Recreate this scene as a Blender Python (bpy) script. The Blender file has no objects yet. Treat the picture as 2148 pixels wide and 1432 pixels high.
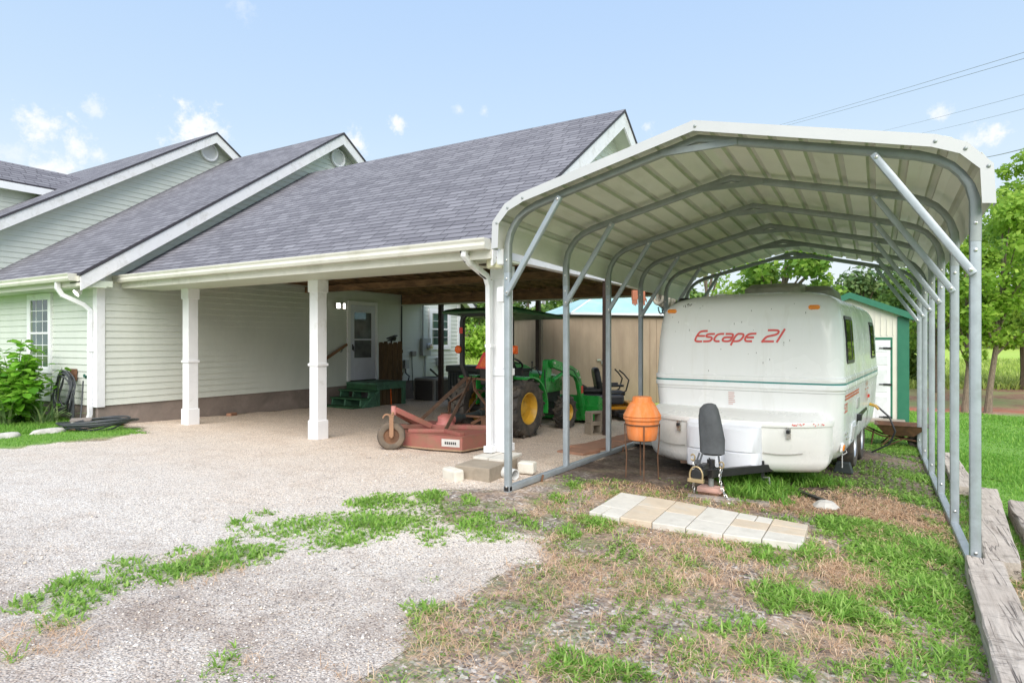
import bpy, math, random
import numpy as np
from mathutils import Vector, Matrix, noise
random.seed(7); rng = np.random.default_rng(7)
scene = bpy.context.scene
COL = scene.collection
R = math.radians
PI = math.pi
# ------------------------------------------------------------------ terrain
AX = [(-400, .16), (-11, .16), (-7, .145), (-3.1, .105), (.56, 0), (4, -.06), (20, -.1), (400, -.1)]
def zg(x, y):
    v = -.1
    for (x0, a), (x1, b) in zip(AX, AX[1:]):
        if x <= x1:
            v = a + (b - a) * (x - x0) / (x1 - x0); break
    z = v - .0216 * (min(max(y, -10), 22) - 5.14)
    if y > 22: z += .012 * (min(y, 130) - 22)
    return z
# ------------------------------------------------------------------ mesh builder
ROOT = {}
def axes(t, up):
    t = t.normalized(); n = up.cross(t)
    if n.length < 1e-4: n = Vector((1, 0, 0)).cross(t)
    n.normalize(); b = t.cross(n)
    return n, b
class MB:
    def __init__(s): s.v = []; s.f = []; s.mi = []; s.uv = None
    def add(s, vs, fs, m=0):
        o = len(s.v); s.v += [tuple(p) for p in vs]
        for q in fs: s.f.append([i + o for i in q]); s.mi.append(m)
        return s
    def hexa(s, p, m=0):
        return s.add(p, [(0, 3, 2, 1), (4, 5, 6, 7), (0, 1, 5, 4), (1, 2, 6, 5), (2, 3, 7, 6), (3, 0, 4, 7)], m)
    def box(s, c, d, rz=0, rx=0, ry=0, m=0):
        M = Matrix.Translation(c) @ Matrix.Rotation(rz, 4, 'Z') @ Matrix.Rotation(ry, 4, 'Y') @ Matrix.Rotation(rx, 4, 'X')
        x, y, z = d[0] / 2, d[1] / 2, d[2] / 2
        return s.hexa([M @ Vector(q) for q in ((-x, -y, -z), (x, -y, -z), (x, y, -z), (-x, y, -z), (-x, -y, z), (x, -y, z), (x, y, z), (-x, y, z))], m)
    def bb(s, x0, x1, y0, y1, z0, z1, m=0):
        return s.hexa([(x0, y0, z0), (x1, y0, z0), (x1, y1, z0), (x0, y1, z0), (x0, y0, z1), (x1, y0, z1), (x1, y1, z1), (x0, y1, z1)], m)
    def sweep(s, pts, sec, up=(0, 0, 1), cap=True, m=0):
        """sweep a 2D section (list of (a,b)) along points with mitred corners"""
        P = [Vector(p) for p in pts]; up = Vector(up); n = len(sec); o = len(s.v)
        for i, p in enumerate(P):
            t = (P[min(i + 1, len(P) - 1)] - P[max(i - 1, 0)])
            if 0 < i < len(P) - 1:
                t = (P[i + 1] - p).normalized() + (p - P[i - 1]).normalized()
            a, b = axes(t, up)
            k = 1.0
            if 0 < i < len(P) - 1:
                c = t.normalized().dot((p - P[i - 1]).normalized()); k = min(1 / max(c, .4), 2)
            for (u, w) in sec: s.v.append(tuple(p + a * u + b * w * k))
        for i in range(len(P) - 1):
            for j in range(n):
                j2 = (j + 1) % n
                s.f.append([o + i * n + j, o + i * n + j2, o + (i + 1) * n + j2, o + (i + 1) * n + j]); s.mi.append(m)
        if cap:
            s.f.append([o + j for j in range(n)][::-1]); s.mi.append(m)
            s.f.append([o + (len(P) - 1) * n + j for j in range(n)]); s.mi.append(m)
        return s
    def bar(s, p0, p1, w, h=None, up=(0, 0, 1), m=0):
        h = h or w
        return s.sweep([p0, p1], [(-w / 2, -h / 2), (w / 2, -h / 2), (w / 2, h / 2), (-w / 2, h / 2)], up, True, m)
    def tube(s, pts, r, n=8, cap=True, m=0):
        P = [Vector(p) for p in pts]; o = len(s.v)
        rr = r if isinstance(r, (list, tuple)) else [r] * len(P)
        T = [(P[min(i + 1, len(P) - 1)] - P[max(i - 1, 0)]).normalized() for i in range(len(P))]
        a = T[0].orthogonal().normalized()
        for i, p in enumerate(P):
            a = (a - T[i] * a.dot(T[i]))
            a = a.normalized() if a.length > 1e-6 else T[i].orthogonal().normalized()
            b = T[i].cross(a)
            for j in range(n):
                q = 2 * PI * j / n
                s.v.append(tuple(p + (a * math.cos(q) + b * math.sin(q)) * rr[i]))
        for i in range(len(P) - 1):
            for j in range(n):
                j2 = (j + 1) % n
                s.f.append([o + i * n + j, o + i * n + j2, o + (i + 1) * n + j2, o + (i + 1) * n + j]); s.mi.append(m)
        if cap:
            s.f.append([o + j for j in range(n)][::-1]); s.mi.append(m)
            s.f.append([o + (len(P) - 1) * n + j for j in range(n)]); s.mi.append(m)
        return s
    def lathe(s, prof, n=24, M=None, m=0, arc=None):
        o = len(s.v); M = M or Matrix(); full = arc is None
        cnt = n if full else n + 1
        for (r, z) in prof:
            for j in range(cnt):
                q = 2 * PI * j / n if full else arc[0] + (arc[1] - arc[0]) * j / n
                s.v.append(tuple(M @ Vector((r * math.cos(q), r * math.sin(q), z))))
        for i in range(len(prof) - 1):
            for j in range(n):
                j2 = (j + 1) % cnt
                s.f.append([o + i * cnt + j, o + i * cnt + j2, o + (i + 1) * cnt + j2, o + (i + 1) * cnt + j]); s.mi.append(m)
        return s
    def prism(s, poly, z0, z1, M=None, m=0):
        n = len(poly); o = len(s.v); M = M or Matrix()
        for z in (z0, z1):
            for (x, y) in poly: s.v.append(tuple(M @ Vector((x, y, z))))
        s.f.append([o + i for i in range(n)][::-1]); s.f.append([o + n + i for i in range(n)]); s.mi += [m, m]
        for i in range(n):
            j = (i + 1) % n
            s.f.append([o + i, o + j, o + n + j, o + n + i]); s.mi.append(m)
        return s
    def loft(s, rings, cap0=True, cap1=True, m=0):
        o = len(s.v); n = len(rings[0])
        for r in rings: s.v += [tuple(p) for p in r]
        for i in range(len(rings) - 1):
            for j in range(n):
                j2 = (j + 1) % n
                s.f.append([o + i * n + j, o + i * n + j2, o + (i + 1) * n + j2, o + (i + 1) * n + j]); s.mi.append(m)
        if cap0: s.f.append([o + j for j in range(n)][::-1]); s.mi.append(m)
        if cap1: s.f.append([o + (len(rings) - 1) * n + j for j in range(n)]); s.mi.append(m)
        return s
    def build(s, name, mat, parent=None, smooth=False, world=True, bevel=0, recalc=True):
        me = bpy.data.meshes.new(name)
        vs = s.v
        if parent is not None and world:
            Mi = ROOT[parent.name].inverted(); vs = [tuple(Mi @ Vector(p)) for p in vs]
        me.from_pydata(vs, [], s.f)
        mats = mat if isinstance(mat, (list, tuple)) else [mat]
        for q in mats: me.materials.append(q)
        if len(mats) > 1: me.polygons.foreach_set('material_index', s.mi)
        if recalc:
            import bmesh
            bm = bmesh.new(); bm.from_mesh(me); bmesh.ops.recalc_face_normals(bm, faces=bm.faces); bm.to_mesh(me); bm.free()
        o = bpy.data.objects.new(name, me); COL.objects.link(o)
        if smooth:
            me.shade_smooth(); me.set_sharp_from_angle(angle=R(38))
        if bevel:
            b = o.modifiers.new('bevel', 'BEVEL'); b.width = bevel; b.segments = 2; b.limit_method = 'ANGLE'; b.angle_limit = R(40)
        if parent is not None:
            o.parent = parent; ROOT[o.name] = ROOT[parent.name]
        return o
def tag(o, label=None, cat=None, group=None, kind=None):
    if label: o['label'] = label
    if cat: o['category'] = cat
    if group: o['group'] = group
    if kind: o['kind'] = kind
    return o
def thing(name, label, cat, loc=(0, 0, 0), rz=0, group=None, kind=None):
    o = bpy.data.objects.new(name, None); COL.objects.link(o)
    o.empty_display_size = .2
    o.location = loc; o.rotation_euler = (0, 0, rz)
    ROOT[o.name] = Matrix.Translation(loc) @ Matrix.Rotation(rz, 4, 'Z')
    return tag(o, label, cat, group, kind)
def single(mb, name, mat, label, cat, group=None, kind=None, **k):
    return tag(mb.build(name, mat, None, **k), label, cat, group, kind)
def arrays_obj(name, V, F, mat, parent=None, smooth=False, attr=None):
    V = np.asarray(V, dtype=np.float32); F = np.asarray(F, dtype=np.int32)
    if parent is not None:
        Mi = np.array(ROOT[parent.name].inverted(), dtype=np.float32)
        V = V @ Mi[:3, :3].T + Mi[:3, 3]
    k = F.shape[1]
    me = bpy.data.meshes.new(name)
    me.vertices.add(len(V)); me.vertices.foreach_set('co', V.ravel())
    me.loops.add(F.size); me.loops.foreach_set('vertex_index', F.ravel())
    me.polygons.add(len(F)); me.polygons.foreach_set('loop_start', np.arange(0, F.size, k, dtype=np.int32))
    me.polygons.foreach_set('loop_total', np.full(len(F), k, dtype=np.int32))
    me.update(calc_edges=True); me.validate()
    me.materials.append(mat)
    if smooth: me.shade_smooth()
    o = bpy.data.objects.new(name, me); COL.objects.link(o)
    if parent is not None: o.parent = parent; ROOT[o.name] = ROOT[parent.name]
    return o
def copy_tree(o, parent=None):
    c = o.copy(); COL.objects.link(c); c.parent = parent
    for ch in list(o.children): copy_tree(ch, c)
    return c
# ------------------------------------------------------------------ materials
class NT:
    def __init__(s, name):
        s.m = bpy.data.materials.new(name); s.m.use_nodes = True
        s.t = s.m.node_tree; s.t.nodes.clear()
        s.out = s.n('ShaderNodeOutputMaterial'); s.b = s.n('ShaderNodeBsdfPrincipled')
        s.l(s.b.outputs[0], s.out.inputs[0])
        s.tc = s.n('ShaderNodeTexCoord')
    def n(s, t, **k):
        x = s.t.nodes.new(t)
        for a, v in k.items(): setattr(x, a, v)
        return x
    def l(s, a, b): s.t.links.new(a, b)
    def noise(s, scale, detail=4, rough=.6, vec=None, dist=0):
        x = s.n('ShaderNodeTexNoise'); x.inputs['Scale'].default_value = scale; x.inputs['Detail'].default_value = detail
        x.inputs['Roughness'].default_value = rough; x.inputs['Distortion'].default_value = dist
        s.l(vec or s.tc.outputs['Object'], x.inputs['Vector']); return x.outputs['Fac']
    def ramp(s, fac, stops, interp='LINEAR'):
        x = s.n('ShaderNodeValToRGB'); x.color_ramp.interpolation = interp
        e = x.color_ramp.elements
        while len(e) < len(stops): e.new(.5)
        for i, (p, c) in enumerate(stops):
            e[i].position = p; e[i].color = (c, c, c, 1) if isinstance(c, (int, float)) else (*c, 1)
        s.l(fac, x.inputs[0]); return x.outputs[0]
    def mix(s, fac, a, b, blend='MIX'):
        x = s.n('ShaderNodeMix', data_type='RGBA', blend_type=blend)
        for sock, v in ((x.inputs[0], fac), (x.inputs[6], a), (x.inputs[7], b)):
            if isinstance(v, bpy.types.NodeSocket): s.l(v, sock)
            elif isinstance(v, (int, float)): sock.default_value = v
            else: sock.default_value = (*v, 1)
        return x.outputs[2]
    def math(s, op, a, b=0, clamp=False):
        x = s.n('ShaderNodeMath', operation=op, use_clamp=clamp)
        for i, v in enumerate((a, b)):
            if isinstance(v, bpy.types.NodeSocket): s.l(v, x.inputs[i])
            else: x.inputs[i].default_value = v
        return x.outputs[0]
    def bump(s, height, strength=.3, dist=.01, prev=None):
        x = s.n('ShaderNodeBump'); x.inputs['Strength'].default_value = strength; x.inputs['Distance'].default_value = dist
        s.l(height, x.inputs['Height'])
        if prev is not None: s.l(prev, x.inputs['Normal'])
        return x.outputs[0]
    def set(s, base=None, rough=None, metal=None, normal=None, **k):
        for nm, v in (('Base Color', base), ('Roughness', rough), ('Metallic', metal), ('Normal', normal)):
            if v is None: continue
            if isinstance(v, bpy.types.NodeSocket): s.l(v, s.b.inputs[nm])
            elif isinstance(v, (int, float)): s.b.inputs[nm].default_value = v
            else: s.b.inputs[nm].default_value = (*v, 1)
        for nm, v in k.items(): s.b.inputs[nm.replace('_', ' ')].default_value = v
        return s.m
def P(name, c, rough=.55, metal=0, var=.12, scale=6, bump=0, bscale=60, dirt=None, damt=.4, dscale=3, stretch=None, spec=None):
    t = NT(name)
    vec = t.tc.outputs['Object']
    if stretch:
        mp = t.n('ShaderNodeMapping'); mp.inputs['Scale'].default_value = stretch; t.l(vec, mp.inputs[0]); vec = mp.outputs[0]
    n1 = t.noise(scale, 5, .65, vec)
    lo = tuple(x * (1 - var) for x in c); hi = tuple(min(x * (1 + var), 1) for x in c)
    col = t.ramp(n1, [(.3, lo), (.7, hi)])
    if dirt:
        n2 = t.noise(dscale, 7, .7, vec, .4)
        f = t.ramp(n2, [(.62 - damt * .35, 0), (.62 + .12, 1)])
        col = t.mix(f, col, dirt)
    nrm = None
    if bump: nrm = t.bump(t.noise(bscale, 4, .6, vec), bump, .01)
    rg = t.ramp(t.noise(scale * 2, 3), [(.3, max(rough - .08, .03)), (.7, min(rough + .08, 1))])
    t.set(col, rg, metal, nrm)
    if spec is not None: t.b.inputs['Specular IOR Level'].default_value = spec
    return t.m
def leafmat(name, dark, mid, light, trans=.35, rough=.5):
    t = NT(name)
    g = t.n('ShaderNodeNewGeometry')
    col = t.ramp(g.outputs['Random Per Island'], [(0, dark), (.5, mid), (1, light)])
    big = t.noise(1.1, 3, .6)
    col = t.mix(t.ramp(big, [(.35, .0), (.65, .25)]), col, dark)
    t.set(col, rough, 0)
    t.b.inputs['Specular IOR Level'].default_value = .3
    tr = t.n('ShaderNodeBsdfTranslucent'); t.l(t.mix(.6, col, light), tr.inputs[0])
    ms = t.n('ShaderNodeMixShader'); ms.inputs[0].default_value = trans
    t.l(t.b.outputs[0], ms.inputs[1]); t.l(tr.outputs[0], ms.inputs[2]); t.l(ms.outputs[0], t.out.inputs[0])
    return t.m
def emit(name, c, s):
    t = NT(name); t.set(c, .4); t.b.inputs['Emission Color'].default_value = (*c, 1); t.b.inputs['Emission Strength'].default_value = s
    return t.m
M = {}
M['siding'] = P('siding_paint', (.64, .665, .60), .5, 0, .04, 3, .03, 90, (.59, .625, .56), .25, 1.2, (1, 1, .35))
M['white'] = P('white_paint', (.82, .82, .83), .45, 0, .04, 4, .03, 60, (.62, .61, .57), .15, 2)
M['rake'] = P('worn_white_paint', (.76, .75, .75), .5, 0, .05, 5, .05, 60, (.55, .53, .5), .35, 5)
M['gutter'] = P('gutter_cream_paint', (.66, .64, .56), .4, 0, .05, 3, 0, 60, (.50, .48, .40), .3, 2)
M['soffit'] = P('soffit_paint', (.56, .60, .48), .55, 0, .05, 3)
M['found'] = P('foundation_concrete', (.27, .22, .19), .85, 0, .18, 3, .25, 40, (.17, .14, .12), .5, 1.5)
M['lumber'] = P('old_lumber', (.27, .155, .075), .8, 0, .4, 5, .2, 50, (.05, .03, .02), .5, 2, (1, 1, 4))
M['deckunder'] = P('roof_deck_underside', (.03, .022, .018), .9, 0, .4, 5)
M['rustpost'] = P('brown_pipe_paint', (.045, .025, .02), .5, 0, .3, 6)
M['galv'] = P('galvanised_steel', (.37, .41, .435), .42, .35, .10, 5, .02, 60, (.31, .335, .35), .35, 9)
M['galvdark'] = P('galvanised_steel_weathered', (.30, .325, .315), .5, .5, .15, 8, .03, 60, (.25, .27, .26), .4, 9)
M['sheet'] = P('painted_sheet_metal', (.72, .705, .64), .42, .1, .05, 2, 0, 60, (.56, .55, .48), .3, 1.5, (1, .4, 1))
M['rib'] = P('sheet_rib_shade_and_stain', (.55, .54, .48), .5, .1, .1, 3)  # rib shadow painted in together with grime as a darker colour
M['sheettrim'] = P('white_trim_metal', (.53, .53, .53), .45, .1, .03, 2)
M['fiberglass'] = P('white_gelcoat', (.86, .86, .85), .24, 0, .012, 1.0, 0, 60, (.80, .795, .77), .22, 1.0, (7, 7, .5))
M['fiberwarm'] = P('ivory_gelcoat', (.83, .82, .785), .3, 0, .03, 2)
M['plasticwhite'] = P('white_moulded_plastic', (.80, .81, .85), .35, 0, .02, 3)
M['rubber'] = P('black_rubber', (.03, .029, .028), .75, 0, .3, 12, .1, 80, (.15, .12, .09), .75, 7)
M['rubberbrown'] = P('dusty_rubber', (.13, .105, .08), .85, 0, .25, 10, .15, 80, (.21, .15, .10), .5, 5)
M['black'] = P('black_plastic', (.02, .02, .022), .4, 0, .2, 8)
M['blackmetal'] = P('black_painted_steel', (.025, .025, .026), .45, .2, .2, 8, 0, 60, (.07, .05, .04), .3, 5)
M['engine'] = P('dark_engine_parts', (.03, .03, .028), .6, .2, .5, 14, .3, 40)
M['green'] = P('green_machine_paint', (.02, .30, .045), .3, 0, .1, 4, .0, 60, (.07, .20, .06), .25, 5)
M['canopy'] = P('dark_green_canopy', (.012, .075, .02), .4, 0, .15, 4)
M['yellow'] = P('yellow_rim_paint', (.62, .36, .035), .38, 0, .08, 4, .0, 60, (.34, .20, .04), .35, 5)
M['cutter'] = P('faded_red_paint', (.38, .105, .095), .6, 0, .15, 6, .1, 40, (.25, .15, .09), .8, 4)
M['rust'] = P('rusty_steel', (.17, .085, .045), .8, .1, .35, 9, .2, 50, (.08, .045, .03), .5, 5)
M['rustbrown'] = P('brown_oxidised_steel', (.115, .07, .045), .75, .2, .3, 9, .15, 50)
M['orange'] = P('orange_signal_lens', (.75, .12, .01), .25, 0, .05, 8)
M['amber'] = P('amber_lens', (.85, .26, .02), .22, 0, .05, 8)
M['redlens'] = P('red_reflector', (.65, .035, .02), .3, 0, .05, 8)
M['terra'] = P('terracotta', (.80, .225, .05), .8, 0, .12, 9, .12, 70, (.74, .36, .19), .55, 3, (3, 3, .8))
M['paver'] = P('pale_concrete_paver', (.62, .585, .515), .85, 0, .08, 7, .12, 90, (.50, .46, .40), .3, 5)
M['pavertan'] = P('tan_concrete_paver', (.58, .48, .36), .85, 0, .1, 6, .12, 90, (.55, .52, .46), .35, 4)
M['cinder'] = P('concrete_block', (.33, .275, .21), .9, 0, .15, 9, .3, 90, (.24, .2, .15), .3, 5)
M['limestone'] = P('white_limestone', (.66, .62, .53), .85, 0, .12, 8, .3, 40)
M['redpaver'] = P('red_stone_slab', (.36, .19, .12), .85, 0, .15, 8, .15, 60, (.25, .15, .1), .4, 4)
M['deckgreen'] = P('dark_green_deck_paint', (.035, .12, .05), .6, 0, .2, 7, .1, 60, (.02, .05, .025), .4, 4)
M['deckgreen2'] = P('weathered_green_paint', (.08, .20, .12), .6, 0, .2, 7, .1, 60, (.03, .08, .05), .4, 4)
M['fence'] = P('weathered_picket_wood', (.115, .07, .03), .85, 0, .35, 6, .2, 40, (.05, .035, .02), .5, 3, (3, 3, .5))
M['handrail'] = P('stained_handrail_wood', (.24, .115, .045), .5, 0, .2, 10)
M['greybox'] = P('grey_electrical_paint', (.36, .38, .39), .45, .2, .06, 5)
M['ac'] = P('taupe_unit_paint', (.26, .245, .22), .6, .1, .1, 5)
M['shedtan'] = P('tan_plank_siding', (.36, .27, .19), .75, 0, .12, 4, .08, 50, (.30, .215, .15), .4, 1.5, (1, 1, .3))
M['teal'] = P('faded_teal_roof_metal', (.36, .58, .55), .5, .05, .08, 2, 0, 60, (.48, .62, .60), .4, 2)
M['cream'] = P('cream_panel_metal', (.72, .68, .59), .45, 0, .05, 3)
M['greentrim'] = P('forest_green_trim', (.028, .16, .095), .42, 0, .08, 4)
M['bark'] = P('grey_brown_bark', (.20, .15, .11), .9, 0, .35, 9, .4, 30, None, .4, 3, (3, 3, 1))
M['tie'] = P('weathered_timber', (.40, .345, .30), .9, 0, .25, 7, .45, 30, (.17, .135, .11), .55, 2.2, (4, .5, 4))
M['greyfabric'] = P('charcoal_fabric', (.085, .09, .095), .9, 0, .22, 9, .6, 22)
M['chrome'] = P('bright_steel', (.62, .61, .58), .3, .9, .1, 20)
M['brass'] = P('dull_brass', (.55, .42, .24), .4, .7, .15, 20)
M['redtext'] = P('red_vinyl_lettering', (.72, .10, .085), .4, 0, .08, 30)
M['tealstripe'] = P('teal_vinyl_stripe', (.02, .23, .21), .4, 0, .08, 12)
M['hose'] = P('dark_grey_hose', (.055, .06, .065), .5, 0, .2, 10)
M['pvc'] = P('white_pvc', (.72, .72, .70), .45, 0, .05, 8)
M['orangerubber'] = P('orange_rubber', (.55, .21, .12), .6, 0, .1, 12)
M['cord'] = P('pale_rope', (.42, .39, .32), .85, 0, .25, 30, .3, 120)
M['mowerorange'] = P('yellow_orange_paint', (.78, .33, .02), .35, 0, .06, 8)
M['reddirt'] = P('red_stone', (.30, .10, .06), .9, 0, .2, 9, .3, 40)
M['darkbin'] = P('dark_slate_plastic', (.035, .045, .045), .5, 0, .15, 8)
M['lampglass'] = P('milky_lamp_lens', (.62, .58, .40), .25, 0, .08, 20)
M['lit'] = emit('lit_lamp_face', (1, .96, .86), 6)
M['slat'] = P('grey_aluminium_slats', (.50, .50, .47), .5, .3, .1, 8)
M['pinkwood'] = P('pinkish_wood_block', (.60, .36, .29), .8, 0, .12, 12, .15, 60)
M['bone'] = P('pale_stone', (.55, .52, .47), .85, 0, .15, 10, .2, 40)
M['wire'] = P('grey_cable', (.22, .22, .23), .6, 0, .1, 4)
def glassmat(name, c=(.02, .03, .03), rough=.04):
    t = NT(name)
    n = t.noise(1.7, 3, .6)
    t.set(t.ramp(n, [(.35, c), (.7, tuple(x * 2.6 for x in c))]), rough, 0)
    t.b.inputs['Specular IOR Level'].default_value = .9
    return t.m
M['glass'] = glassmat('window_glass', (.03, .05, .045))
M['doorglass'] = glassmat('storm_door_glass', (.09, .10, .10))
M['darkglass'] = glassmat('tinted_glass', (.012, .018, .014))
def shingles():
    t = NT('asphalt_shingles')
    mp = t.n('ShaderNodeMapping'); t.l(t.tc.outputs['UV'], mp.inputs[0])
    # wobble
    nz = t.n('ShaderNodeTexNoise'); nz.inputs['Scale'].default_value = 1.3; t.l(t.tc.outputs['UV'], nz.inputs['Vector'])
    ad = t.n('ShaderNodeVectorMath', operation='MULTIPLY_ADD'); ad.inputs[1].default_value = (.0, .012, 0)
    t.l(nz.outputs['Color'], ad.inputs[0]); t.l(mp.outputs[0], ad.inputs[2])
    br = t.n('ShaderNodeTexBrick'); t.l(ad.outputs[0], br.inputs['Vector'])
    br.offset = .43; br.offset_frequency = 2; br.squash = .8; br.squash_frequency = 3
    for k, v in (('Scale', 1), ('Mortar Size', .006), ('Mortar Smooth', .2), ('Bias', 0), ('Brick Width', .31), ('Row Height', .132)): br.inputs[k].default_value = v
    br.inputs['Color1'].default_value = (.155, .149, .166, 1); br.inputs['Color2'].default_value = (.228, .221, .24, 1); br.inputs['Mortar'].default_value = (.055, .052, .06, 1)
    st = t.n('ShaderNodeMapping'); st.inputs['Scale'].default_value = (.6, 7.6, 1); t.l(t.tc.outputs['UV'], st.inputs[0])
    n1 = t.noise(1.0, 2, .5, st.outputs[0])
    n2 = t.noise(.35, 5, .6, t.tc.outputs['UV'])
    n3 = t.noise(220, 2, .6, t.tc.outputs['UV'])
    col = t.mix(.5, br.outputs['Color'], t.ramp(n1, [(.3, .88), (.7, 1.12)]), 'MULTIPLY')
    col = t.mix(1, col, t.ramp(n2, [(.3, .93), (.7, 1.07)]), 'MULTIPLY')
    col = t.mix(.7, col, t.ramp(n3, [(.25, .6), (.75, 1.4)]), 'MULTIPLY')
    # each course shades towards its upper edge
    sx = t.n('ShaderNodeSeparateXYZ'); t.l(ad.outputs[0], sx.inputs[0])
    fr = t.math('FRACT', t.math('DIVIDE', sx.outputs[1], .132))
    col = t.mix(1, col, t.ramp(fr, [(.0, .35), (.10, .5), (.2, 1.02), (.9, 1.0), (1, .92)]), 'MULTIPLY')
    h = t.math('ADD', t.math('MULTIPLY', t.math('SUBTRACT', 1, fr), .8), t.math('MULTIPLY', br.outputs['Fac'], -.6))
    t.set(col, .9, 0, t.bump(h, .7, .012))
    t.b.inputs['Specular IOR Level'].default_value = .25
    return t.m
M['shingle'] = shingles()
M['shingleedge'] = P('shingle_edge', (.05, .047, .056), .9)
# ------------------------------------------------------------------ camera, sky, sun
cam = bpy.data.cameras.new('camera'); camo = bpy.data.objects.new('camera', cam); COL.objects.link(camo)
cam.sensor_width = 36; cam.lens = 36 * 1290.6 / 2148; cam.clip_start = .05; cam.clip_end = 2000
camo.location = (0, 0, 1.57); camo.rotation_euler = (PI / 2, 0, .5367)
scene.camera = camo
SUN_EL, SUN_AZ = R(43), R(150)          # azimuth measured clockwise from +Y
sd = Vector((math.sin(SUN_AZ) * math.cos(SUN_EL), math.cos(SUN_AZ) * math.cos(SUN_EL), math.sin(SUN_EL)))
sun = bpy.data.lights.new('sun', 'SUN'); sun.energy = 4.7; sun.angle = R(60); sun.color = (1, .95, .88)
so = bpy.data.objects.new('sun', sun); COL.objects.link(so); so.rotation_euler = sd.to_track_quat('Z', 'Y').to_euler()
w = bpy.data.worlds.new('World'); scene.world = w; w.use_nodes = True
nt = w.node_tree; nt.nodes.clear()
def wn(t, **k):
    x = nt.nodes.new(t)
    for a, v in k.items(): setattr(x, a, v)
    return x
wo = wn('ShaderNodeOutputWorld'); bg = wn('ShaderNodeBackground'); nt.links.new(bg.outputs[0], wo.inputs[0])
sky = wn('ShaderNodeTexSky', sky_type='NISHITA'); sky.sun_disc = False
sky.sun_elevation = SUN_EL; sky.sun_rotation = SUN_AZ; sky.altitude = 100; sky.air_density = 1.0; sky.dust_density = 2.2; sky.ozone_density = 1.6
bg.inputs['Strength'].default_value = .15
tc = wn('ShaderNodeTexCoord')
nrm = wn('ShaderNodeVectorMath', operation='NORMALIZE'); nt.links.new(tc.outputs['Generated'], nrm.inputs[0])
def wmath(op, a, b=0., clamp=False):
    x = wn('ShaderNodeMath', operation=op, use_clamp=clamp)
    for i, v in enumerate((a, b)):
        if isinstance(v, bpy.types.NodeSocket): nt.links.new(v, x.inputs[i])
        else: x.inputs[i].default_value = v
    return x.outputs[0]
def wnoise(sc, det=6):
    x = wn('ShaderNodeTexNoise'); x.inputs['Scale'].default_value = sc; x.inputs['Detail'].default_value = det; x.inputs['Roughness'].default_value = .65
    nt.links.new(nrm.outputs[0], x.inputs['Vector']); return wmath('SUBTRACT', x.outputs['Fac'], .5)
nv = wmath('ADD', wmath('MULTIPLY', wnoise(28), 3.2), wmath('MULTIPLY', wnoise(75), 1.8))
# small fair-weather clouds: direction, angular radius, horizontal stretch, density
CL = [(-1.167, .47, .352, .027, .9), (-1.12, .497, .322, .023, .9), (-1.093, .513, .377, .016, .6), (-1.09, .515, .303, .018, .7), (-.957, .594, .344, .040, 1), (-.93, .61, .335, .03, .9),
      (-.674, .763, .356, .017, .95), (-.73, .729, .326, .024, .95), (.152, 1.254, .335, .024, 1), (.13, 1.25, .327, .018, .6), (.084, 1.214, .375, .014, .7), (-.322, .972, .349, .014, .7),
      (-.892, .633, .538, .020, .28), (-.586, .815, .377, .010, .5), (-.551, .836, .375, .010, .5), (-1.147, .481, .277, .03, .9), (-1.2, .44, .30, .02, .4)]
tot = None
for x, y, z, r, dn in CL:
    d = Vector((x, y, z)).normalized()
    ds = wn('ShaderNodeVectorMath', operation='DISTANCE'); nt.links.new(nrm.outputs[0], ds.inputs[0]); ds.inputs[1].default_value = d
    q = wmath('ADD', wmath('DIVIDE', ds.outputs['Value'], r), nv)
    mr = wn('ShaderNodeMapRange', interpolation_type='SMOOTHSTEP'); nt.links.new(q, mr.inputs['Value'])
    mr.inputs['From Min'].default_value = 1.0; mr.inputs['From Max'].default_value = -.1; mr.inputs['To Min'].default_value = 0; mr.inputs['To Max'].default_value = dn
    tot = mr.outputs[0] if tot is None else wmath('MAXIMUM', tot, mr.outputs[0])
# broad thin haze near the horizon
sp = wn('ShaderNodeSeparateXYZ'); nt.links.new(nrm.outputs[0], sp.inputs[0])
hz = wn('ShaderNodeMapRange', interpolation_type='SMOOTHSTEP'); nt.links.new(sp.outputs[2], hz.inputs['Value'])
hz.inputs['From Min'].default_value = .34; hz.inputs['From Max'].default_value = .0; hz.inputs['To Max'].default_value = .75
c2 = wn('ShaderNodeTexNoise'); c2.inputs['Scale'].default_value = 5; c2.inputs['Detail'].default_value = 6; nt.links.new(nrm.outputs[0], c2.inputs['Vector'])
hz2 = wmath('MULTIPLY', hz.outputs[0], wmath('ADD', .62, wmath('MULTIPLY', c2.outputs['Fac'], .7)), True)
def wmix(fac, a, b):
    x = wn('ShaderNodeMix', data_type='RGBA'); nt.links.new(fac, x.inputs[0])
    for s_, v in ((x.inputs[6], a), (x.inputs[7], b)):
        if isinstance(v, bpy.types.NodeSocket): nt.links.new(v, s_)
        else: s_.default_value = (*v, 1)
    return x.outputs[2]
CLOUD = (7.0, 7.1, 7.2)
up_ = wn('ShaderNodeMapRange', interpolation_type='SMOOTHSTEP'); nt.links.new(sp.outputs[2], up_.inputs['Value']); up_.inputs['From Min'].default_value = .12; up_.inputs['From Max'].default_value = .62
grad = wmix(up_.outputs[0], (5.25, 6.45, 7.3), (3.7, 5.25, 7.7))
thin = wn('ShaderNodeMix', data_type='RGBA'); thin.inputs[0].default_value = .78; nt.links.new(sky.outputs[0], thin.inputs[6]); nt.links.new(grad, thin.inputs[7])
col = wmix(hz2, thin.outputs[2], (6.3, 6.6, 6.9))
col = wmix(tot, col, CLOUD)
nt.links.new(col, bg.inputs['Color'])
scene.view_settings.view_transform = 'Standard'; scene.view_settings.look = 'None'; scene.view_settings.exposure = 0; scene.view_settings.gamma = 1
scene.render.engine = 'CYCLES'
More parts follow.
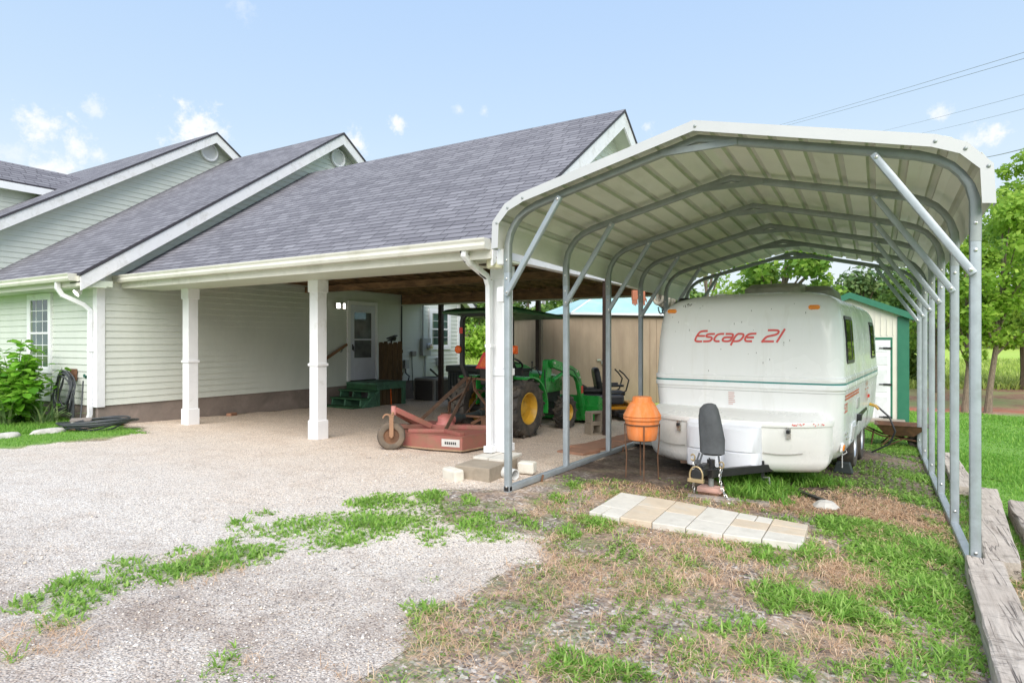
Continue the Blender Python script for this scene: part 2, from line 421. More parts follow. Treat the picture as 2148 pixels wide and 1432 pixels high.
scene.cycles.max_bounces = 8; scene.cycles.diffuse_bounces = 5; scene.cycles.transparent_max_bounces = 8
scene.cycles.use_denoising = True
# ------------------------------------------------------------------ ground masks
def sst(a, b, x):
    t = min(max((x - a) / (b - a), 0), 1); return t * t * (3 - 2 * t)
def nz(x, y, s, o=0): return noise.noise(Vector((x * s + o, y * s - o, o * 1.7)))
GB = [(-1.84, -6), (-1.80, 1.4), (-1.9, 2.16), (-2.09, 2.45), (-2.07, 2.74), (-1.97, 3.17), (-1.92, 3.6), (-2.1, 3.85), (-2.5, 4.0), (-3.0, 4.1), (-3.4, 4.25), (-3.6, 4.7), (-3.45, 5.05), (-3.12, 5.2), (-3.12, 13.0), (-3.5, 13.6), (-11.1, 13.8), (-11.15, 5.6), (-10.1, 5.45), (-9.75, 5.25), (-9.45, 4.6), (-9.6, 3.4), (-9.4, 2.2), (-9.6, -6)]
def inpoly(x, y, Pl):
    c = False; n = len(Pl)
    for i in range(n):
        x0, y0 = Pl[i]; x1, y1 = Pl[i - 1]
        if (y0 > y) != (y1 > y) and x < (x1 - x0) * (y - y0) / (y1 - y0) + x0: c = not c
    return c
def segd(x, y, Pl):
    b = 1e9; n = len(Pl)
    for i in range(n):
        x0, y0 = Pl[i - 1]; x1, y1 = Pl[i]; dx, dy = x1 - x0, y1 - y0
        t = min(max(((x - x0) * dx + (y - y0) * dy) / (dx * dx + dy * dy), 0), 1)
        b = min(b, math.hypot(x - x0 - t * dx, y - y0 - t * dy))
    return b
# strip of grass-bound soil through the gravel at the camera side: a polyline of centre points and half widths
STRIP = [(-3.55, 4.3, .35), (-3.3, 3.75, .38), (-3.3, 3.2, .33), (-3.45, 2.65, .24), (-3.6, 2.2, .2), (-3.75, 1.75, .2), (-3.9, 1.3, .22)]
PATCHES=[(-3.83,1.44,0.11,0.11,0.59,1,'g'),(-3.92,1.69,0.1,0.18,0.59,1,'g'),(-3.71,1.75,0.18,0.21,0.58,1,'g'),(-3.58,1.56,0.1,0.14,0.6,1,'g'),(-3.44,1.46,0.1,0.09,0.61,0.8,'g'),(-3.94,2.06,0.12,0.17,0.6,0.6,'g'),(-4.11,2.01,0.04,0.07,0.6,0.8,'g'),(-3.98,2.39,0.08,0.12,0.57,0.9,'g'),(-3.64,2.13,0.18,0.17,0.58,0.9,'g'),(-3.62,2.28,0.2,0.21,0.6,1,'g'),(-3.59,2.54,0.24,0.21,0.6,1,'g'),(-3.85,2.63,0.08,0.14,0.61,1,'g'),(-3.5,2.71,0.17,0.19,0.59,1,'g'),(-3.76,3.17,0.3,0.38,0.6,1,'g'),(-3.34,3.03,0.17,0.21,0.58,0.9,'g'),(-4.22,2.97,0.05,0.14,0.59,1,'g'),(-4.3,3.29,0.09,0.09,0.64,0.6,'g'),(-2.46,1.67,0.07,0.11,0.58,1,'g'),(-3.23,1.18,0.05,0.08,0.58,0.5,'g'),(-2.3,1.61,0.19,0.04,0.6,0.4,'c'),(-3.33,1.28,0.18,0.2,0.57,1,'d'),(-3.75,2.35,0.12,0.13,0.58,0.5,'d'),(-3.37,2.31,0.14,0.11,0.59,0.5,'d'),(-3.37,2.11,0.11,0.06,0.58,0.6,'d'),(-2.35,1.73,0.06,0.07,0.6,0.8,'d'),(-2.05,1.88,0.05,0.05,0.56,0.8,'d'),(-3.14,1.37,0.1,0.09,0.59,0.7,'d'),(-3.38,3.55,0.32,0.47,0.61,1,'g'),(-3.22,3.13,0.13,0.14,0.6,1,'g'),(-3.79,4.15,0.26,0.31,0.62,0.9,'g'),(-3.55,4.5,0.14,0.3,0.62,0.9,'g'),(-3.87,3.98,0.1,0.16,0.61,0.8,'g'),(-3.2,3.69,0.18,0.26,0.63,0.9,'g'),(-3.25,3.95,0.33,0.38,0.64,0.45,'c'),(-2.82,3.58,0.13,0.2,0.66,1,'g'),(-3.1,4.11,0.3,0.33,0.66,0.35,'c'),(-3.19,4.6,0.08,0.2,0.63,0.9,'g'),(-2.8,4.23,0.09,0.18,0.65,0.9,'g'),(-2.69,3.96,0.18,0.2,0.64,0.8,'g'),(-2.44,3.86,0.18,0.14,0.66,0.9,'g'),(-2.57,4.38,0.12,0.18,0.68,0.6,'c'),(-2.39,4.3,0.09,0.17,0.68,0.6,'g'),(-2.57,5.16,0.07,0.21,0.64,0.9,'g'),(-2.67,5.76,0.07,0.2,0.67,0.8,'g'),(-2.03,4.26,0.09,0.11,0.65,0.8,'g'),(-1.95,3.95,0.14,0.15,0.64,0.6,'c'),(-1.96,4.66,0.13,0.22,0.67,1,'g'),(-1.56,4.18,0.11,0.17,0.64,0.9,'c'),(-2.07,2.58,0.1,0.12,0.63,1,'g'),(-1.85,3.41,0.13,0.15,0.64,0.9,'c'),(-1.7,3.11,0.13,0.15,0.64,0.7,'c'),(-1.69,2.63,0.26,0.26,0.61,0.8,'c'),(-1.59,3,0.11,0.12,0.6,0.8,'c'),(-1.18,3.29,0.1,0.13,0.63,0.9,'c'),(-1.13,3.04,0.08,0.08,0.62,0.9,'c'),(-1.19,2.86,0.08,0.08,0.62,0.5,'c'),(-1.27,2.58,0.07,0.07,0.63,0.8,'g'),(-1.12,2.52,0.23,0.1,0.6,1,'g'),(-0.96,2.58,0.1,0.07,0.63,1,'g'),(-1.68,2.07,0.17,0.05,0.61,0.6,'c'),(-1.67,2.25,0.04,0.06,0.57,0.6,'c'),(-2.3,2.92,0.06,0.04,0.63,0.5,'c'),(-1,3.03,0.16,0.21,0.61,0.4,'c'),(-1.56,3.9,0.14,0.12,0.63,0.5,'c'),(-1.73,3.64,0.17,0.2,0.63,0.8,'d'),(-2,3.39,0.05,0.07,0.64,0.7,'d'),(-1.91,2.98,0.16,0.13,0.63,0.6,'d'),(-1.93,2.61,0.03,0.07,0.66,0.9,'d'),(-1.83,2.43,0.1,0.1,0.59,0.8,'d'),(-1.89,2.27,0.04,0.05,0.63,0.7,'d'),(-1.68,2.34,0.07,0.06,0.59,0.8,'d'),(-1.36,2.76,0.16,0.07,0.61,0.5,'d'),(-1.25,3.02,0.07,0.08,0.64,0.8,'d'),(-2.12,4.06,0.09,0.15,0.64,0.5,'d'),(-1.5,4.35,0.18,0.18,0.65,0.5,'d'),(-1.34,3.6,0.2,0.21,0.64,0.6,'d'),(-1.31,2.35,0.08,0.06,0.61,0.6,'d'),(-1.49,3.25,0.08,0.11,0.63,0.6,'d'),(-1.93,1.89,0.08,0.04,0.62,0.6,'d'),(-0.27,5.72,0.15,0.31,0.65,1,'g'),(0.04,5.92,0.18,0.42,0.65,1,'g'),(0.06,5.16,0.21,0.38,0.64,1,'g'),(-0.66,4.64,0.15,0.13,0.63,0.9,'g'),(-0.8,4.87,0.15,0.14,0.66,0.9,'g'),(-1.11,4.16,0.08,0.13,0.64,1,'g'),(-0.42,4.83,0.12,0.19,0.64,0.8,'g'),(-0.4,3.98,0.11,0.18,0.63,1,'g'),(-0.61,4,0.12,0.12,0.62,0.9,'g'),(-0.52,4.22,0.07,0.09,0.65,0.7,'g'),(-0.51,3.82,0.12,0.14,0.62,0.9,'g'),(-0.14,3.97,0.18,0.24,0.62,1,'g'),(0.08,4.27,0.17,0.33,0.63,1,'g'),(0.04,3.85,0.11,0.13,0.61,1,'g'),(-0.06,3.57,0.09,0.1,0.61,0.7,'g'),(-0.47,3.08,0.13,0.13,0.6,1,'g'),(-0.75,2.87,0.13,0.12,0.6,0.8,'g'),(-0.82,2.98,0.07,0.1,0.62,0.7,'g'),(-0.59,3.46,0.08,0.12,0.61,0.8,'g'),(-0.68,3.3,0.12,0.08,0.61,0.8,'g'),(-1.01,2.56,0.18,0.09,0.6,1,'g'),(-0.06,3.23,0.14,0.1,0.61,0.8,'g'),(-0.51,3.4,0.06,0.08,0.61,0.9,'g'),(-0.3,3.03,0.09,0.06,0.61,0.7,'g'),(-1.55,4.15,0.11,0.17,0.64,0.9,'c'),(-1.55,3.91,0.13,0.12,0.64,0.6,'c'),(-1.2,3.41,0.1,0.13,0.63,0.8,'c'),(-1.1,3.59,0.1,0.1,0.61,0.5,'c'),(-1.12,3.24,0.05,0.08,0.58,0.8,'c'),(-1.26,4.28,0.09,0.14,0.62,0.7,'c'),(-1.15,3.79,0.07,0.13,0.6,0.7,'c'),(-0.83,3.72,0.1,0.1,0.61,0.5,'c'),(-0.99,3.09,0.17,0.18,0.61,0.4,'c'),(-0.88,3.39,0.11,0.12,0.62,0.5,'c'),(-1.16,3.05,0.08,0.11,0.61,0.7,'c'),(-0.98,4.69,0.05,0.12,0.67,0.8,'g'),(-0.47,5.12,0.08,0.1,0.65,0.7,'g'),(-1.95,4.65,0.16,0.22,0.66,0.8,'g'),(-1.13,4.38,0.16,0.17,0.64,0.8,'d'),(-0.73,4.16,0.27,0.18,0.64,0.5,'d'),(-0.29,4.93,0.24,0.27,0.65,0.6,'d'),(-0.13,4.55,0.19,0.25,0.62,0.7,'d'),(-0.75,6.19,0.19,0.25,0.66,1,'d'),(-0.44,6.5,0.33,0.27,0.68,0.9,'d'),(-0.06,6.54,0.39,0.39,0.66,0.9,'d'),(-1,6.05,0.12,0.19,0.66,0.8,'d'),(-0.29,3.21,0.07,0.12,0.6,0.9,'d'),(-0.2,3.44,0.2,0.15,0.62,0.5,'d'),(-1.04,3.81,0.16,0.16,0.62,0.5,'d'),(-1.12,2.72,0.11,0.09,0.63,0.7,'d'),(-0.93,2.87,0.1,0.09,0.62,0.5,'d'),(-0.65,3.06,0.09,0.1,0.6,0.5,'d'),(-0.47,3.29,0.15,0.11,0.61,0.5,'d'),(-1.26,3.02,0.05,0.09,0.63,0.7,'d'),(-0.69,3.69,0.14,0.12,0.62,0.4,'d'),(0.07,3.53,0.06,0.15,0.6,0.7,'d'),(-0.31,3.52,0.08,0.1,0.63,0.5,'d'),(-1.11,4.69,0.12,0.12,0.66,0.6,'d'),(-0.28,5.85,0.13,0.27,0.66,0.9,'g'),(0.19,5.85,0.4,0.47,0.65,0.9,'g'),(0.13,5.21,0.22,0.43,0.63,0.9,'g'),(0.43,5.39,0.18,0.5,0.63,1,'g'),(0.27,4.66,0.34,0.55,0.63,1,'g'),(0.4,4,0.14,0.46,0.62,1,'g'),(-0.14,3.92,0.2,0.22,0.61,0.9,'g'),(0.29,3.6,0.21,0.2,0.6,1,'g'),(-0.38,4.96,0.1,0.16,0.63,0.7,'g'),(0.08,3.34,0.18,0.09,0.61,0.8,'g'),(0.49,8.82,0.22,0.61,0.67,0.6,'g'),(0.42,7.24,0.18,0.61,0.67,0.5,'g'),(0.06,8.98,0.44,0.97,0.7,0.4,'c'),(0.02,7.78,0.36,0.61,0.69,0.4,'c'),(0.28,7.52,0.22,0.56,0.67,0.5,'c'),(0.57,6.26,0.07,0.45,0.63,0.7,'g'),(0.33,11.32,0.46,0.46,0.73,0.9,'g'),(0.24,12.03,0.46,0.58,0.75,0.9,'g'),(0.76,9.91,0.05,1.13,0.66,0.6,'g'),(0.95,7.84,0.05,0.69,0.63,0.6,'g'),(0.8,5.29,0.06,0.62,0.58,0.9,'g'),(-0.12,6.8,0.55,0.57,0.66,0.9,'d'),(0.21,6.69,0.32,0.44,0.66,0.8,'d'),(-0.21,4.69,0.18,0.28,0.64,0.6,'d'),(-0.14,4.52,0.22,0.25,0.63,0.6,'d'),(0.4,4.39,0.09,0.15,0.62,0.7,'d'),(-0.18,3.48,0.17,0.18,0.61,0.7,'d'),(0.03,3.62,0.17,0.16,0.61,0.6,'d'),(-1.19,7.1,0.34,0.82,0.7,1,'w'),(-0.93,7.9,0.43,0.68,0.7,0.9,'w'),(-0.68,7.92,0.24,0.55,0.69,0.6,'c'),(-1.14,6.41,0.2,0.32,0.68,0.8,'w'),(-1.18,8.21,0.32,0.68,0.71,0.9,'w')]
def masks(x, y):
    s = segd(x, y, GB) * (1 if inpoly(x, y, GB) else -1)
    s += .22 * nz(x, y, 1.6) + .10 * nz(x, y, 5, 3)
    g = sst(-.14, .16, s)
    d = -x * .5114 + y * .8594
    lat = x * .8594 + y * .5114
    lawn = sst(.70, 1.0, x + .25 * nz(x, y, 1.2, 9)) if y < 19.5 else 0
    if x > -3 and y > 10.4: lawn = max(lawn, sst(10.6, 11.6, y + .5 * nz(x, y, .9, 4)))
    left = sst(-9.4, -9.7, x + .12 * nz(x, y, 2, 5)) if y < 5.6 else 0
    lawn = max(lawn, left)
    red = 0; brown = 0; field = 0; dark = 0
    if x > -4:
        lawn *= 1 - sst(16.2, 16.8, d + .35 * nz(x, y, .6, 2))
        red = sst(16.6, 17.0, d + .3 * nz(x, y, .7, 2)) * (1 - sst(17.9, 18.3, d + .4 * nz(x, y, .5, 7)))
        brown = sst(17.7, 18.3, d + .4 * nz(x, y, .5, 7)) * (1 - sst(26, 30, d + 2 * nz(x, y, .2, 8)))
        field = sst(26, 32, d + 2 * nz(x, y, .2, 8))
    if y > 13.4 and x <= -4: field = max(field, sst(13.5, 14.5, y))
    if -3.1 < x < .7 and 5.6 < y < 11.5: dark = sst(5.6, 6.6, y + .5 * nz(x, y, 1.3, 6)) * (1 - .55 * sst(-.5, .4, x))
    return g, lawn, brown, red, field, dark
def lines(a, b, st, lo, hi, gr=1.25):
    L = list(np.arange(a, b + st / 2, st)); s = st; p = a
    while p > lo: s *= gr; p -= s; L.insert(0, p)
    s = st; p = b
    while p < hi: s *= gr; p += s; L.append(p)
    return L
gx = lines(-12.0, 3.2, .075, -420, 420); gy = lines(.8, 13.2, .075, -60, 620, 1.14)
nx, ny = len(gx), len(gy)
GV = np.zeros((nx * ny, 3)); ZA = np.ones((nx * ny, 4)); ZB = np.ones((nx * ny, 4))
for j, y in enumerate(gy):
    for i, x in enumerate(gx):
        k = j * nx + i
        m_ = masks(x, y) if -40 < x < 60 and y < 90 else (0, 0, 0, 0, 1, 0)
        bumpz = .012 * nz(x, y, 1.1, 11) + .006 * nz(x, y, 4, 12) if y < 14 else 0
        if -11.1 < x < -9.2 and y < 5.3: bumpz += .03 * m_[1]
        GV[k] = (x, y, zg(x, y) + bumpz)
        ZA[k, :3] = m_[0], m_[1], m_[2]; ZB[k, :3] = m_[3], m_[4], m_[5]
idx = np.arange(nx * ny).reshape(ny, nx)
GF = np.stack([idx[:-1, :-1], idx[:-1, 1:], idx[1:, 1:], idx[1:, :-1]], -1).reshape(-1, 4)
def groundmat():
    t = NT('ground_soil')
    va = t.n('ShaderNodeVertexColor', layer_name='zone_a'); vb = t.n('ShaderNodeVertexColor', layer_name='zone_b')
    sa = t.n('ShaderNodeSeparateColor'); sb = t.n('ShaderNodeSeparateColor'); t.l(va.outputs[0], sa.inputs[0]); t.l(vb.outputs[0], sb.inputs[0])
    ob = t.tc.outputs['Object']
    fine = t.noise(55, 3, .6); mid = t.noise(7, 6, .7); big = t.noise(.9, 5, .65)
    # soil with pebbles and straw
    v2 = t.n('ShaderNodeTexVoronoi'); v2.inputs['Scale'].default_value = 48; t.l(ob, v2.inputs['Vector'])
    peb = t.n('ShaderNodeSeparateColor'); t.l(v2.outputs['Color'], peb.inputs[0])
    soil = t.ramp(mid, [(.30, (.07, .052, .044)), (.43, (.19, .13, .095)), (.56, (.38, .27, .19)), (.72, (.58, .42, .29))])
    pebc = t.ramp(peb.outputs[0], [(0, (.06, .054, .052)), (.35, (.19, .17, .165)), (.75, (.42, .385, .35)), (1, (.76, .72, .68))])
    soil = t.mix(t.ramp(t.noise(2.3, 5, .7), [(.42, .15), (.62, .85)]), soil, pebc)
    soil = t.mix(t.ramp(t.noise(38, 5, .8), [(.56, 0), (.68, .8)]), soil, (.05, .038, .032))
    # straw streaks
    mp = t.n('ShaderNodeMapping'); mp.inputs['Scale'].default_value = (95, 14, 1); mp.inputs['Rotation'].default_value = (0, 0, .9); t.l(ob, mp.inputs[0])
    mq = t.n('ShaderNodeMapping'); mq.inputs['Scale'].default_value = (16, 90, 1); mq.inputs['Rotation'].default_value = (0, 0, .35); t.l(ob, mq.inputs[0])
    s1 = t.noise(1, 2, .6, mp.outputs[0], .6); s2 = t.noise(1, 2, .6, mq.outputs[0], .6)
    st = t.math('MAXIMUM', t.ramp(s1, [(.56, 0), (.66, 1)]), t.ramp(s2, [(.56, 0), (.66, 1)]))
    stm = t.math('MULTIPLY', st, t.ramp(t.noise(1.7, 5, .6), [(.40, 0), (.56, .9)]))
    strawc = t.ramp(fine, [(.3, (.50, .32, .19)), (.7, (.78, .56, .37))])
    soil = t.mix(stm, soil, strawc)
    # low green cover
    soil = t.mix(t.math('MULTIPLY', t.ramp(t.noise(3.1, 6, .7), [(.50, 0), (.60, .6)]), t.ramp(fine, [(.4, 0), (.55, 1)])), soil, (.13, .19, .06))
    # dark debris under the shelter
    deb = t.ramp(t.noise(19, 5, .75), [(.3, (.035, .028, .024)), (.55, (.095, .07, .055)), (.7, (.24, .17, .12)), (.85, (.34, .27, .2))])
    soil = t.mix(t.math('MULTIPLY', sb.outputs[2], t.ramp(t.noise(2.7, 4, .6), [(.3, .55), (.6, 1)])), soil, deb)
    # gravel
    wv = t.n('ShaderNodeTexVoronoi'); wv.inputs['Scale'].default_value = 88; t.l(ob, wv.inputs['Vector'])
    w2 = t.n('ShaderNodeTexVoronoi'); w2.inputs['Scale'].default_value = 150; t.l(ob, w2.inputs['Vector'])
    q = t.n('ShaderNodeSeparateColor'); t.l(wv.outputs['Color'], q.inputs[0])
    q2 = t.n('ShaderNodeSeparateColor'); t.l(w2.outputs['Color'], q2.inputs[0])
    stone = t.ramp(q.outputs[0], [(0, (.36, .325, .31)), (.12, (.58, .535, .51)), (.3, (.78, .73, .685)), (.5, (.88, .84, .80)), (.68, (.80, .69, .57)), (.8, (.90, .88, .86)), (1, (.95, .94, .93))])
    stone2 = t.ramp(q2.outputs[1], [(0, (.28, .25, .24)), (.3, (.56, .51, .48)), (.65, (.80, .74, .68)), (1, (.92, .89, .86))])
    grav = t.mix(t.ramp(q2.outputs[2], [(.5, 0), (.55, 1)]), stone, stone2)
    gap = t.ramp(wv.outputs['Distance'], [(.35, 1), (.75, .78)])
    grav = t.mix(.8, grav, gap, 'MULTIPLY')
    # tint: warm towards the house, cool and darker in the foreground track
    sx = t.n('ShaderNodeSeparateXYZ'); t.l(ob, sx.inputs[0])
    warm = t.n('ShaderNodeMapRange'); t.l(t.math('ADD', sx.outputs[1], t.math('MULTIPLY', big, 3)), warm.inputs[0]); warm.inputs[1].default_value = 4.2; warm.inputs[2].default_value = 8.5
    grav = t.mix(warm.outputs[0], t.mix(1, grav, (.92, .885, .835), 'MULTIPLY'), t.mix(1, grav, (.97, .845, .715), 'MULTIPLY'))
    near = t.n('ShaderNodeMapRange'); t.l(t.math('ADD', t.math('ADD', sx.outputs[1], t.math('MULTIPLY', sx.outputs[0], -.35)), t.math('MULTIPLY', big, 1.2)), near.inputs[0]); near.inputs[1].default_value = 5.0; near.inputs[2].default_value = 3.6
    trk = t.math('MULTIPLY', near.outputs[0], t.ramp(t.noise(1.3, 8, .78), [(.36, .1), (.60, .95)]))
    grav = t.mix(t.ramp(t.noise(3.3, 7, .75), [(.48, 0), (.70, .5)]), grav, t.mix(1, grav, (.74, .66, .60), 'MULTIPLY'))
    grav = t.mix(trk, grav, t.mix(1, grav, (.60, .545, .52), 'MULTIPLY'))
    # lawn
    lawn = t.ramp(t.noise(26, 4, .7), [(.3, (.07, .17, .025)), (.5, (.14, .29, .045)), (.7, (.22, .37, .08))])
    lawn = t.mix(t.ramp(t.noise(.55, 5, .65), [(.35, 0), (.7, .55)]), lawn, (.24, .40, .09))
    lawn = t.mix(t.ramp(t.noise(4, 5, .7), [(.58, 0), (.75, .35)]), lawn, (.28, .25, .12))
    litter = t.ramp(t.noise(6, 7, .75), [(.3, (.13, .075, .05)), (.5, (.30, .17, .11)), (.65, (.38, .27, .17)), (.8, (.24, .28, .1))])
    litter = t.mix(t.ramp(t.noise(.35, 5, .6), [(.45, 0), (.6, .8)]), litter, (.27, .31, .12))
    redd = t.ramp(t.noise(3, 5, .6), [(.3, (.36, .125, .075)), (.7, (.47, .19, .12))])
    fld = t.ramp(t.noise(1.6, 6, .7), [(.3, (.30, .42, .07)), (.5, (.42, .53, .10)), (.75, (.52, .56, .18))])
    fld = t.mix(t.ramp(t.noise(.08, 4, .6), [(.4, 0), (.6, .6)]), fld, (.33, .50, .08))
    col = t.mix(sa.outputs[1], soil, lawn)
    col = t.mix(sa.outputs[2], col, litter); col = t.mix(sb.outputs[0], col, redd); col = t.mix(sb.outputs[1], col, fld)
    gm = t.ramp(t.math('ADD', sa.outputs[0], t.math('MULTIPLY', t.math('SUBTRACT', t.noise(30, 3, .6), .5), .9)), [(.40, 0), (.58, 1)])
    col = t.mix(gm, col, grav)
    hgt = t.math('ADD', t.math('MULTIPLY', t.math('SUBTRACT', 1, wv.outputs['Distance']), gm), t.math('ADD', t.math('MULTIPLY', fine, .5), t.math('MULTIPLY', mid, .8)))
    t.set(col, .92, 0, t.bump(hgt, .55, .012))
    t.b.inputs['Specular IOR Level'].default_value = .2
    return t.m
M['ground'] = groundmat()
def zone_attr(o, za, zb):
    for nm, A in (('zone_a', za), ('zone_b', zb)):
        a = o.data.color_attributes.new(nm, 'FLOAT_COLOR', 'POINT'); a.data.foreach_set('color', np.ascontiguousarray(A, dtype=np.float32).ravel())
g = arrays_obj('ground', GV, GF, M['ground'], smooth=True); zone_attr(g, ZA, ZB); tag(g, kind='structure')
def subsheet(name, fmask, lift):
    f = GF[fmask]; u, inv = np.unique(f, return_inverse=True)
    V = GV[u].copy(); V[:, 2] += lift
    o = arrays_obj(name, V, inv.reshape(-1, 4), M['ground'], smooth=True); zone_attr(o, ZA[u], ZB[u]); tag(o, kind='structure'); return o
subsheet('gravel_driveway', ZA[GF][:, :, 0].min(1) > .42, .004)
subsheet('dirt_track', ZB[GF][:, :, 0].min(1) > .45, .004)
subsheet('lawn', (ZA[GF][:, :, 1].min(1) > .5) & (GV[GF][:, :, 0].min(1) > -2.9), .004)
subsheet('field', (ZB[GF][:, :, 1].min(1) > .5), .004)
# ------------------------------------------------------------------ HOUSE
XB, XA = -11.15, -15.2                    # gable walls of the lower wing and of the tall wing
YF, YBk = 5.27, 15.55
house = thing('house', 'pale green lap sided house with stepped gables, grey shingle roofs and attached open carport', 'house', (XB, YF, .1))
def clip(poly, z, keep_above):
    out = []
    for i in range(len(poly)):
        a, b = poly[i - 1], poly[i]
        ia = (a[1] >= z) == keep_above or a[1] == z; ib = (b[1] >= z) == keep_above or b[1] == z
        if ia != ib:
            t = (z - a[1]) / (b[1] - a[1]); out.append((a[0] + t * (b[0] - a[0]), z))
        if ib: out.append(b)
    return out
def siding(mb, axis, c, sgn, poly, zb=None, sp=.114):
    """lap siding courses on plane axis=c facing sgn; poly is convex in (t,z)"""
    z0 = min(p[1] for p in poly) if zb is None else zb; z1 = max(p[1] for p in poly); z = z0
    pt = (lambda t, zz, o: (c + sgn * o, t, zz)) if axis == 'X' else (lambda t, zz, o: (t, c + sgn * o, zz))
    while z < z1 - 1e-4:
        q = clip(clip(poly, z, True), min(z + sp, z1), False)
        if len(q) >= 3:
            lo = min(p[1] for p in q); hi = max(p[1] for p in q)
            L = [p[0] for p in q if abs(p[1] - lo) < 1e-4]; H = [p[0] for p in q if abs(p[1] - hi) < 1e-4]
            if L and H:
                a, b, c_, d = min(L), max(L), max(H), min(H)
                mb.add([pt(a, lo, .017), pt(b, lo, .017), pt(c_, hi, .003), pt(d, hi, .003), pt(a, lo, 0), pt(b, lo, 0)], [(0, 1, 2, 3), (0, 4, 5, 1)])
        z += sp
sB, ZrB, YrB = .687, 6.50, 10.45
sA, ZrA, YrA = .65, 7.05, 9.9
roofB = lambda y: ZrB - sB * abs(y - YrB)
roofA = lambda y: ZrA - sA * abs(y - YrA)
zF = .495
mb = MB(); siding(mb, 'X', XB, 1, [(YF, zF), (YBk, zF), (YBk, roofB(YBk) - .06), (YrB, ZrB - .06), (YF, roofB(YF) - .06)])
mb.build('gable_wall', M['siding'], house)
mb = MB(); siding(mb, 'Y', YF, -1, [(-26, zF), (XB, zF), (XB, 2.56), (-26, 2.56)]); mb.build('front_wall', M['siding'], house)
mb = MB(); siding(mb, 'X', XA, 1, [(YF - .3, 2.6), (15.4, 2.6), (15.4, roofA(15.4) - .06), (YrA, ZrA - .06), (YF - .3, roofA(YF - .3) - .06)], 2.6)
mb.build('upper_gable_wall', M['siding'], house)
mb = MB(); mb.bb(-26, XB - .02, YBk - .2, YBk, zF, 3.0); mb.build('back_wall', M['siding'], house)
mb = MB(); mb.bb(-26, XB - .012, YF + .012, YBk - .02, -.6, zF - .003); mb.build('foundation', M['found'], house)
mb = MB()   # corner boards
mb.bb(XB - .10, XB + .030, YF - .030, YF - .0, zF - .02, 2.56); mb.bb(XB - .0, XB + .030, YF - .0, YF + .10, zF - .02, 2.72)
mb.build('corner_board', M['white'], house, bevel=.004)
mb = MB(); mb.bb(XB, XB + .030, YBk - .12, YBk + .02, zF - .02, 2.9); mb.build('corner_board', M['white'], house, bevel=.004)
def roofslab(name, x0, x1, y0, z0, y1, z1, th=.05):
    """one roof slope between (y0,z0) eave and (y1,z1) ridge, UV in metres"""
    me = bpy.data.meshes.new(name)
    V = [(x0, y0, z0), (x1, y0, z0), (x1, y1, z1), (x0, y1, z1)]; V += [(x, y, z - th) for x, y, z in V]
    F = [(0, 1, 2, 3), (7, 6, 5, 4), (0, 4, 5, 1), (1, 5, 6, 2), (2, 6, 7, 3), (3, 7, 4, 0)]
    Mi = ROOT[house.name].inverted(); me.from_pydata([tuple(Mi @ Vector(p)) for p in V], [], F)
    uv = me.uv_layers.new(name='UVMap'); Ls = math.hypot(y1 - y0, z1 - z0)
    U = [(x0, 0), (x1, 0), (x1, Ls), (x0, Ls)]
    for li, q in zip(me.polygons[0].loop_indices, (0, 1, 2, 3)): uv.data[li].uv = U[q]
    me.materials.append(M['shingle']); me.materials.append(M['shingleedge'])
    for i, p in enumerate(me.polygons): p.material_index = 0 if i == 0 else 1
    o = bpy.data.objects.new(name, me); COL.objects.link(o); o.parent = house; ROOT[o.name] = ROOT[house.name]; return o
def rake(x, pts, hgt=.2, th=.03, name='rake_board', mat='rake'):
    for (ya, za), (yb, zb) in zip(pts, pts[1:]):
        mb = MB(); mb.hexa([(x, ya, za - hgt), (x + th, ya, za - hgt), (x + th, yb, zb - hgt), (x, yb, zb - hgt), (x, ya, za), (x + th, ya, za), (x + th, yb, zb), (x, yb, zb)])
        mb.build(name, M[mat], house)
def soffit(x0, x1, pts, drop):
    for (ya, za), (yb, zb) in zip(pts, pts[1:]):
        mb = MB(); mb.hexa([(x0, ya, za - drop - .02), (x1, ya, za - drop - .02), (x1, yb, zb - drop - .02), (x0, yb, zb - drop - .02), (x0, ya, za - drop), (x1, ya, za - drop), (x1, yb, zb - drop), (x0, yb, zb - drop)])
        mb.build('rake_soffit', M['soffit'], house)
# lower wing roof
eB, bB = 4.86, 16.04
roofslab('roof_slope', XA + .003, -10.82, eB, roofB(eB), YrB, ZrB); roofslab('roof_slope', -26, -10.82, bB, roofB(bB), YrB, ZrB)
rake(-10.87, [(eB + .02, roofB(eB) - .052), (YrB, ZrB - .052)], .23); rake(-10.87, [(YrB, ZrB - .052), (bB, roofB(bB) - .052)], .23)
soffit(XB, -10.87, [(eB, roofB(eB)), (YrB, ZrB), (bB, roofB(bB))], .14)
# tall wing roof
eA = 4.45
roofslab('roof_slope', -26, -14.87, eA, roofA(eA), YrA, ZrA); roofslab('roof_slope', -26, -14.87, 15.9, roofA(15.9), YrA, ZrA)
rake(-14.92, [(eA, roofA(eA) - .052), (YrA, ZrA - .052)], .23); rake(-14.92, [(YrA, ZrA - .052), (15.9, roofA(15.9) - .052)], .23)
soffit(XA, -14.92, [(eA, roofA(eA)), (YrA, ZrA), (15.9, roofA(15.9))], .14)
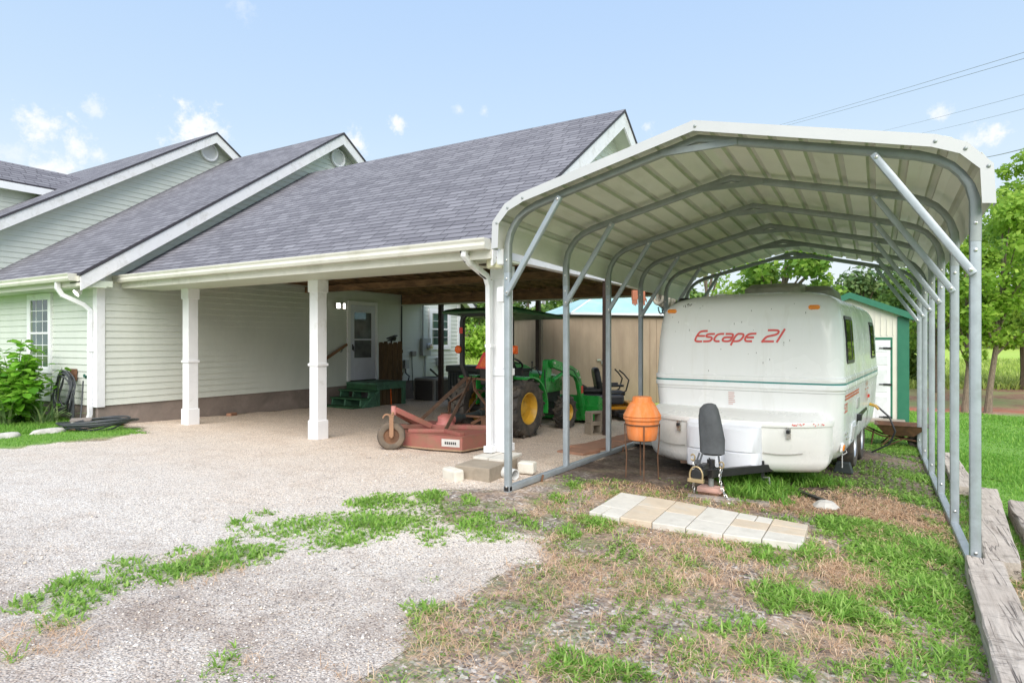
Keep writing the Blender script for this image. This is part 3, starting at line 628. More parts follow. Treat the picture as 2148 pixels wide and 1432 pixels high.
# front facing dormer on the tall wing (far left)
XC = -16.9
mb = MB(); siding(mb, 'X', XC, 1, [(3.9, 3.0), (6.9, 3.0), (6.9, 5.02), (3.9, 5.02)]); mb.build('dormer_wall', M['siding'], house)
mb = MB(); siding(mb, 'Y', 3.9, -1, [(-18.34, 3.0), (XC, 3.0), (XC, 5.1), (-17.62, 5.6), (-18.34, 5.1)]); mb.build('dormer_wall', M['siding'], house)
def dormer_slope(x0, z0, x1, z1):
    me = bpy.data.meshes.new('dormer_roof'); V = [(x0, 3.5, z0), (x0, 9.6, z0), (x1, 9.6, z1), (x1, 3.5, z1)]; V += [(x, y, z - .05) for x, y, z in V]
    F = [(0, 1, 2, 3), (7, 6, 5, 4), (0, 4, 5, 1), (1, 5, 6, 2), (2, 6, 7, 3), (3, 7, 4, 0)]
    Mi = ROOT[house.name].inverted(); me.from_pydata([tuple(Mi @ Vector(p)) for p in V], [], F); uv = me.uv_layers.new(name='UVMap')
    Ls = math.hypot(x1 - x0, z1 - z0)
    for li, q in zip(me.polygons[0].loop_indices, ((0, 0), (6.1, 0), (6.1, Ls), (0, Ls))): uv.data[li].uv = q
    me.materials.append(M['shingle']); me.materials.append(M['shingleedge'])
    for i, p in enumerate(me.polygons): p.material_index = min(i, 1)
    o = bpy.data.objects.new('dormer_roof', me); COL.objects.link(o); o.parent = house; ROOT[o.name] = ROOT[house.name]
DZ = 5.16
dormer_slope(XC + .26, DZ, -17.62, DZ + .63); dormer_slope(-18.60, DZ, -17.62, DZ + .63)
mb = MB(); mb.bb(XC + .245, XC + .265, 3.5, 6.95, DZ - .2, DZ - .04); mb.build('fascia', M['white'], house)
mb = MB(); mb.bb(XC, XC + .245, 3.5, 6.9, DZ - .19, DZ - .17); mb.build('soffit', M['soffit'], house)
# eave gutters ------------------------------------------------------------
GS = [(-.06, -.055), (.05, -.055), (.065, -.02), (.06, .015), (.075, .045), (.075, .06), (-.06, .06)]
def gutter(x0, x1, y, z):
    sec = [(-b, a) for a, b in GS]
    mb = MB(); o = 0
    pts = [(-a, b) for a, b in GS]
    n = len(pts)
    mb.add([(x0, y + a, z + b) for a, b in pts] + [(x1, y + a, z + b) for a, b in pts], [(i, (i + 1) % n, n + (i + 1) % n, n + i) for i in range(n)] + [tuple(range(n))[::-1], tuple(range(n, 2 * n))])
    return mb.build('gutter', M['gutter'], house)
gutter(-26, -10.93, 4.80, 2.585)
mb = MB(); mb.bb(-26, -10.87, 4.86, 4.885, 2.45, 2.61); mb.build('fascia', M['gutter'], house)
mb = MB(); mb.bb(-26, XB + .28, 4.885, YF, 2.445, 2.465); mb.build('soffit', M['soffit'], house)
mb = MB(); mb.bb(XB + .0305, XB + .27, 4.90, YF + .10, 2.465, 2.56); mb.build('eave_return', M['soffit'], house)
def vent(x, y, z, r):
    Mx = Matrix.Translation((x, y, z)) @ Matrix.Rotation(PI / 2, 4, 'Y')
    mb = MB(); mb.lathe([(r * .80, .02), (r * .80, .055), (r * .9, .065), (r, .055), (r, .0)], 36, Mx); v = mb.build('gable_vent', M['white'], house, smooth=True)
    mb = MB()
    for k in range(-5, 6):
        zz = k * r * .148; hw = math.sqrt(max((r * .8) ** 2 - zz ** 2, 0))
        if hw > .02: mb.box((x + .028, y, z + zz), (.006, 2 * hw, r * .15), ry=R(35))
    mb.build('louvre', M['white'], v)
    mb = MB(); mb.lathe([(.001, .006), (r * .82, .006)], 30, Mx); mb.build('vent_backing', M['soffit'], v)
vent(XA + .024, 9.86, 6.56, .245); vent(XB + .024, 10.52, 5.945, .215)
# ---- windows
def window(axis, c, sgn, t0, t1, z0, z1, tr=.10, cols=3, rows=2, sill=False):
    pt = (lambda a, b, d0, d1, e0, e1: (min(c + sgn * d0, c + sgn * d1), max(c + sgn * d0, c + sgn * d1), a, b, e0, e1)) if axis == 'X' else (lambda a, b, d0, d1, e0, e1: (a, b, min(c + sgn * d0, c + sgn * d1), max(c + sgn * d0, c + sgn * d1), e0, e1))
    mb = MB()
    mb.bb(*pt(t0, t0 + tr, 0, .048, z0, z1)); mb.bb(*pt(t1 - tr, t1, 0, .048, z0, z1)); mb.bb(*pt(t0 + tr, t1 - tr, 0, .048, z1 - tr, z1)); mb.bb(*pt(t0 + tr, t1 - tr, 0, .048, z0, z0 + tr))
    f = mb.build('window', M['white'], house, bevel=.004)
    a, b, e, h_ = t0 + tr, t1 - tr, z0 + tr, z1 - tr; mz = (e + h_) / 2
    mb = MB(); mb.bb(*pt(a, b, .001, .0265, e, h_)); mb.build('pane', M['glass'], f)
    mb = MB(); s = .032
    for lo, hi, d in ((mz - .012, h_, .041), (e, mz + .012, .037)):
        mb.bb(*pt(a, a + s, .0267, d, lo, hi)); mb.bb(*pt(b - s, b, .0267, d, lo, hi)); mb.bb(*pt(a + s, b - s, .0267, d, hi - s, hi)); mb.bb(*pt(a + s, b - s, .0267, d, lo, lo + s))
    mb.build('sash', M['white'], f)
    mb = MB()
    for lo, hi in ((mz + .02, h_ - s), (e + s, mz - .02)):
        for k in range(1, cols): x = a + (b - a) * k / cols; mb.bb(*pt(x - .006, x + .006, .0268, .031, lo, hi))
        for k in range(1, rows): z = lo + (hi - lo) * k / rows; mb.bb(*pt(a + s, b - s, .0269, .0307, z - .006, z + .006))
    mb.build('muntins', M['white'], f)
    mb = MB(); mb.bb(*pt(a + .03, a + .10, .02655, .0267, e + .05, h_ - .05)); mb.build('curtain', P('pale_green_curtain', (.18, .22, .15), .8), f)
    return f
window('Y', YF, -1, -13.62, -12.70, 1.0, 2.44, .085, 3, 3)
window('X', XB, 1, 14.02, 15.05, 1.33, 2.53, .11, 2, 2)
# ---- storm door in the gable wall under the carport
mb = MB()
mb.bb(XB, XB + .05, 10.84, 10.93, .60, 2.57); mb.bb(XB, XB + .05, 11.80, 11.885, .60, 2.57); mb.bb(XB, XB + .05, 10.93, 11.80, 2.48, 2.57)
d = mb.build('door', M['white'], house, bevel=.004)
mb = MB(); y0, y1, z0, z1 = 10.935, 11.795, .615, 2.475
mb.bb(XB + .006, XB + .040, y0, y0 + .13, z0, z1); mb.bb(XB + .006, XB + .040, y1 - .13, y1, z0, z1); mb.bb(XB + .006, XB + .040, y0 + .13, y1 - .13, 2.29, z1)
mb.bb(XB + .006, XB + .040, y0 + .13, y1 - .13, z0, 1.165); mb.bb(XB + .006, XB + .044, y0 + .13, y1 - .13, 1.60, 1.635)
mb.build('door_leaf', P('door_blue_white', (.66, .68, .76), .45, 0, .04), d, bevel=.003)
mb = MB(); mb.bb(XB + .007, XB + .030, y0 + .13, y1 - .13, 1.165, 2.29); mb.build('door_glass', M['doorglass'], d)
mb = MB(); mb.tube([(XB + .04, y0 + .07, 1.44), (XB + .075, y0 + .07, 1.46), (XB + .075, y0 + .075, 1.33)], .011, 8); mb.bb(XB + .036, XB + .046, y0 + .05, y0 + .09, 1.36, 1.50); mb.build('handle', M['black'], d)
mb = MB(); mb.bb(XB + .001, XB + .06, 10.92, 11.81, .575, .612); mb.build('threshold', M['black'], d)
mb = MB(); mb.tube([(XB + .03, 12.83, .5), (XB + .03, 12.835, 2.85)], .018, 6); mb.build('dark_cable', M['black'], house)
# ---- attached carport roof, ridge along X
XP, YrP, ZrP, sP = -3.58, 9.68, 5.40, .668
roofP = lambda y: ZrP - sP * abs(y - YrP)
eP, bP = 5.62, 13.74
roofslab('roof_slope', XB + .027, XP, eP, roofP(eP), YrP, ZrP); roofslab('roof_slope', XB + .027, XP, bP, roofP(bP), YrP, ZrP)
rake(XP - .045, [(eP + .02, roofP(eP) - .052), (YrP, ZrP - .052)], .24); rake(XP - .045, [(YrP, ZrP - .052), (bP, roofP(bP) - .052)], .24)
XPW = -3.93
soffit(XPW, XP - .046, [(eP, roofP(eP)), (YrP, ZrP), (bP, roofP(bP))], .13)
mb = MB(); siding(mb, 'X', XPW, 1, [(6.3, 2.80), (12.95, 2.80), (YrP + .1, ZrP - .16), (YrP - .1, ZrP - .16)], 2.80); mb.build('gable_wall', M['siding'], house)
mb = MB(); mb.bb(XPW - .06, XPW + .07, 6.30, 12.98, 2.565, 2.795); mb.build('gable_beam', M['white'], house)
mb = MB(); mb.bb(XPW - .02, XPW + .16, 6.30, 13.4, 2.80, 2.93); mb.build('gable_trim', M['gutter'], house)
gutter(XB + .02, XP - .03, 5.555, 2.62)
mb = MB(); mb.bb(XB + .05, XP - .03, 5.618, 5.64, 2.47, 2.66); mb.build('fascia', M['gutter'], house)
mb = MB(); mb.bb(XB + .12, XP - .03, 5.64, 6.30, 2.475, 2.495); mb.build('soffit', M['soffit'], house)
mb = MB(); mb.bb(XB + .45, XPW + .07, 6.30, 6.47, 2.485, 2.78); mb.build('front_beam', P('beam_cream_green', (.55, .56, .46), .5, 0, .05, 3), house)
mb = MB(); mb.bb(XB + .02, XPW - .07, 12.83, 12.95, 2.57, 2.93); mb.build('back_beam', M['lumber'], house)
mb = MB(); mb.bb(XB + .02, XPW - .07, 12.82, 12.99, 2.535, 2.565); mb.build('beam_cap', M['soffit'], house)
jo = MB(); k = XB + .3
while k < XPW - .1:
    jo.bb(k, k + .04, 6.48, 12.82, 2.80, 2.99); k += .41
jo.build('ceiling_joists', M['lumber'], house)
mb = MB(); mb.bb(XB + .02, XPW - .07, 7.55, 7.63, 2.66, 2.795); mb.build('girder', P('warm_lumber', (.42, .23, .085), .8, 0, .35, 5), house)
mb = MB(); mb.bb(XB + .02, XPW - .07, 9.55, 9.66, 2.665, 2.795); mb.build('girder', M['lumber'], house)
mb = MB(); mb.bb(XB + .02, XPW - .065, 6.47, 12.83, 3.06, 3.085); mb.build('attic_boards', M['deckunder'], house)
# posts
def column(x, y, label=None):
    z0 = zg(x, y) - .02
    mb = MB(); mb.bb(x - .0875, x + .0875, y - .0875, y + .0875, z0, 2.47); c = mb.build('porch_column', M['white'], house, bevel=.004)
    for nm, hw, a, b in (('column_base', .104, z0 - .0, z0 + .30), ('column_collar', .106, 1.205, 1.245), ('column_cap', .105, 2.30, 2.484)):
        mb = MB(); mb.bb(x - hw, x + hw, y - hw, y + hw, a, b); mb.build(nm, M['white'], c, bevel=.005)
    if label: c['label'] = label
    return c
column(-10.22, 6.30, 'square white column nearer the house wall'); column(-7.19, 6.42, 'square white column at the middle of the carport front')
# end column with battens, standing on the block
mb = MB(); mb.bb(-3.905, -3.725, 6.10, 6.28, .279, 2.44); c = mb.build('porch_column', M['white'], house, bevel=.004); c['label'] = 'white boxed end column behind the downspout'
for nm, a, b in (('column_collar', 1.17, 1.25), ('column_cap', 2.30, 2.46), ('column_base', .281, .37)):
    mb = MB(); mb.bb(-3.92, -3.71, 6.085, 6.30, a, b); mb.build(nm, M['white'], c, bevel=.004)
mb = MB()
for xx in (-3.905, -3.752): mb.bb(xx, xx + .03, 6.075, 6.084, .34, 1.16); mb.bb(xx, xx + .03, 6.075, 6.084, 1.26, 2.29)
mb.build('batten', M['white'], c)
def pipepost(x, y, zt, w=.075):
    mb = MB(); mb.bb(x - w / 2, x + w / 2, y - w / 2, y + w / 2, zg(x, y) - .05, zt); mb.build('support_post', M['rustpost'], house, bevel=.006)
pipepost(-9.84, 12.90, 2.54, .11); pipepost(-6.95, 12.90, 2.54, .10); pipepost(-3.865, 9.52, 2.66, .085)
mb = MB(); mb.bb(-4.01, -3.85, 5.98, 6.08, 2.46, 2.64); mb.build('bracket_block', M['rustpost'], house)
# downspouts
def spout(pts, w=.075, h_=.055, mat='white', n='downspout', up=(1, 0, 0)):
    sec = [(-w / 2, -h_ / 2), (w / 2, -h_ / 2), (w / 2, h_ / 2), (-w / 2, h_ / 2)]
    mb = MB(); mb.sweep(pts, sec, up); return mb.build(n, M[mat], house, bevel=.012)
ds = spout([(-11.42, 4.80, 2.54), (-11.42, 4.80, 2.43), (-11.40, 4.86, 2.32), (-11.28, 5.12, 2.17), (-11.255, 5.20, 2.08), (-11.255, 5.20, .36), (-11.255, 5.17, .26), (-11.20, 4.95, .205), (-11.1, 4.72, .20)])
mb = MB(); mb.box((-11.255, 5.20, 1.42), (.087, .067, .03)); mb.build('downspout_joint', M['white'], ds)
ds = spout([(-3.90, 5.56, 2.59), (-3.92, 5.56, 2.52), (-3.91, 5.66, 2.44), (-3.875, 5.93, 2.32), (-3.87, 5.98, 2.22), (-3.87, 6.0, .285)], .072, .06)
mb = MB(); mb.box((-3.87, 6.0, 1.52), (.086, .075, .035)); mb.build('downspout_joint', M['white'], ds)
mb = MB(); mb.box((-3.87, 6.0, .325), (.11, .09, .07)); mb.build('downspout_shoe', M['white'], ds)
mb = MB(); mb.bar((-3.95, 5.53, 2.61), (-3.72, 5.53, 2.62), .05, .03); mb.sweep([(-3.955, 5.525, 2.60), (-3.935, 5.60, 2.46), (-3.86, 5.94, 2.28)], [(-.012, -.012), (.012, -.012), (.012, .012), (-.012, .012)], (0, 0, 1)); mb.build('dark_strap', M['black'], ds)
# ---- fixtures on the house: things of their own
def wall_lamp():
    t = thing('wall_light', 'lit twin-head security light on the wall left of the storm door', 'wall light', (XB + .024, 10.55, 2.42))
    mb = MB(); mb.box((XB + .035, 10.55, 2.43), (.04, .11, .11)); mb.build('mount', M['white'], t, bevel=.006)
    for s in (-1, 1):
        mb = MB(); mb.box((XB + .10, 10.55 + s * .085, 2.42), (.06, .10, .14), rz=s * .3); h_ = mb.build('lamp_head', M['white'], t, bevel=.01)
        mb = MB(); mb.box((XB + .133, 10.55 + s * .095, 2.42), (.008, .085, .12), rz=s * .3); mb.build('lit_lens', M['lit'], h_)
wall_lamp()
t = thing('flood_light', 'small lit floodlight under the eave by the left downspout', 'floodlight', (-11.36, 5.1, 2.44))
mb = MB(); mb.lathe([(.02, 0), (.05, .03), (.062, .10)], 16, Matrix.Translation((-11.36, 5.12, 2.42)) @ Matrix.Rotation(R(125), 4, 'X')); mb.build('lamp_head', M['white'], t, smooth=True)
mb = MB(); mb.lathe([(.001, .099), (.058, .099)], 16, Matrix.Translation((-11.36, 5.12, 2.42)) @ Matrix.Rotation(R(125), 4, 'X')); mb.build('lit_lens', M['lit'], t)
mb = MB(); mb.tube([(-11.36, 5.12, 2.445), (-11.36, 5.12, 2.42)], .02, 8); mb.build('mount', M['white'], t)
t = thing('yard_light', 'round yard light with grey cap and milky lens beside the end column top', 'yard light', (-3.66, 5.76, 2.38))
MX = Matrix.Translation((-3.66, 5.78, 2.38))
mb = MB(); mb.lathe([(.001, .0), (.085, .0), (.093, .03), (.093, .10)], 24, MX); mb.build('lens', M['lampglass'], t, smooth=True)
mb = MB(); mb.lathe([(.098, .10), (.098, .115), (.075, .12), (.075, .19), (.06, .205), (.001, .207)], 24, MX); mb.build('cap', P('grey_lamp_cap', (.17, .14, .14), .6), t, smooth=True)
mb = MB(); mb.bar((-3.66, 5.86, 2.50), (-3.72, 6.1, 2.50), .05); mb.build('arm', M['rustpost'], t)
for z, nm in ((2.40, 'white junction box high on the front carport post'), (2.03, 'white junction box lower on the front carport post')):
    t = thing('junction_box', nm, 'junction box', (-3.19, 5.2, z))
    mb = MB(); mb.box((-3.185, 5.165, z), (.07, .07, .15)); mb.build('case', M['pvc'], t, bevel=.006)
    mb = MB(); mb.box((-3.225, 5.165, z), (.008, .055, .13)); mb.build('cover', M['white'], t)
t = thing('electric_meter', 'grey electric meter panel with conduits on the back wall', 'meter', (XB + .024, 13.8, 1.2))
mb = MB(); mb.bb(XB + .024, XB + .13, 13.62, 13.98, 1.16, 1.66); mb.build('cabinet', M['greybox'], t, bevel=.008)
mb = MB(); mb.lathe([(.09, .0), (.09, .05), (.075, .06), (.075, .11), (.001, .12)], 20, Matrix.Translation((XB + .13, 13.87, 1.43)) @ Matrix.Rotation(PI / 2, 4, 'Y')); mb.build('meter_dial', M['chrome'], t, smooth=True)
mb = MB(); mb.tube([(XB + .06, 13.70, 1.66), (XB + .06, 13.70, 2.9)], .025, 8); mb.build('conduit', M['greybox'], t, smooth=True)
mb = MB(); mb.tube([(XB + .06, 13.80, 1.16), (XB + .06, 13.80, .3)], .022, 8); mb.build('conduit', M['greybox'], t, smooth=True)
t = thing('utility_box', 'beige rounded cable box left of the electric meter', 'utility box', (XB + .024, 13.3, 1.2))
mb = MB(); mb.bb(XB + .024, XB + .10, 13.19, 13.38, 1.16, 1.30); mb.build('case', M['ac'], t, bevel=.02)
mb = MB(); mb.tube([(XB + .04, 13.24, 1.16), (XB + .04, 13.30, .2)], .011, 6); mb.build('cable', M['black'], t)
for y, z, lab in ((12.98, .95, 'grey switch box nearest the picket screen with black cable'), (14.42, .98, 'grey switch box under the back window')):
    t = thing('disconnect_box', lab, 'switch box', (XB + .024, y, z))
    mb = MB(); mb.bb(XB + .024, XB + .10, y - .08, y + .08, z - .12, z + .12); mb.build('case', M['greybox'], t, bevel=.006)
    mb = MB(); mb.tube([(XB + .05, y - .02, z - .12), (XB + .07, y - .02, z - .25), (XB + .12, y + .06, z - .33), (XB + .10, y + .04, .5)], .02, 8); mb.build('cable', M['black'] if y < 13 else M['greybox'], t, smooth=True)
t = thing('air_conditioner', 'round cornered outdoor air conditioning unit with fine grille against the back wall', 'air conditioner', (-10.3, 13.55, 0))
zz = zg(-10.3, 13.5); ring = lambda hw, z, r=.09: [(-10.45 + sx * (hw - r) + r * math.cos(q), 13.3 + sy * (hw - r) + r * math.sin(q), z) for sx, sy, q0 in ((1, 1, 0), (-1, 1, PI / 2), (-1, -1, PI), (1, -1, 1.5 * PI)) for q in [q0 + k * PI / 10 for k in range(6)]]
mb = MB(); mb.loft([ring(.35, zz), ring(.35, zz + .55)]); mb.build('casing', P('grille_dark_grey', (.07, .065, .06), .6, .2, .3, 60), t, smooth=True)
mb = MB(); mb.loft([ring(.365, zz + .55), ring(.365, zz + .60), ring(.32, zz + .62)]); mb.build('top_pan', M['ac'], t, smooth=True)
mb = MB()
for a, b in ((1, 1), (1, -1), (-1, -1), (-1, 1)): mb.bb(-10.45 + a * .325 - .03, -10.45 + a * .325 + .03, 13.3 + b * .325 - .03, 13.3 + b * .325 + .03, zz, zz + .55)
mb.build('corner_post', M['ac'], t)
mb = MB()
for k in range(7): mb.lathe([(.05 + k * .035, zz + .626), (.058 + k * .035, zz + .631)], 24, Matrix.Translation((-10.45, 13.3, 0)))
mb.build('fan_guard', M['blackmetal'], t)
mb = MB(); mb.bar((XB + .08, 14.0, .78), (XB + .3, 14.12, .55), .05); single(mb, 'line_cover', M['blackmetal'], 'black insulated pipe running down to the air conditioner', 'pipe')
# ---- steps, platform, picket screen
st = thing('porch_steps', 'dark green wooden platform and steps below the storm door', 'steps', (-10.6, 11.4, .05))
zs = .04
mb = MB(); mb.bb(XB + .03, -10.15, 10.80, 11.88, .55, .59)
mb.build('platform', M['deckgreen2'], st, bevel=.005)
mb = MB(); mb.bb(XB + .03, -10.16, 10.81, 10.84, .43, .549); mb.build('riser_board', M['deckgreen'], st)
mb = MB(); mb.bb(-10.19, -10.155, 10.845, 11.87, .42, .549); mb.build('apron', M['deckgreen2'], st)
mb = MB()
for y in (10.86, 11.78): mb.bb(-10.25, -10.16, y, y + .09, zg(-10.1, y) - .03, .42)
mb.build('leg', M['deckgreen2'], st)
for k, (z, y) in enumerate(((.43, 10.52), (.265, 10.26), (.09, 10.02))):
    mb = MB(); mb.bb(XB + .05, -10.10, y, y + .30, z - .035, z); mb.build('tread', M['deckgreen'], st, bevel=.004)
for x in (XB + .08, -10.66, -10.17):
    mb = MB(); mb.add([(x, 9.98, zs), (x, 10.80, zs), (x, 10.80, .39), (x, 10.56, .385), (x, 10.53, .225), (x, 10.30, .225), (x, 10.27, zs + .02)] + [(x + .045, 9.98, zs), (x + .045, 10.80, zs), (x + .045, 10.80, .39), (x + .045, 10.56, .385), (x + .045, 10.53, .225), (x + .045, 10.30, .225), (x + .045, 10.27, zs + .02)],
        [tuple(range(7))[::-1], tuple(range(7, 14))] + [(i, (i + 1) % 7, 7 + (i + 1) % 7, 7 + i) for i in range(7)]); mb.build('stringer', M['deckgreen2'], st)
mb = MB(); mb.bar((-10.11, 10.83, .40), (-10.11, 10.28, zs), .09, .04); mb.build('brace_board', M['deckgreen2'], st)
sc = thing('picket_screen', 'weathered brown picket panel standing on the green platform beside the door', 'fence panel', (-10.7, 11.86, .59))
x = XB + .12
for k in range(5):
    mb = MB(); zt = 1.56 + .02 * math.sin(k * 2.1)
    mb.prism([(-.07, 0), (.07, 0), (.07, zt - .64), (.045, zt - .60), (-.045, zt - .60), (-.07, zt - .64)], 0, .02, Matrix.Translation((x + .07, 11.86, .595)) @ Matrix.Rotation(PI / 2, 4, 'X')); mb.build('picket', M['fence'], sc); x += .158
mb = MB(); mb.bb(XB + .12, x - .018, 11.862, 11.885, 1.28, 1.36); mb.bb(XB + .12, x - .018, 11.862, 11.885, .72, .80); mb.build('rail', M['fence'], sc)
y = 10.97
mb = MB()
for k in range(6): mb.bb(-10.24, -10.22, y, y + .125, zg(-10.2, y) - .02, .42); y += .145
mb.build('skirt_boards', M['fence'], sc)
t = thing('solar_lamp', 'small black solar lamp clamped on top of the picket screen', 'solar lamp', (-10.62, 11.86, 1.55))
mb = MB(); mb.box((-10.60, 11.86, 1.68), (.28, .12, .03), ry=R(-16)); mb.build('panel', M['black'], t)
mb = MB(); mb.prism([(-.12, 0), (.10, .0), (.14, .10), (-.10, .02)], -.04, .04, Matrix.Translation((-10.62, 11.86, 1.58)) @ Matrix.Rotation(PI / 2, 4, 'X')); mb.build('lamp_head', M['black'], t)
mb = MB(); mb.bb(-10.64, -10.61, 11.85, 11.88, 1.46, 1.60); mb.build('clamp', M['black'], t)
t = thing('handrail', 'brown wooden handrail sloping up the wall to the storm door', 'handrail', (XB + .07, 10.4, 1.3))
mb = MB(); mb.bar((XB + .08, 9.85, 1.03), (XB + .08, 10.78, 1.50), .045, .06); mb.build('rail', M['handrail'], t, bevel=.01)
for y, z in ((10.62, 1.38), (10.0, 1.07)):
    mb = MB(); mb.tube([(XB + .024, y, z - .06), (XB + .07, y, z - .05), (XB + .08, y, z)], .01, 6); mb.build('bracket', M['black'], t)
t = thing('red_pole', 'thin orange red pole leaning behind the platform slats', 'pole', (-10.12, 11.9, .05))
mb = MB(); mb.tube([(-10.21, 11.40, .03), (-10.21, 11.38, .42)], .014, 6); mb.build('shaft', M['orange'], t)
# ------------------------------------------------------------------ METAL CARPORT
CX, CY, CS, SL = -1.27, 5.1378, 1.3, -.0216
cp = thing('metal_carport', 'galvanised steel frame carport with cream sheet roof and white front trim', 'metal carport', (CX, CY, .05))
TW = .0635
sq = lambda a: [(-a / 2, -a / 2), (a / 2, -a / 2), (a / 2, a / 2), (-a / 2, a / 2)]
def rsq(a, r=.012):
    h_ = a / 2; o = []
    for sx, sy, q in ((1, 1, 0), (-1, 1, 90), (-1, -1, 180), (1, -1, 270)):
        for k in (0, 45, 90): o.append((sx * (h_ - r) + r * math.cos(R(q + k)), sy * (h_ - r) + r * math.sin(R(q + k))))
    return o
for i in range(6):
    y = CY + CS * i; dz = SL * CS * i
    for s in (-1, 1):
        x = CX + s * 1.83; zb = (.1075 if s < 0 else 0) + dz
        mb = MB(); mb.sweep([(x, y, zb + (.0635 if i else .0)), (x, y, 2.30 + dz)], rsq(TW), (0, 1, 0)); mb.build('post', M['galv'], cp, smooth=True)
    # bent rafter with pinched corners
    pr = [(-1.83, 2.24, 1.06), (-1.832, 2.42, 1.05), (-1.828, 2.52, 1.0), (-1.80, 2.62, .85), (-1.755, 2.70, .78), (-1.70, 2.765, .80), (-1.62, 2.82, .9), (-1.50, 2.868, 1.0), (-1.2, 2.945, 1.0), (0, 3.235, 1.0)]
    pr = pr + [(-a, b, c) for a, b, c in pr[-2::-1]]
    mb = MB(); o = 0; rings = []
    for k, (a, b, c) in enumerate(pr):
        t_ = Vector((pr[min(k + 1, len(pr) - 1)][0] - pr[max(k - 1, 0)][0], 0, pr[min(k + 1, len(pr) - 1)][1] - pr[max(k - 1, 0)][1])).normalized()
        n_ = Vector((t_.z, 0, -t_.x)); p = Vector((CX + a, y, b + dz))
        rings.append([p + n_ * (u * c) + Vector((0, 1, 0)) * (v_ * (2 - c if c < 1 else c)) for u, v_ in rsq(TW)])
    mb.loft(rings); mb.build('rafter', M['galvdark'], cp, smooth=True)
    mb = MB(); mb.bar((CX - .31, y - .026, 3.155 + dz), (CX + .31, y - .026, 3.155 + dz), .03, .05); mb.build('peak_brace', M['galvdark'], cp)
    for s in (-1, 1):
        mb = MB(); a = Vector((CX + s * 1.24, y - .056, 2.90 + dz)); b = Vector((CX + s * 1.815, y - .056, 2.02 + dz))
        mb.sweep([a, b], rsq(.05, .008), (0, 1, 0)); mb.build('knee_brace', M['galv'], cp, smooth=True)
        mb = MB()
        for q in (a, b):
            d_ = (b - a).normalized() * (.03 if q is a else -.03)
            mb.lathe([(.013, 0), (.013, .008), (.001, .012)], 8, Matrix.Translation(q + d_ + Vector((0, -.026, 0))) @ Matrix.Rotation(PI / 2, 4, 'X'))
        for zz in (2.18, 2.36, .16): mb.lathe([(.011, 0), (.011, .006), (.001, .01)], 8, Matrix.Translation((CX + s * 1.83, y - .033, zz + dz)) @ Matrix.Rotation(PI / 2, 4, 'X'))
        mb.build('bolts', M['chrome'], cp)
for s in (-1, 1):
    z0 = .1075 if s < 0 else 0
    mb = MB(); a = (CX + s * 1.83, CY - .032, z0 + .032); b = (CX + s * 1.83, CY + 6.55, z0 + .032 + SL * 6.55)
    mb.sweep([a, b], rsq(TW), (0, 0, 1), s > 0); mb.build('base_rail', M['galv'], cp, smooth=True)
    mb = MB(); mb.bb(CX + s * 1.83 - .024, CX + s * 1.83 + .024, CY - .034, CY - .0325, z0 + .009, z0 + .055); mb.build('rail_opening', M['black'], cp)
mb = MB()
for yy in (5.75, 8.15, 10.2): mb.tube([(-3.055, yy, .10 + SL * (yy - CY)), (-3.045, yy + .01, .175 + SL * (yy - CY))], .012, 6)
mb.build('anchor', M['rust'], cp)
# roof sheet: profile across X, ribs run front to back
prof = [(-1.905, 2.47), (-1.893, 2.60), (-1.872, 2.705), (-1.82, 2.785), (-1.745, 2.855), (-1.66, 2.90), (-1.55, 2.935), (0, 3.305)]
prof = prof + [(-a, b) for a, b in prof[-2::-1]]
D = [0]
for a, b in zip(prof, prof[1:]): D.append(D[-1] + math.hypot(b[0] - a[0], b[1] - a[1]))
def at(s_):
    for i in range(len(D) - 1):
        if s_ <= D[i + 1] + 1e-9:
            t_ = (s_ - D[i]) / (D[i + 1] - D[i]); a, b = prof[i], prof[i + 1]; L = D[i + 1] - D[i]
            return a[0] + t_ * (b[0] - a[0]), a[1] + t_ * (b[1] - a[1]), -(b[1] - a[1]) / L, (b[0] - a[0]) / L
    return prof[-1][0], prof[-1][1], 1, 0
S = set(round(d, 4) for d in D); mid = D[-1] / 2; ribs = []
k = 0
while mid - .114 - k * .228 > .08: ribs += [mid - .114 - k * .228, mid + .114 + k * .228]; k += 1
pts = {round(d, 4): 0 for d in D}
for r in ribs:
    for dd, h_ in ((-.034, 0), (-.020, .026), (.020, .026), (.034, 0)): pts[round(r + dd, 4)] = h_
    for q in list(pts):
        if abs(q - r) < .036 and pts[q] == 0 and q in [round(d, 4) for d in D]: del pts[q]
    for dd in (-.10, .10): pts.setdefault(round(r + dd, 4), .003)
ys = [CY - .15, CY + 6.66]; ks = sorted(pts); mb = MB()
for y in ys:
    for s_ in ks:
        x, z, nx_, nz_ = at(s_); h_ = pts[s_]
        mb.v.append((CX + x + nx_ * h_, y, z + nz_ * h_ + SL * (y - CY)))
n = len(ks)
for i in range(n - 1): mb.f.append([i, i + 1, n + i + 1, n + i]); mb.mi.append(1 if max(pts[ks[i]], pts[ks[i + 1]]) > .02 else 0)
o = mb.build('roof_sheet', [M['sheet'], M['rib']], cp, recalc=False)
so_ = o.modifiers.new('thick', 'SOLIDIFY'); so_.thickness = .004; so_.offset = 1
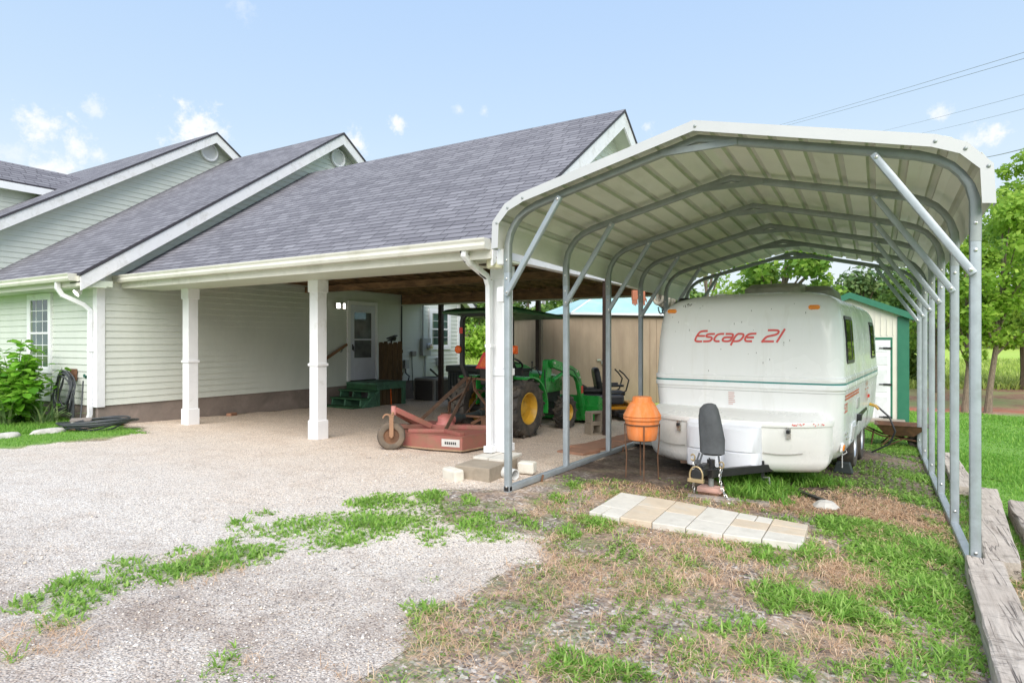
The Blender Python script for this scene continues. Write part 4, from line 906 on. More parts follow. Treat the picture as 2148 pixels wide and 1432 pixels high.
# folded white front trim in straight lengths
tp = [(-1.922, 2.455), (-1.909, 2.712), (-1.772, 2.872), (-1.60, 2.953), (0, 3.340)]; tp = tp + [(-a, b) for a, b in tp[-2::-1]]
inn = [(-1.848, 2.465), (-1.838, 2.690), (-1.732, 2.803), (-1.575, 2.872), (0, 3.255)]; inn = inn + [(-a, b) for a, b in inn[-2::-1]]
y0 = CY - .165
for k, ((a, b), (c, d)) in enumerate(zip(zip(tp, tp[1:]), zip(inn, inn[1:]))):
    mb = MB(); off = .0015 * (k % 2)
    f_ = [a, b, d, c]
    A_ = [(CX + p[0], y0 - off, p[1]) for p in f_]; B_ = [(CX + p[0], y0 + .004 - off, p[1]) for p in f_]
    mb.hexa([A_[3], A_[2], B_[2], B_[3], A_[0], A_[1], B_[1], B_[0]])
    mb.add([(CX + a[0], y0 - off, a[1]), (CX + b[0], y0 - off, b[1]), (CX + b[0], y0 + .13, b[1] + .001), (CX + a[0], y0 + .13, a[1] + .001)], [(0, 1, 2, 3)])
    mb.build('front_trim', M['sheettrim'], cp)
mb = MB()
for (x, z), (x2, z2) in zip(tp[1:-1], inn[1:-1]):
    mb.lathe([(.012, 0), (.012, .004), (.006, .007), (.001, .008)], 8, Matrix.Translation((CX + x * .45 + x2 * .55 + .012, y0 - .002, z * .4 + z2 * .6)) @ Matrix.Rotation(PI / 2, 4, 'X'))
mb.build('trim_screws', M['galvdark'], cp)
# ------------------------------------------------------------------ CAMPER TRAILER
TY = R(-4.2); TO = Vector((-1.372, 7.40, 0))
tr = thing('camper_trailer', 'white moulded fibreglass camper trailer with red lettering parked under the metal carport', 'camper trailer', TO, TY)
def W(x, y, z): return tuple(ROOT[tr.name] @ Vector((x, y, z)))
LB = 4.35      # body length
#       z    halfw  front  rear  radius
SLC = [(.20, .80, .42, LB - .5, .25), (.23, .90, .30, LB - .35, .27), (.29, .975, .20, LB - .22, .27), (.38, 1.01, .12, LB - .14, .25), (.55, 1.03, .07, LB - .09, .22), (.80, 1.045, .035, LB - .04, .20), (1.03, 1.055, .012, LB - .01, .19),
       (1.045, 1.068, -.004, LB + .006, .19), (1.085, 1.070, -.006, LB + .008, .19), (1.10, 1.060, .004, LB, .19), (1.118, 1.060, .004, LB, .19), (1.13, 1.068, -.003, LB + .006, .19), (1.165, 1.066, -.002, LB + .005, .19), (1.18, 1.052, .012, LB - .01, .19),
       (1.35, 1.045, .022, LB - .02, .19), (1.60, 1.035, .042, LB - .04, .19), (1.80, 1.018, .07, LB - .07, .19), (1.93, .995, .105, LB - .10, .2), (2.0, .965, .145, LB - .15, .22), (2.05, .925, .20, LB - .2, .25), (2.09, .87, .28, LB - .28, .28), (2.13, .77, .42, LB - .4, .3), (2.17, .6, .75, LB - .6, .3), (2.20, .38, 1.2, LB - .9, .25)]
def bow(x, hw): return .045 * min(abs(x) / hw, 1) ** 2
def slice_at(z):
    for a, b in zip(SLC, SLC[1:]):
        if z <= b[0]: t_ = max((z - a[0]) / (b[0] - a[0]), 0); return [a[i] + t_ * (b[i] - a[i]) for i in range(5)]
    return SLC[-1]
def front_y(x, z): s_ = slice_at(z); return s_[2] + bow(x, s_[1])
def ring(z, hw, f, b, r):
    p = []
    for k in range(13): x = -(hw - r) + 2 * (hw - r) * k / 12; p.append((x, f + bow(x, hw)))
    fo = f + bow(hw - r, hw)
    for k in range(1, 9): q = -PI / 2 + PI / 2 * k / 8; p.append((hw - r + r * math.cos(q), fo + r + r * math.sin(q)))
    for k in range(1, 13): p.append((hw, fo + r + (b - r - fo - r) * k / 13))
    for k in range(0, 9): q = PI / 2 * k / 8; p.append((hw - r + r * math.cos(q), b - r + r * math.sin(q)))
    for k in range(1, 7): p.append((hw - r - 2 * (hw - r) * k / 7, b))
    for k in range(0, 9): q = PI / 2 + PI / 2 * k / 8; p.append((-(hw - r) + r * math.cos(q), b - r + r * math.sin(q)))
    for k in range(1, 13): p.append((-hw, b - r - (b - r - fo - r) * k / 13))
    for k in range(0, 8): q = PI + PI / 2 * k / 8; p.append((-(hw - r) + r * math.cos(q), fo + r + r * math.sin(q)))
    return [W(x, y, z) for x, y in p]
mb = MB(); mb.loft([ring(*s_) for s_ in SLC]); mb.build('body', M['fiberglass'], tr, smooth=True)
# thin horizontal moulding lines under the belt
for z0, z1, mt in ((1.101, 1.117, 'tealstripe'),):
    a = list(slice_at(1.109)); a[1] += .004; a[2] -= .004; a[3] += .004
    mb = MB(); mb.loft([ring(z0, *a[1:]), ring(z1, *a[1:])], False, False); mb.build('belt_stripe', M[mt], tr, smooth=True)
a = list(slice_at(1.01)); a[1] += .0035; a[2] -= .0035; a[3] += .003
mb = MB(); mb.loft([ring(1.004, *a[1:]), ring(1.010, *a[1:])], False, False); mb.build('seam_line', P('seam_grey', (.45, .45, .43), .5), tr)
# lettering as flat vinyl on the front
def ribbon(mb, pts, wd, place):
    Pn = [Vector((p[0], p[1], 0)) for p in pts]; L = []; Rr = []
    for i, p in enumerate(Pn):
        t0 = (Pn[i] - Pn[i - 1]).normalized() if i else None; t1 = (Pn[i + 1] - Pn[i]).normalized() if i < len(Pn) - 1 else None
        t_ = ((t0 or t1) + (t1 or t0)).normalized(); n_ = Vector((-t_.y, t_.x, 0)); k_ = 1 / max((t1 or t0).dot(t_), .55)
        L.append(p + n_ * wd / 2 * k_); Rr.append(p - n_ * wd / 2 * k_)
    o = len(mb.v)
    for l_, r_ in zip(L, Rr): mb.v += [place(l_.x, l_.y), place(r_.x, r_.y)]
    for i in range(len(Pn) - 1): mb.f.append([o + 2 * i, o + 2 * i + 1, o + 2 * i + 3, o + 2 * i + 2]); mb.mi.append(0)
def smoothpts(p, it=2):
    for _ in range(it):
        q = [p[0]]
        for a, b in zip(p, p[1:]): q += [(a[0] * .75 + b[0] * .25, a[1] * .75 + b[1] * .25), (a[0] * .25 + b[0] * .75, a[1] * .25 + b[1] * .75)]
        p = q + [p[-1]]
    return p
GL = [[(492, 286), (400, 286), (340, 300), (290, 360), (250, 440), (255, 472), (290, 480), (388, 480)], [(296, 378), (442, 378)],
      [(632, 342), (520, 342), (480, 355), (462, 378), (480, 397), (560, 400), (582, 420), (566, 455), (530, 478), (408, 480)],
      [(806, 342), (730, 342), (680, 355), (640, 400), (618, 445), (640, 478), (726, 478)],
      [(835, 343), (950, 343), (978, 360), (958, 410), (922, 478), (800, 478), (775, 455), (800, 415), (840, 405), (955, 405)],
      [(934, 552), (1034, 342), (1140, 342), (1170, 365), (1150, 412), (1110, 458), (1060, 478), (978, 478)],
      [(1392, 342), (1290, 342), (1230, 365), (1195, 420), (1192, 462), (1220, 478), (1318, 478)], [(1222, 409), (1352, 409)],
      [(1588, 284), (1740, 284), (1778, 300), (1766, 340), (1715, 368), (1600, 388), (1550, 412), (1486, 496)], [(1500, 480), (1696, 480)], [(1742, 497), (1876, 262)]]
mb = MB()
def plc(u, v): x = -.535 + (u - 232) * .000617; z = 1.560 + (497 - v) * .00064; return W(x, front_y(x, z) - .004, z)
for g_ in GL: ribbon(mb, smoothpts(g_) if len(g_) > 2 else g_, 36, plc)
mb.build('lettering', M['redtext'], tr, recalc=False)
# amber clearance lights
for x in (-.84, .765):
    z = 1.945; yy = front_y(x, z); cx = W(x, yy - .004, z)
    mb = MB()
    def rr(hw, hh, off): return [W(x + sx * (hw - hh) + hh * math.cos(q), yy - off, z + hh * math.sin(q)) for sx, q in [(1, -PI / 2 + PI * k / 8) for k in range(9)] + [(-1, PI / 2 + PI * k / 8) for k in range(9)]]
    mb.loft([rr(.066, .031, -.02), rr(.066, .031, .012)]); b = mb.build('marker_light', M['fiberwarm'], tr)
    mb = MB(); mb.loft([rr(.058, .024, .0), rr(.058, .024, .022), rr(.045, .014, .03)]); mb.build('amber_lens', M['amber'], b, smooth=True)
# faint specks and a pale red notice
mb = MB(); random.seed(3)
for k in range(26):
    x = random.uniform(-.85, .8); z = random.uniform(1.2, 2.0); h_ = random.uniform(.003, .012); mb.add([W(x + a * .003, front_y(x, z) - .003, z + b * h_) for a, b in ((-1, -1), (1, -1), (1, 1), (-1, 1))], [(0, 1, 2, 3)])
for k in range(14):
    x = -.66 + random.uniform(-.05, .05); z = 2.02 + random.uniform(-.03, .03); h_ = random.uniform(.004, .012); mb.add([W(x + a * .006, front_y(x, z) - .004, z + b * h_) for a, b in ((-1, -1), (1, -1), (1, 1), (-1, 1))], [(0, 1, 2, 3)])
mb.build('specks', P('speck_grey', (.25, .24, .22), .8), tr, recalc=False)
mb = MB()
for k in range(7):
    z = .985 - k * .022; wd = random.uniform(.05, .085); mb.add([W(x, front_y(x, q) - .004, q) for x, q in ((-.125, z), (-.125 + wd, z), (-.125 + wd, z - .009), (-.125, z - .009))], [(0, 1, 2, 3)])
mb.build('notice_decal', P('pale_red_decal', (.66, .42, .38), .5), tr, recalc=False)
# ---- front storage box with lid lip
def boxplan(off, z, hw0=1.0):
    p = []
    N_ = 40
    for k in range(N_ + 1):
        u = -1 + 2 * k / N_; x = u * hw0
        p.append((x, -.44 * (1 - abs(u) ** 3.0) * 1.0 - .02 - off * (1 - abs(u) ** 6)))
    return p
def bring(off, z, hw):
    a = boxplan(off, z, hw); return [W(x - .06, y, z) for x, y in a] + [W(x - .06, .30, z) for x, y in a[::-1][::8]]
mb = MB(); mb.loft([bring(-.20, .165, .80), bring(-.10, .18, .90), bring(-.04, .225, .955), bring(-.01, .30, .985), bring(.0, .42, 1.0), bring(.008, .43, 1.002), bring(.012, .675, 1.01)]); mb.build('storage_box', M['fiberwarm'], tr, smooth=True)
mb = MB(); mb.loft([bring(.030, .672, 1.022), bring(.034, .70, 1.025), bring(.024, .725, 1.02), bring(-.06, .74, .98), bring(-.20, .80, .9)]); mb.build('box_lid', M['fiberwarm'], tr, smooth=True)
mb = MB()
for k in range(16): x = .62 + random.uniform(0, .28); z = .70 + random.uniform(-.012, .012); u = (x + .06) / 1.02; yy = -.44 * (1 - abs(u) ** 3) - .052; mb.add([W(x + a * .009 * random.random(), yy - .006 + .25 * a * .009 * u, z + b * .006) for a, b in ((-1, -1), (1, -1), (1, 1), (-1, 1))], [(0, 1, 2, 3)])
mb.build('red_scuffs', M['redtext'], tr, recalc=False)
# crease lines moulded into the box sides
for s in (-1, 1):
    mb = MB()
    pl = []
    for k in range(10): u = s * (.42 + .36 * k / 9); pl.append(W(u * 1.0 - .06, -.44 * (1 - abs(u) ** 3) - .034, .40 - .012 * math.sin(k / 9 * PI)))
    mb.tube(pl, .006, 6); mb.build('crease', P('crease_grey', (.42, .40, .37), .5), tr)
# locks
for x in (-.545, .60):
    u = (x + .06); yy = -.44 * (1 - abs(u) ** 3) - .05
    mb = MB(); mb.bb(-.022, .022, -.02, .0, -.09, .03); lk = MB(); lk.v = [W(x + p[0], yy + p[1], .645 + p[2]) for p in mb.v]; lk.f = mb.f; lk.mi = mb.mi; h_ = lk.build('hasp', M['chrome'], tr)
    mb = MB(); mb.v = []; mb.box((0, -.045, -.03), (.034, .022, .036)); q = MB(); q.v = [W(x + p[0], yy + p[1], .66 + p[2]) for p in mb.v]; q.f = mb.f; q.mi = mb.mi; pad = q.build('padlock', M['black'], h_, bevel=.004)
    mb = MB(); mb.tube([W(x + .011 * math.cos(q_), yy - .045, .645 + .02 * math.sin(q_)) for q_ in [PI * k / 8 for k in range(9)]], .0035, 6); mb.build('shackle', M['chrome'], h_)
# gas bottle cover, two lobes
def cov(off, z, hw=.395):
    p = []
    for k in range(33):
        u = -1 + 2 * k / 32; lob = math.sqrt(max(1 - abs((abs(u) - .48) / .53) ** 2.2, 0)) if abs(u) < 1 else 0
        p.append((u * hw - .045, -.45 - off * (.30 + .95 * lob)))
    return [W(x, y, z) for x, y in p] + [W(x, -.40, z) for x, y in p[::-1][::8]]
mb = MB(); mb.loft([cov(.10, .205), cov(.125, .215), cov(.135, .39), cov(.125, .40), cov(.142, .415), cov(.14, .64), cov(.115, .665), cov(.06, .672), cov(.03, .71)]); mb.build('gas_bottle_cover', M['plasticwhite'], tr, smooth=True)
for s in (-1, 1):
    mb = MB()
    for z in (.26, .36, .48, .60): mb.lathe([(.010, 0), (.010, .006), (.001, .008)], 8, Matrix.Translation(W(-.045 + s * .37, -.505, z)) @ Matrix.Rotation(PI / 2, 4, 'X'))
    mb.build('cover_rivets', M['galvdark'], tr)
# tongue frame, coupler, jack
mb = MB()
for s in (-1, 1): mb.bar(W(s * .62, .2, .20), W(s * .04, -1.22, .275), .05, .075)
mb.bar(W(-.75, .12, .22), W(.75, .12, .22), .05, .07); mb.build('tongue_frame', M['blackmetal'], tr)
mb = MB(); mb.bar(W(0, -1.15, .30), W(0, -1.42, .31), .07, .08); mb.tube([W(0, -1.42, .31), W(0, -1.50, .31)], .055, 12); mb.box(W(0, -1.28, .355), (.06, .16, .04), rz=TY); mb.build('coupler', M['blackmetal'], tr, bevel=.008)
mb = MB(); mb.tube([W(.0 + .062 * math.cos(q), -1.50, .30 + .085 * math.sin(q)) for q in [R(-20) + R(220) * k / 14 for k in range(15)]], .009, 8); mb.box(W(0, -1.505, .255), (.15, .045, .035), rz=TY); mb.build('coupler_lock', M['brass'], tr, bevel=.004)
mb = MB(); mb.tube([W(.03, -1.14, .40), W(.03, -1.14, .22)], .038, 12); mb.build('jack_tube', M['blackmetal'], tr, smooth=True)
mb = MB(); mb.tube([W(.03, -1.14, .25), W(.03, -1.14, .115)], .026, 12); mb.lathe([(.06, .105), (.06, .115), (.02, .125)], 16, Matrix.Translation(W(.03, -1.14, 0))); mb.build('jack_foot', M['galvdark'], tr, smooth=True)
def chain(pts, nm):
    mb = MB(); L_ = smoothpts(pts, 3) if len(pts[0]) == 2 else pts; acc = 0; k = 0
    P_ = [Vector(p) for p in pts]; Q = [P_[0]]
    for a, b in zip(P_, P_[1:]):
        n_ = max(int((b - a).length / .026), 1); Q += [a + (b - a) * (i + 1) / n_ for i in range(n_)]
    for k, (a, b) in enumerate(zip(Q, Q[1:])):
        c = (a + b) / 2; d_ = (b - a).normalized(); s1 = d_.orthogonal().normalized(); s2 = d_.cross(s1); e = s1 if k % 2 else s2
        mb.tube([c + d_ * (.02 * math.cos(q)) + e * (.011 * math.sin(q)) for q in [2 * PI * i / 8 for i in range(9)]], .0042, 5, False)
    mb.build(nm, M['chrome'], tr, smooth=True)
chain([W(.16, -1.22, .36), W(.15, -1.26, .26), W(.17, -1.27, .16), W(.22, -1.28, .075), W(.27, -1.30, .05), W(.31, -1.33, .045), W(.25, -1.37, .045)], 'safety_chain')
chain([W(-.11, -1.22, .40), W(-.10, -1.28, .28), W(-.10, -1.28, .15), W(-.09, -1.28, .08)], 'safety_chain')
mb = MB(); mb.tube([W(.16 + .022 * math.cos(q), -1.235, .375 + .03 * math.sin(q)) for q in [R(-150) + R(300) * k / 10 for k in range(11)]], .008, 6); mb.build('chain_hook', M['brass'], tr)
mb = MB(); mb.tube([W(-.12 + .02 * math.cos(q), -1.235, .42 + .03 * math.sin(q)) for q in [R(-150) + R(300) * k / 10 for k in range(11)]], .008, 6); mb.build('chain_hook', M['brass'], tr)
mb = MB(); mb.tube([W(.02, -1.17, .42), W(.08, -1.23, .36), W(.13, -1.24, .33), W(.05, -1.32, .33)], .006, 6); mb.build('wiring_lead', M['black'], tr)
mb = MB(); mb.bar(W(.355, -.42, .31), W(.355, -.42, .10), .035, .03); mb.build('stabiliser_leg', M['blackmetal'], tr)
mb = MB(); mb.tube([W(.37, -.47, .145), W(.43, -.48, .15), W(.44, -.48, .06), W(.39, -.48, .05), W(.40, -.49, .02), W(.47, -.49, .025)], .011, 6); mb.build('spring_pin', M['chrome'], tr)
mb = MB(); mb.bar(W(-.40, -.42, .30), W(-.40, -.42, .12), .035, .03); mb.bar(W(-.52, -.46, .21), W(-.40, -.44, .21), .03); mb.build('stabiliser_leg', M['rustbrown'], tr)
# ---- right side: windows, stripes, small hatches
def sidex(z): return slice_at(z)[1]
def sidepanel(nm, mat, y0, y1, z0, z1, out=.008, thick=.012, r=.0, par=None):
    mb = MB(); n_ = 5; ring_ = lambda off: []
    pts = []
    for cy_, cz, q0 in ((y1 - r, z1 - r, 0), (y0 + r, z1 - r, 90), (y0 + r, z0 + r, 180), (y1 - r, z0 + r, 270)):
        for k in range(n_ if r else 1): q = R(q0 + (90 * k / (n_ - 1) if r else 0)); pts.append((cy_ + r * math.cos(q), cz + r * math.sin(q)))
    mb.loft([[W(sidex(z) - .01, y, z) for y, z in pts], [W(sidex(z) + out, y, z) for y, z in pts]]); return mb.build(nm, mat, par or tr)
for y0, y1 in ((.42, 1.10), (3.25, 3.85)):
    f_ = sidepanel('window', M['black'], y0, y1, 1.32, 1.86, .012, r=.07)
    sidepanel('pane', M['darkglass'], y0 + .04, y1 - .04, 1.36, 1.82, .015, r=.05, par=f_)
    sidepanel('window_divider', M['black'], (y0 + y1) / 2 + .08, (y0 + y1) / 2 + .11, 1.365, 1.815, .018, par=f_)
mb = MB()
for k, (dz_, wd) in enumerate(((0, .022), (-.034, .022))):
    mb.add([W(sidex(.98) + .004, .25, .985 + dz_), W(sidex(.98) + .004, 1.55, .985 + dz_), W(sidex(.98) + .004, 1.55, .985 + dz_ - wd), W(sidex(.98) + .004, .22, .985 + dz_ - wd)], [(0, 1, 2, 3)])
mb.build('side_stripe', P('orange_red_vinyl', (.62, .13, .06), .4), tr, recalc=False)
mb = MB()   # small lettering "5.0"-like number block on the side and a sunburst emblem
sdp = lambda y0, z0, s_: (lambda u, v: W(sidex(z0) + .005, y0 + u * s_, z0 + v * s_))
pl = sdp(.23, .80, .085)
for g_ in ([(.8, 1), (.1, 1), (.1, .55), (.75, .55), (.75, 0), (0, 0)], [(1.1, 1), (1.1, 0), (1.7, 0), (1.7, 1), (1.1, 1)], [(2.1, 1), (2.1, 0), (2.7, 0), (2.7, 1), (2.1, 1)]): ribbon(mb, g_, .16, pl)
mb.build('side_numbers', M['redtext'], tr, recalc=False)
mb = MB(); pl = sdp(2.55, .92, .20)
for k in range(12): q = 2 * PI * k / 12; ribbon(mb, [(.35 * math.cos(q), .35 * math.sin(q)), (.95 * math.cos(q), .95 * math.sin(q))], .09, pl)
mb.build('sunburst_emblem', P('rust_vinyl', (.55, .18, .08), .5), tr, recalc=False)
sidepanel('vent_hatch', M['slat'], 1.42, 1.62, .74, .87, .014, r=.02); sidepanel('red_marker', M['redlens'], 2.75, 2.85, .78, .82, .02)
h_ = sidepanel('furnace_vent', M['plasticwhite'], .98, 1.38, .34, .60, .012, r=.03); sidepanel('vent_louvre', M['slat'], 1.10, 1.34, .40, .55, .03, par=h_); sidepanel('vent_cap', M['black'], 1.50, 1.64, .58, .66, .05, r=.02)
h_ = sidepanel('side_marker_base', M['fiberwarm'], .06 + .20, .20 + .20, .36, .45, .012, r=.02); sidepanel('side_marker', M['amber'], .28, .38, .375, .435, .024, r=.018, par=h_)
mb = MB()
for y, z in ((.45, .54), (.62, .47), (.46, .22), (.62, .20)): mb.bar(W(sidex(z) + .012, y - .03, z), W(sidex(z) + .012, y + .03, z + .01), .016)
mb.build('latches', M['chrome'], tr)
# wheel arch panel, wheels
def wheel(name, x, y, rad, wd, rim, parent, tyre, rimmat, side=1, lugs=0, fr=TY, hubz=None, dish=.35, o3=None):
    """wheel with its axle along local X"""
    z = rad + zg(*W(x, y, 0)[:2]) if hubz is None else hubz
    C_ = Vector(W(x, y, 0)) if o3 is None else Vector(o3); C_.z = z
    MX = Matrix.Translation(C_) @ Matrix.Rotation(fr, 4, 'Z') @ Matrix.Rotation(PI / 2, 4, 'Y')
    h_ = wd / 2
    mb = MB(); mb.lathe([(rim, -h_ * .75), (rim + (rad - rim) * .35, -h_), (rad * .93, -h_ * .92), (rad * .985, -h_ * .7), (rad, -h_ * .3), (rad, h_ * .3), (rad * .985, h_ * .7), (rad * .93, h_ * .92), (rim + (rad - rim) * .35, h_), (rim, h_ * .75), (rim, -h_ * .75)], 44, MX)
    if lugs:
        for k in range(lugs):
            for s in (-1, 1):
                q = 2 * PI * (k + (.5 if s > 0 else 0)) / lugs
                for j in range(2):
                    u0 = .05 + j * .5; Q = Matrix.Rotation(q - .11 * j * 1.6, 4, 'Z')
                    L_ = MX @ Q @ Matrix.Translation((rad + .004, 0, s * h_ * (.26 + .46 * j))) @ Matrix.Rotation(s * .6, 4, 'X')
                    mb.hexa([L_ @ Vector(p) for p in ((-.02, -.018, -h_ * .30), (.026, -.014, -h_ * .30), (.026, .014, -h_ * .30), (-.02, .018, -h_ * .30), (-.02, -.018, h_ * .30), (.026 - .012 * j, -.014, h_ * .30), (.026 - .012 * j, .014, h_ * .30), (-.02, .018, h_ * .30))])
    t_ = mb.build('tyre', tyre, parent, smooth=True)
    mb = MB(); d_ = h_ * dish
    mb.lathe([(rim * 1.04, side * h_ * .80), (rim * 1.0, side * h_ * .84), (rim * .93, side * h_ * .72), (rim * .86, side * d_ * .2), (rim * .5, side * d_ * .1), (rim * .42, side * d_ * .5), (rim * .22, side * d_ * .55), (.001, side * d_ * .55)], 36, MX)
    mb.lathe([(rim * 1.02, -side * h_ * .8), (rim * .9, -side * h_ * .7), (rim * .86, side * d_ * .2)], 36, MX)
    for k in range(6):
        q = 2 * PI * k / 6; mb.lathe([(rim * .035, side * d_ * .55), (rim * .035, side * d_ * .75), (.001, side * d_ * .78)], 6, MX @ Matrix.Translation((rim * .32 * math.cos(q), rim * .32 * math.sin(q), 0)))
    mb.build('rim', rimmat, t_, smooth=True)
    return t_
for y in (1.78, 2.60):
    wheel('w', .90, y, .335, .205, .20, tr, M['rubber'], P('silver_wheel', (.55, .56, .57), .35, .6), 1)
    wheel('w', -.90, y, .335, .205, .20, tr, M['rubber'], P('silver_wheel', (.55, .56, .57), .35, .6), -1)
mb = MB()
arch = [(1.42, .24), (1.42, .29), (1.43, .38), (1.46, .48), (1.52, .56), (1.60, .62), (1.72, .655), (2.66, .655), (2.78, .62), (2.88, .55), (2.94, .46), (2.97, .36), (2.98, .24)]
mb.loft([[W(sidex(max(z, .24)) - .22, y, z) for y, z in arch], [W(sidex(max(z, .24)) + .004, y, z) for y, z in arch]]); mb.build('wheel_arch', M['black'], tr)
# roof fittings
mb = MB()
ac = lambda z, hw, f0, b0, r: [W(x_ + .0, y_ + 2.0, z) for x_, y_ in [(sx * (hw - r) + r * math.cos(q), (f0 if sy < 0 else b0) - sy * r + r * math.sin(q)) for sx, sy, q0 in ((1, 1, 0), (-1, 1, PI / 2), (-1, -1, PI), (1, -1, 1.5 * PI)) for q in [q0 + k * PI / 8 for k in range(5)]]]
mb.loft([ac(2.17, .36, -.45, .45, .1), ac(2.30, .36, -.40, .45, .1), ac(2.37, .32, -.20, .42, .1), ac(2.385, .25, -.05, .38, .1)]); mb.build('roof_air_conditioner', P('weathered_roof_plastic', (.42, .40, .35), .5, 0, .12, 5, 0, 60, (.25, .23, .2), .4, 4), tr, smooth=True)
mb = MB(); ac2 = lambda z, hw, f0, b0, r: [W(x_ + .44, y_ + 2.35, z) for x_, y_ in [(sx * (hw - r) + r * math.cos(q), (f0 if sy < 0 else b0) - sy * r + r * math.sin(q)) for sx, sy, q0 in ((1, 1, 0), (-1, 1, PI / 2), (-1, -1, PI), (1, -1, 1.5 * PI)) for q in [q0 + k * PI / 8 for k in range(5)]]]
mb.loft([ac2(2.12, .30, -.4, .4, .1), ac2(2.26, .27, -.35, .4, .1), ac2(2.34, .18, -.2, .3, .1)]); mb.build('roof_vent', P('grey_roof_vent', (.36, .35, .32), .5), tr, smooth=True)
mb = MB(); mb.lathe([(.055, 2.05), (.055, 2.14), (.075, 2.145), (.075, 2.175), (.001, 2.18)], 16, Matrix.Translation(W(-.42, .75, 0))); mb.build('vent_pipe', M['fiberwarm'], tr, smooth=True)
mb = MB(); mb.lathe([(.17, 2.06), (.17, 2.085), (.12, 2.10), (.10, 2.14), (.001, 2.145)], 20, Matrix.Translation(W(-.86, .75, 0))); mb.build('roof_antenna', M['black'], tr, smooth=True)
mb = MB(); mb.box(W(.86, 2.1, 2.06), (.16, .55, .015), rz=TY, ry=R(16)); mb.box(W(.93, 2.1, 2.02), (.02, .5, .05), rz=TY); mb.build('side_vent_lid', M['fiberwarm'], tr)
mb = MB(); mb.tube([W(1.06, 2.95, .66), W(1.15, 2.95, .64), W(1.30, 2.93, .50), W(1.37, 2.92, .30), W(1.30, 2.92, .12), W(1.08, 2.92, -.02)], .013, 8); mb.build('supply_hose', M['black'], tr, smooth=True)
mb = MB(); mb.tube([W(1.05, 2.95, .67), W(1.13, 2.95, .645), W(1.17, 2.95, .60)], .022, 8); mb.build('hose_connector', M['yellow'], tr, smooth=True)
# ---- jack cover and the blocks under the jack: things of their own
jc = MB(); rings = []
for z, rx, ry, dx, dy in ((.45, .085, .075, .01, 0), (.47, .118, .098, .015, .0), (.60, .122, .10, .01, .01), (.72, .112, .098, .0, 0), (.83, .103, .09, -.01, 0), (.90, .090, .08, -.015, 0), (.945, .058, .05, -.01, 0), (.957, .02, .02, -.01, 0)):
    rg = []
    for k in range(28):
        q = 2 * PI * k / 28; f_ = 1 + .07 * math.sin(q * 3 + z * 5) + .05 * math.sin(q * 7 + z * 9) * (1 if z < .9 else .2); rg.append(W(.03 + dx + rx * f_ * math.cos(q), -1.14 + dy + ry * f_ * math.sin(q), z))
    rings.append(rg)
jc.loft(rings); t = thing('jack_cover', 'charcoal fabric hood pulled over the trailer jack', 'fabric cover', W(.03, -1.14, .45))
jc.build('hood', M['greyfabric'], t, smooth=True)
for dx in (-.085, -.055, .10):
    mb = MB(); mb.sweep([W(.03 + dx, -1.23, .47), W(.03 + dx * 1.05 - (.03 if dx < 0 else -.01), -1.24, .36)], [(-.009, -.002), (.009, -.002), (.009, .002), (-.009, .002)], (0, 1, 0)); mb.build('strap', M['greyfabric'], t)
x, y, _ = W(.03, -1.14, 0); z0 = zg(x, y)
mb = MB(); mb.box((x, y - .02, z0 + .085), (.22, .16, .035), rz=TY); mb.box((x, y - .01, z0 + .062), (.235, .17, .012), rz=TY + .03); single(mb, 'jack_block', M['pinkwood'], 'pinkish wood block directly under the trailer jack foot', 'wood block', bevel=.004)
mb = MB(); mb.box((x - .052, y - .02, z0 + .028), (.098, .16, .056), rz=TY); mb.box((x + .052, y - .02, z0 + .028), (.10, .155, .056), rz=TY - .03); single(mb, 'jack_block', M['rust'], 'rusty brown block pair below the pinkish jack block', 'wood block', bevel=.004)
mb = MB(); mb.bar((-1.60, 6.06, .055), (-.88, 6.22, .035), .10, .04); single(mb, 'plank', M['tie'], 'weathered grey board lying behind the jack blocks', 'plank', bevel=.004)
x0, y0, _ = W(.88, 1.30, 0); z0 = zg(x0, y0)
mb = MB(); mb.prism([(-.11, 0), (.11, 0), (.07, .13), (-.07, .13)], -.06, .06, Matrix.Translation((x0 + .03, y0, z0)) @ Matrix.Rotation(TY, 4, 'Z') @ Matrix.Rotation(PI / 2, 4, 'X')); wc = thing('wheel_chock', 'dark grey wedge chock in front of the trailer wheels', 'wheel chock', (x0, y0, z0)); mb.build('wedge', M['darkbin'], wc, bevel=.008)
mb = MB(); mb.tube([(x0 + .02, y0 - .06, z0 + .07), (x0 + .02, y0 - .07, z0 + .25), (x0 + .05, y0 - .05, z0 + .31), (x0 + .07, y0 - .06, z0 + .26), (x0 + .03, y0 - .07, z0 + .23)], .007, 6); mb.build('cord', M['pvc'], wc)
# ------------------------------------------------------------------ TRACTOR (heading +Y), rear axle centre
TX, TYY = -5.36, 8.52
RT = thing('tractor', 'green compact tractor with yellow wheels, canopy and front loader under the house carport', 'tractor', (TX, TYY, .04), R(-1.5))
def Tw(x, y, z): return tuple(ROOT[RT.name] @ Vector((x, y, z)))
class TB(MB):
    """builder whose coordinates are local to a thing"""
    def __init__(s, f): super().__init__(); s.fn = f
    def done(s, *a, **k): s.v = [s.fn(*p) for p in s.v]; return s.build(*a, **k)
T = lambda: TB(Tw)
def tw(x, y, rad, wd, rim, side, lugs, hz): return wheel('w', 0, 0, rad, wd, rim, RT, M['rubber'], M['yellow'], side, lugs, R(-1.5), hz, .3, Tw(x, y, 0))
zr = zg(TX, TYY)
for s in (-1, 1):
    tw(s * .50, 0, .455, .30, .245, s, 15, zr + .455)
    tw(s * .47, 1.52, .275, .21, .145, s, 12, zg(TX, TYY + 1.5) + .275)
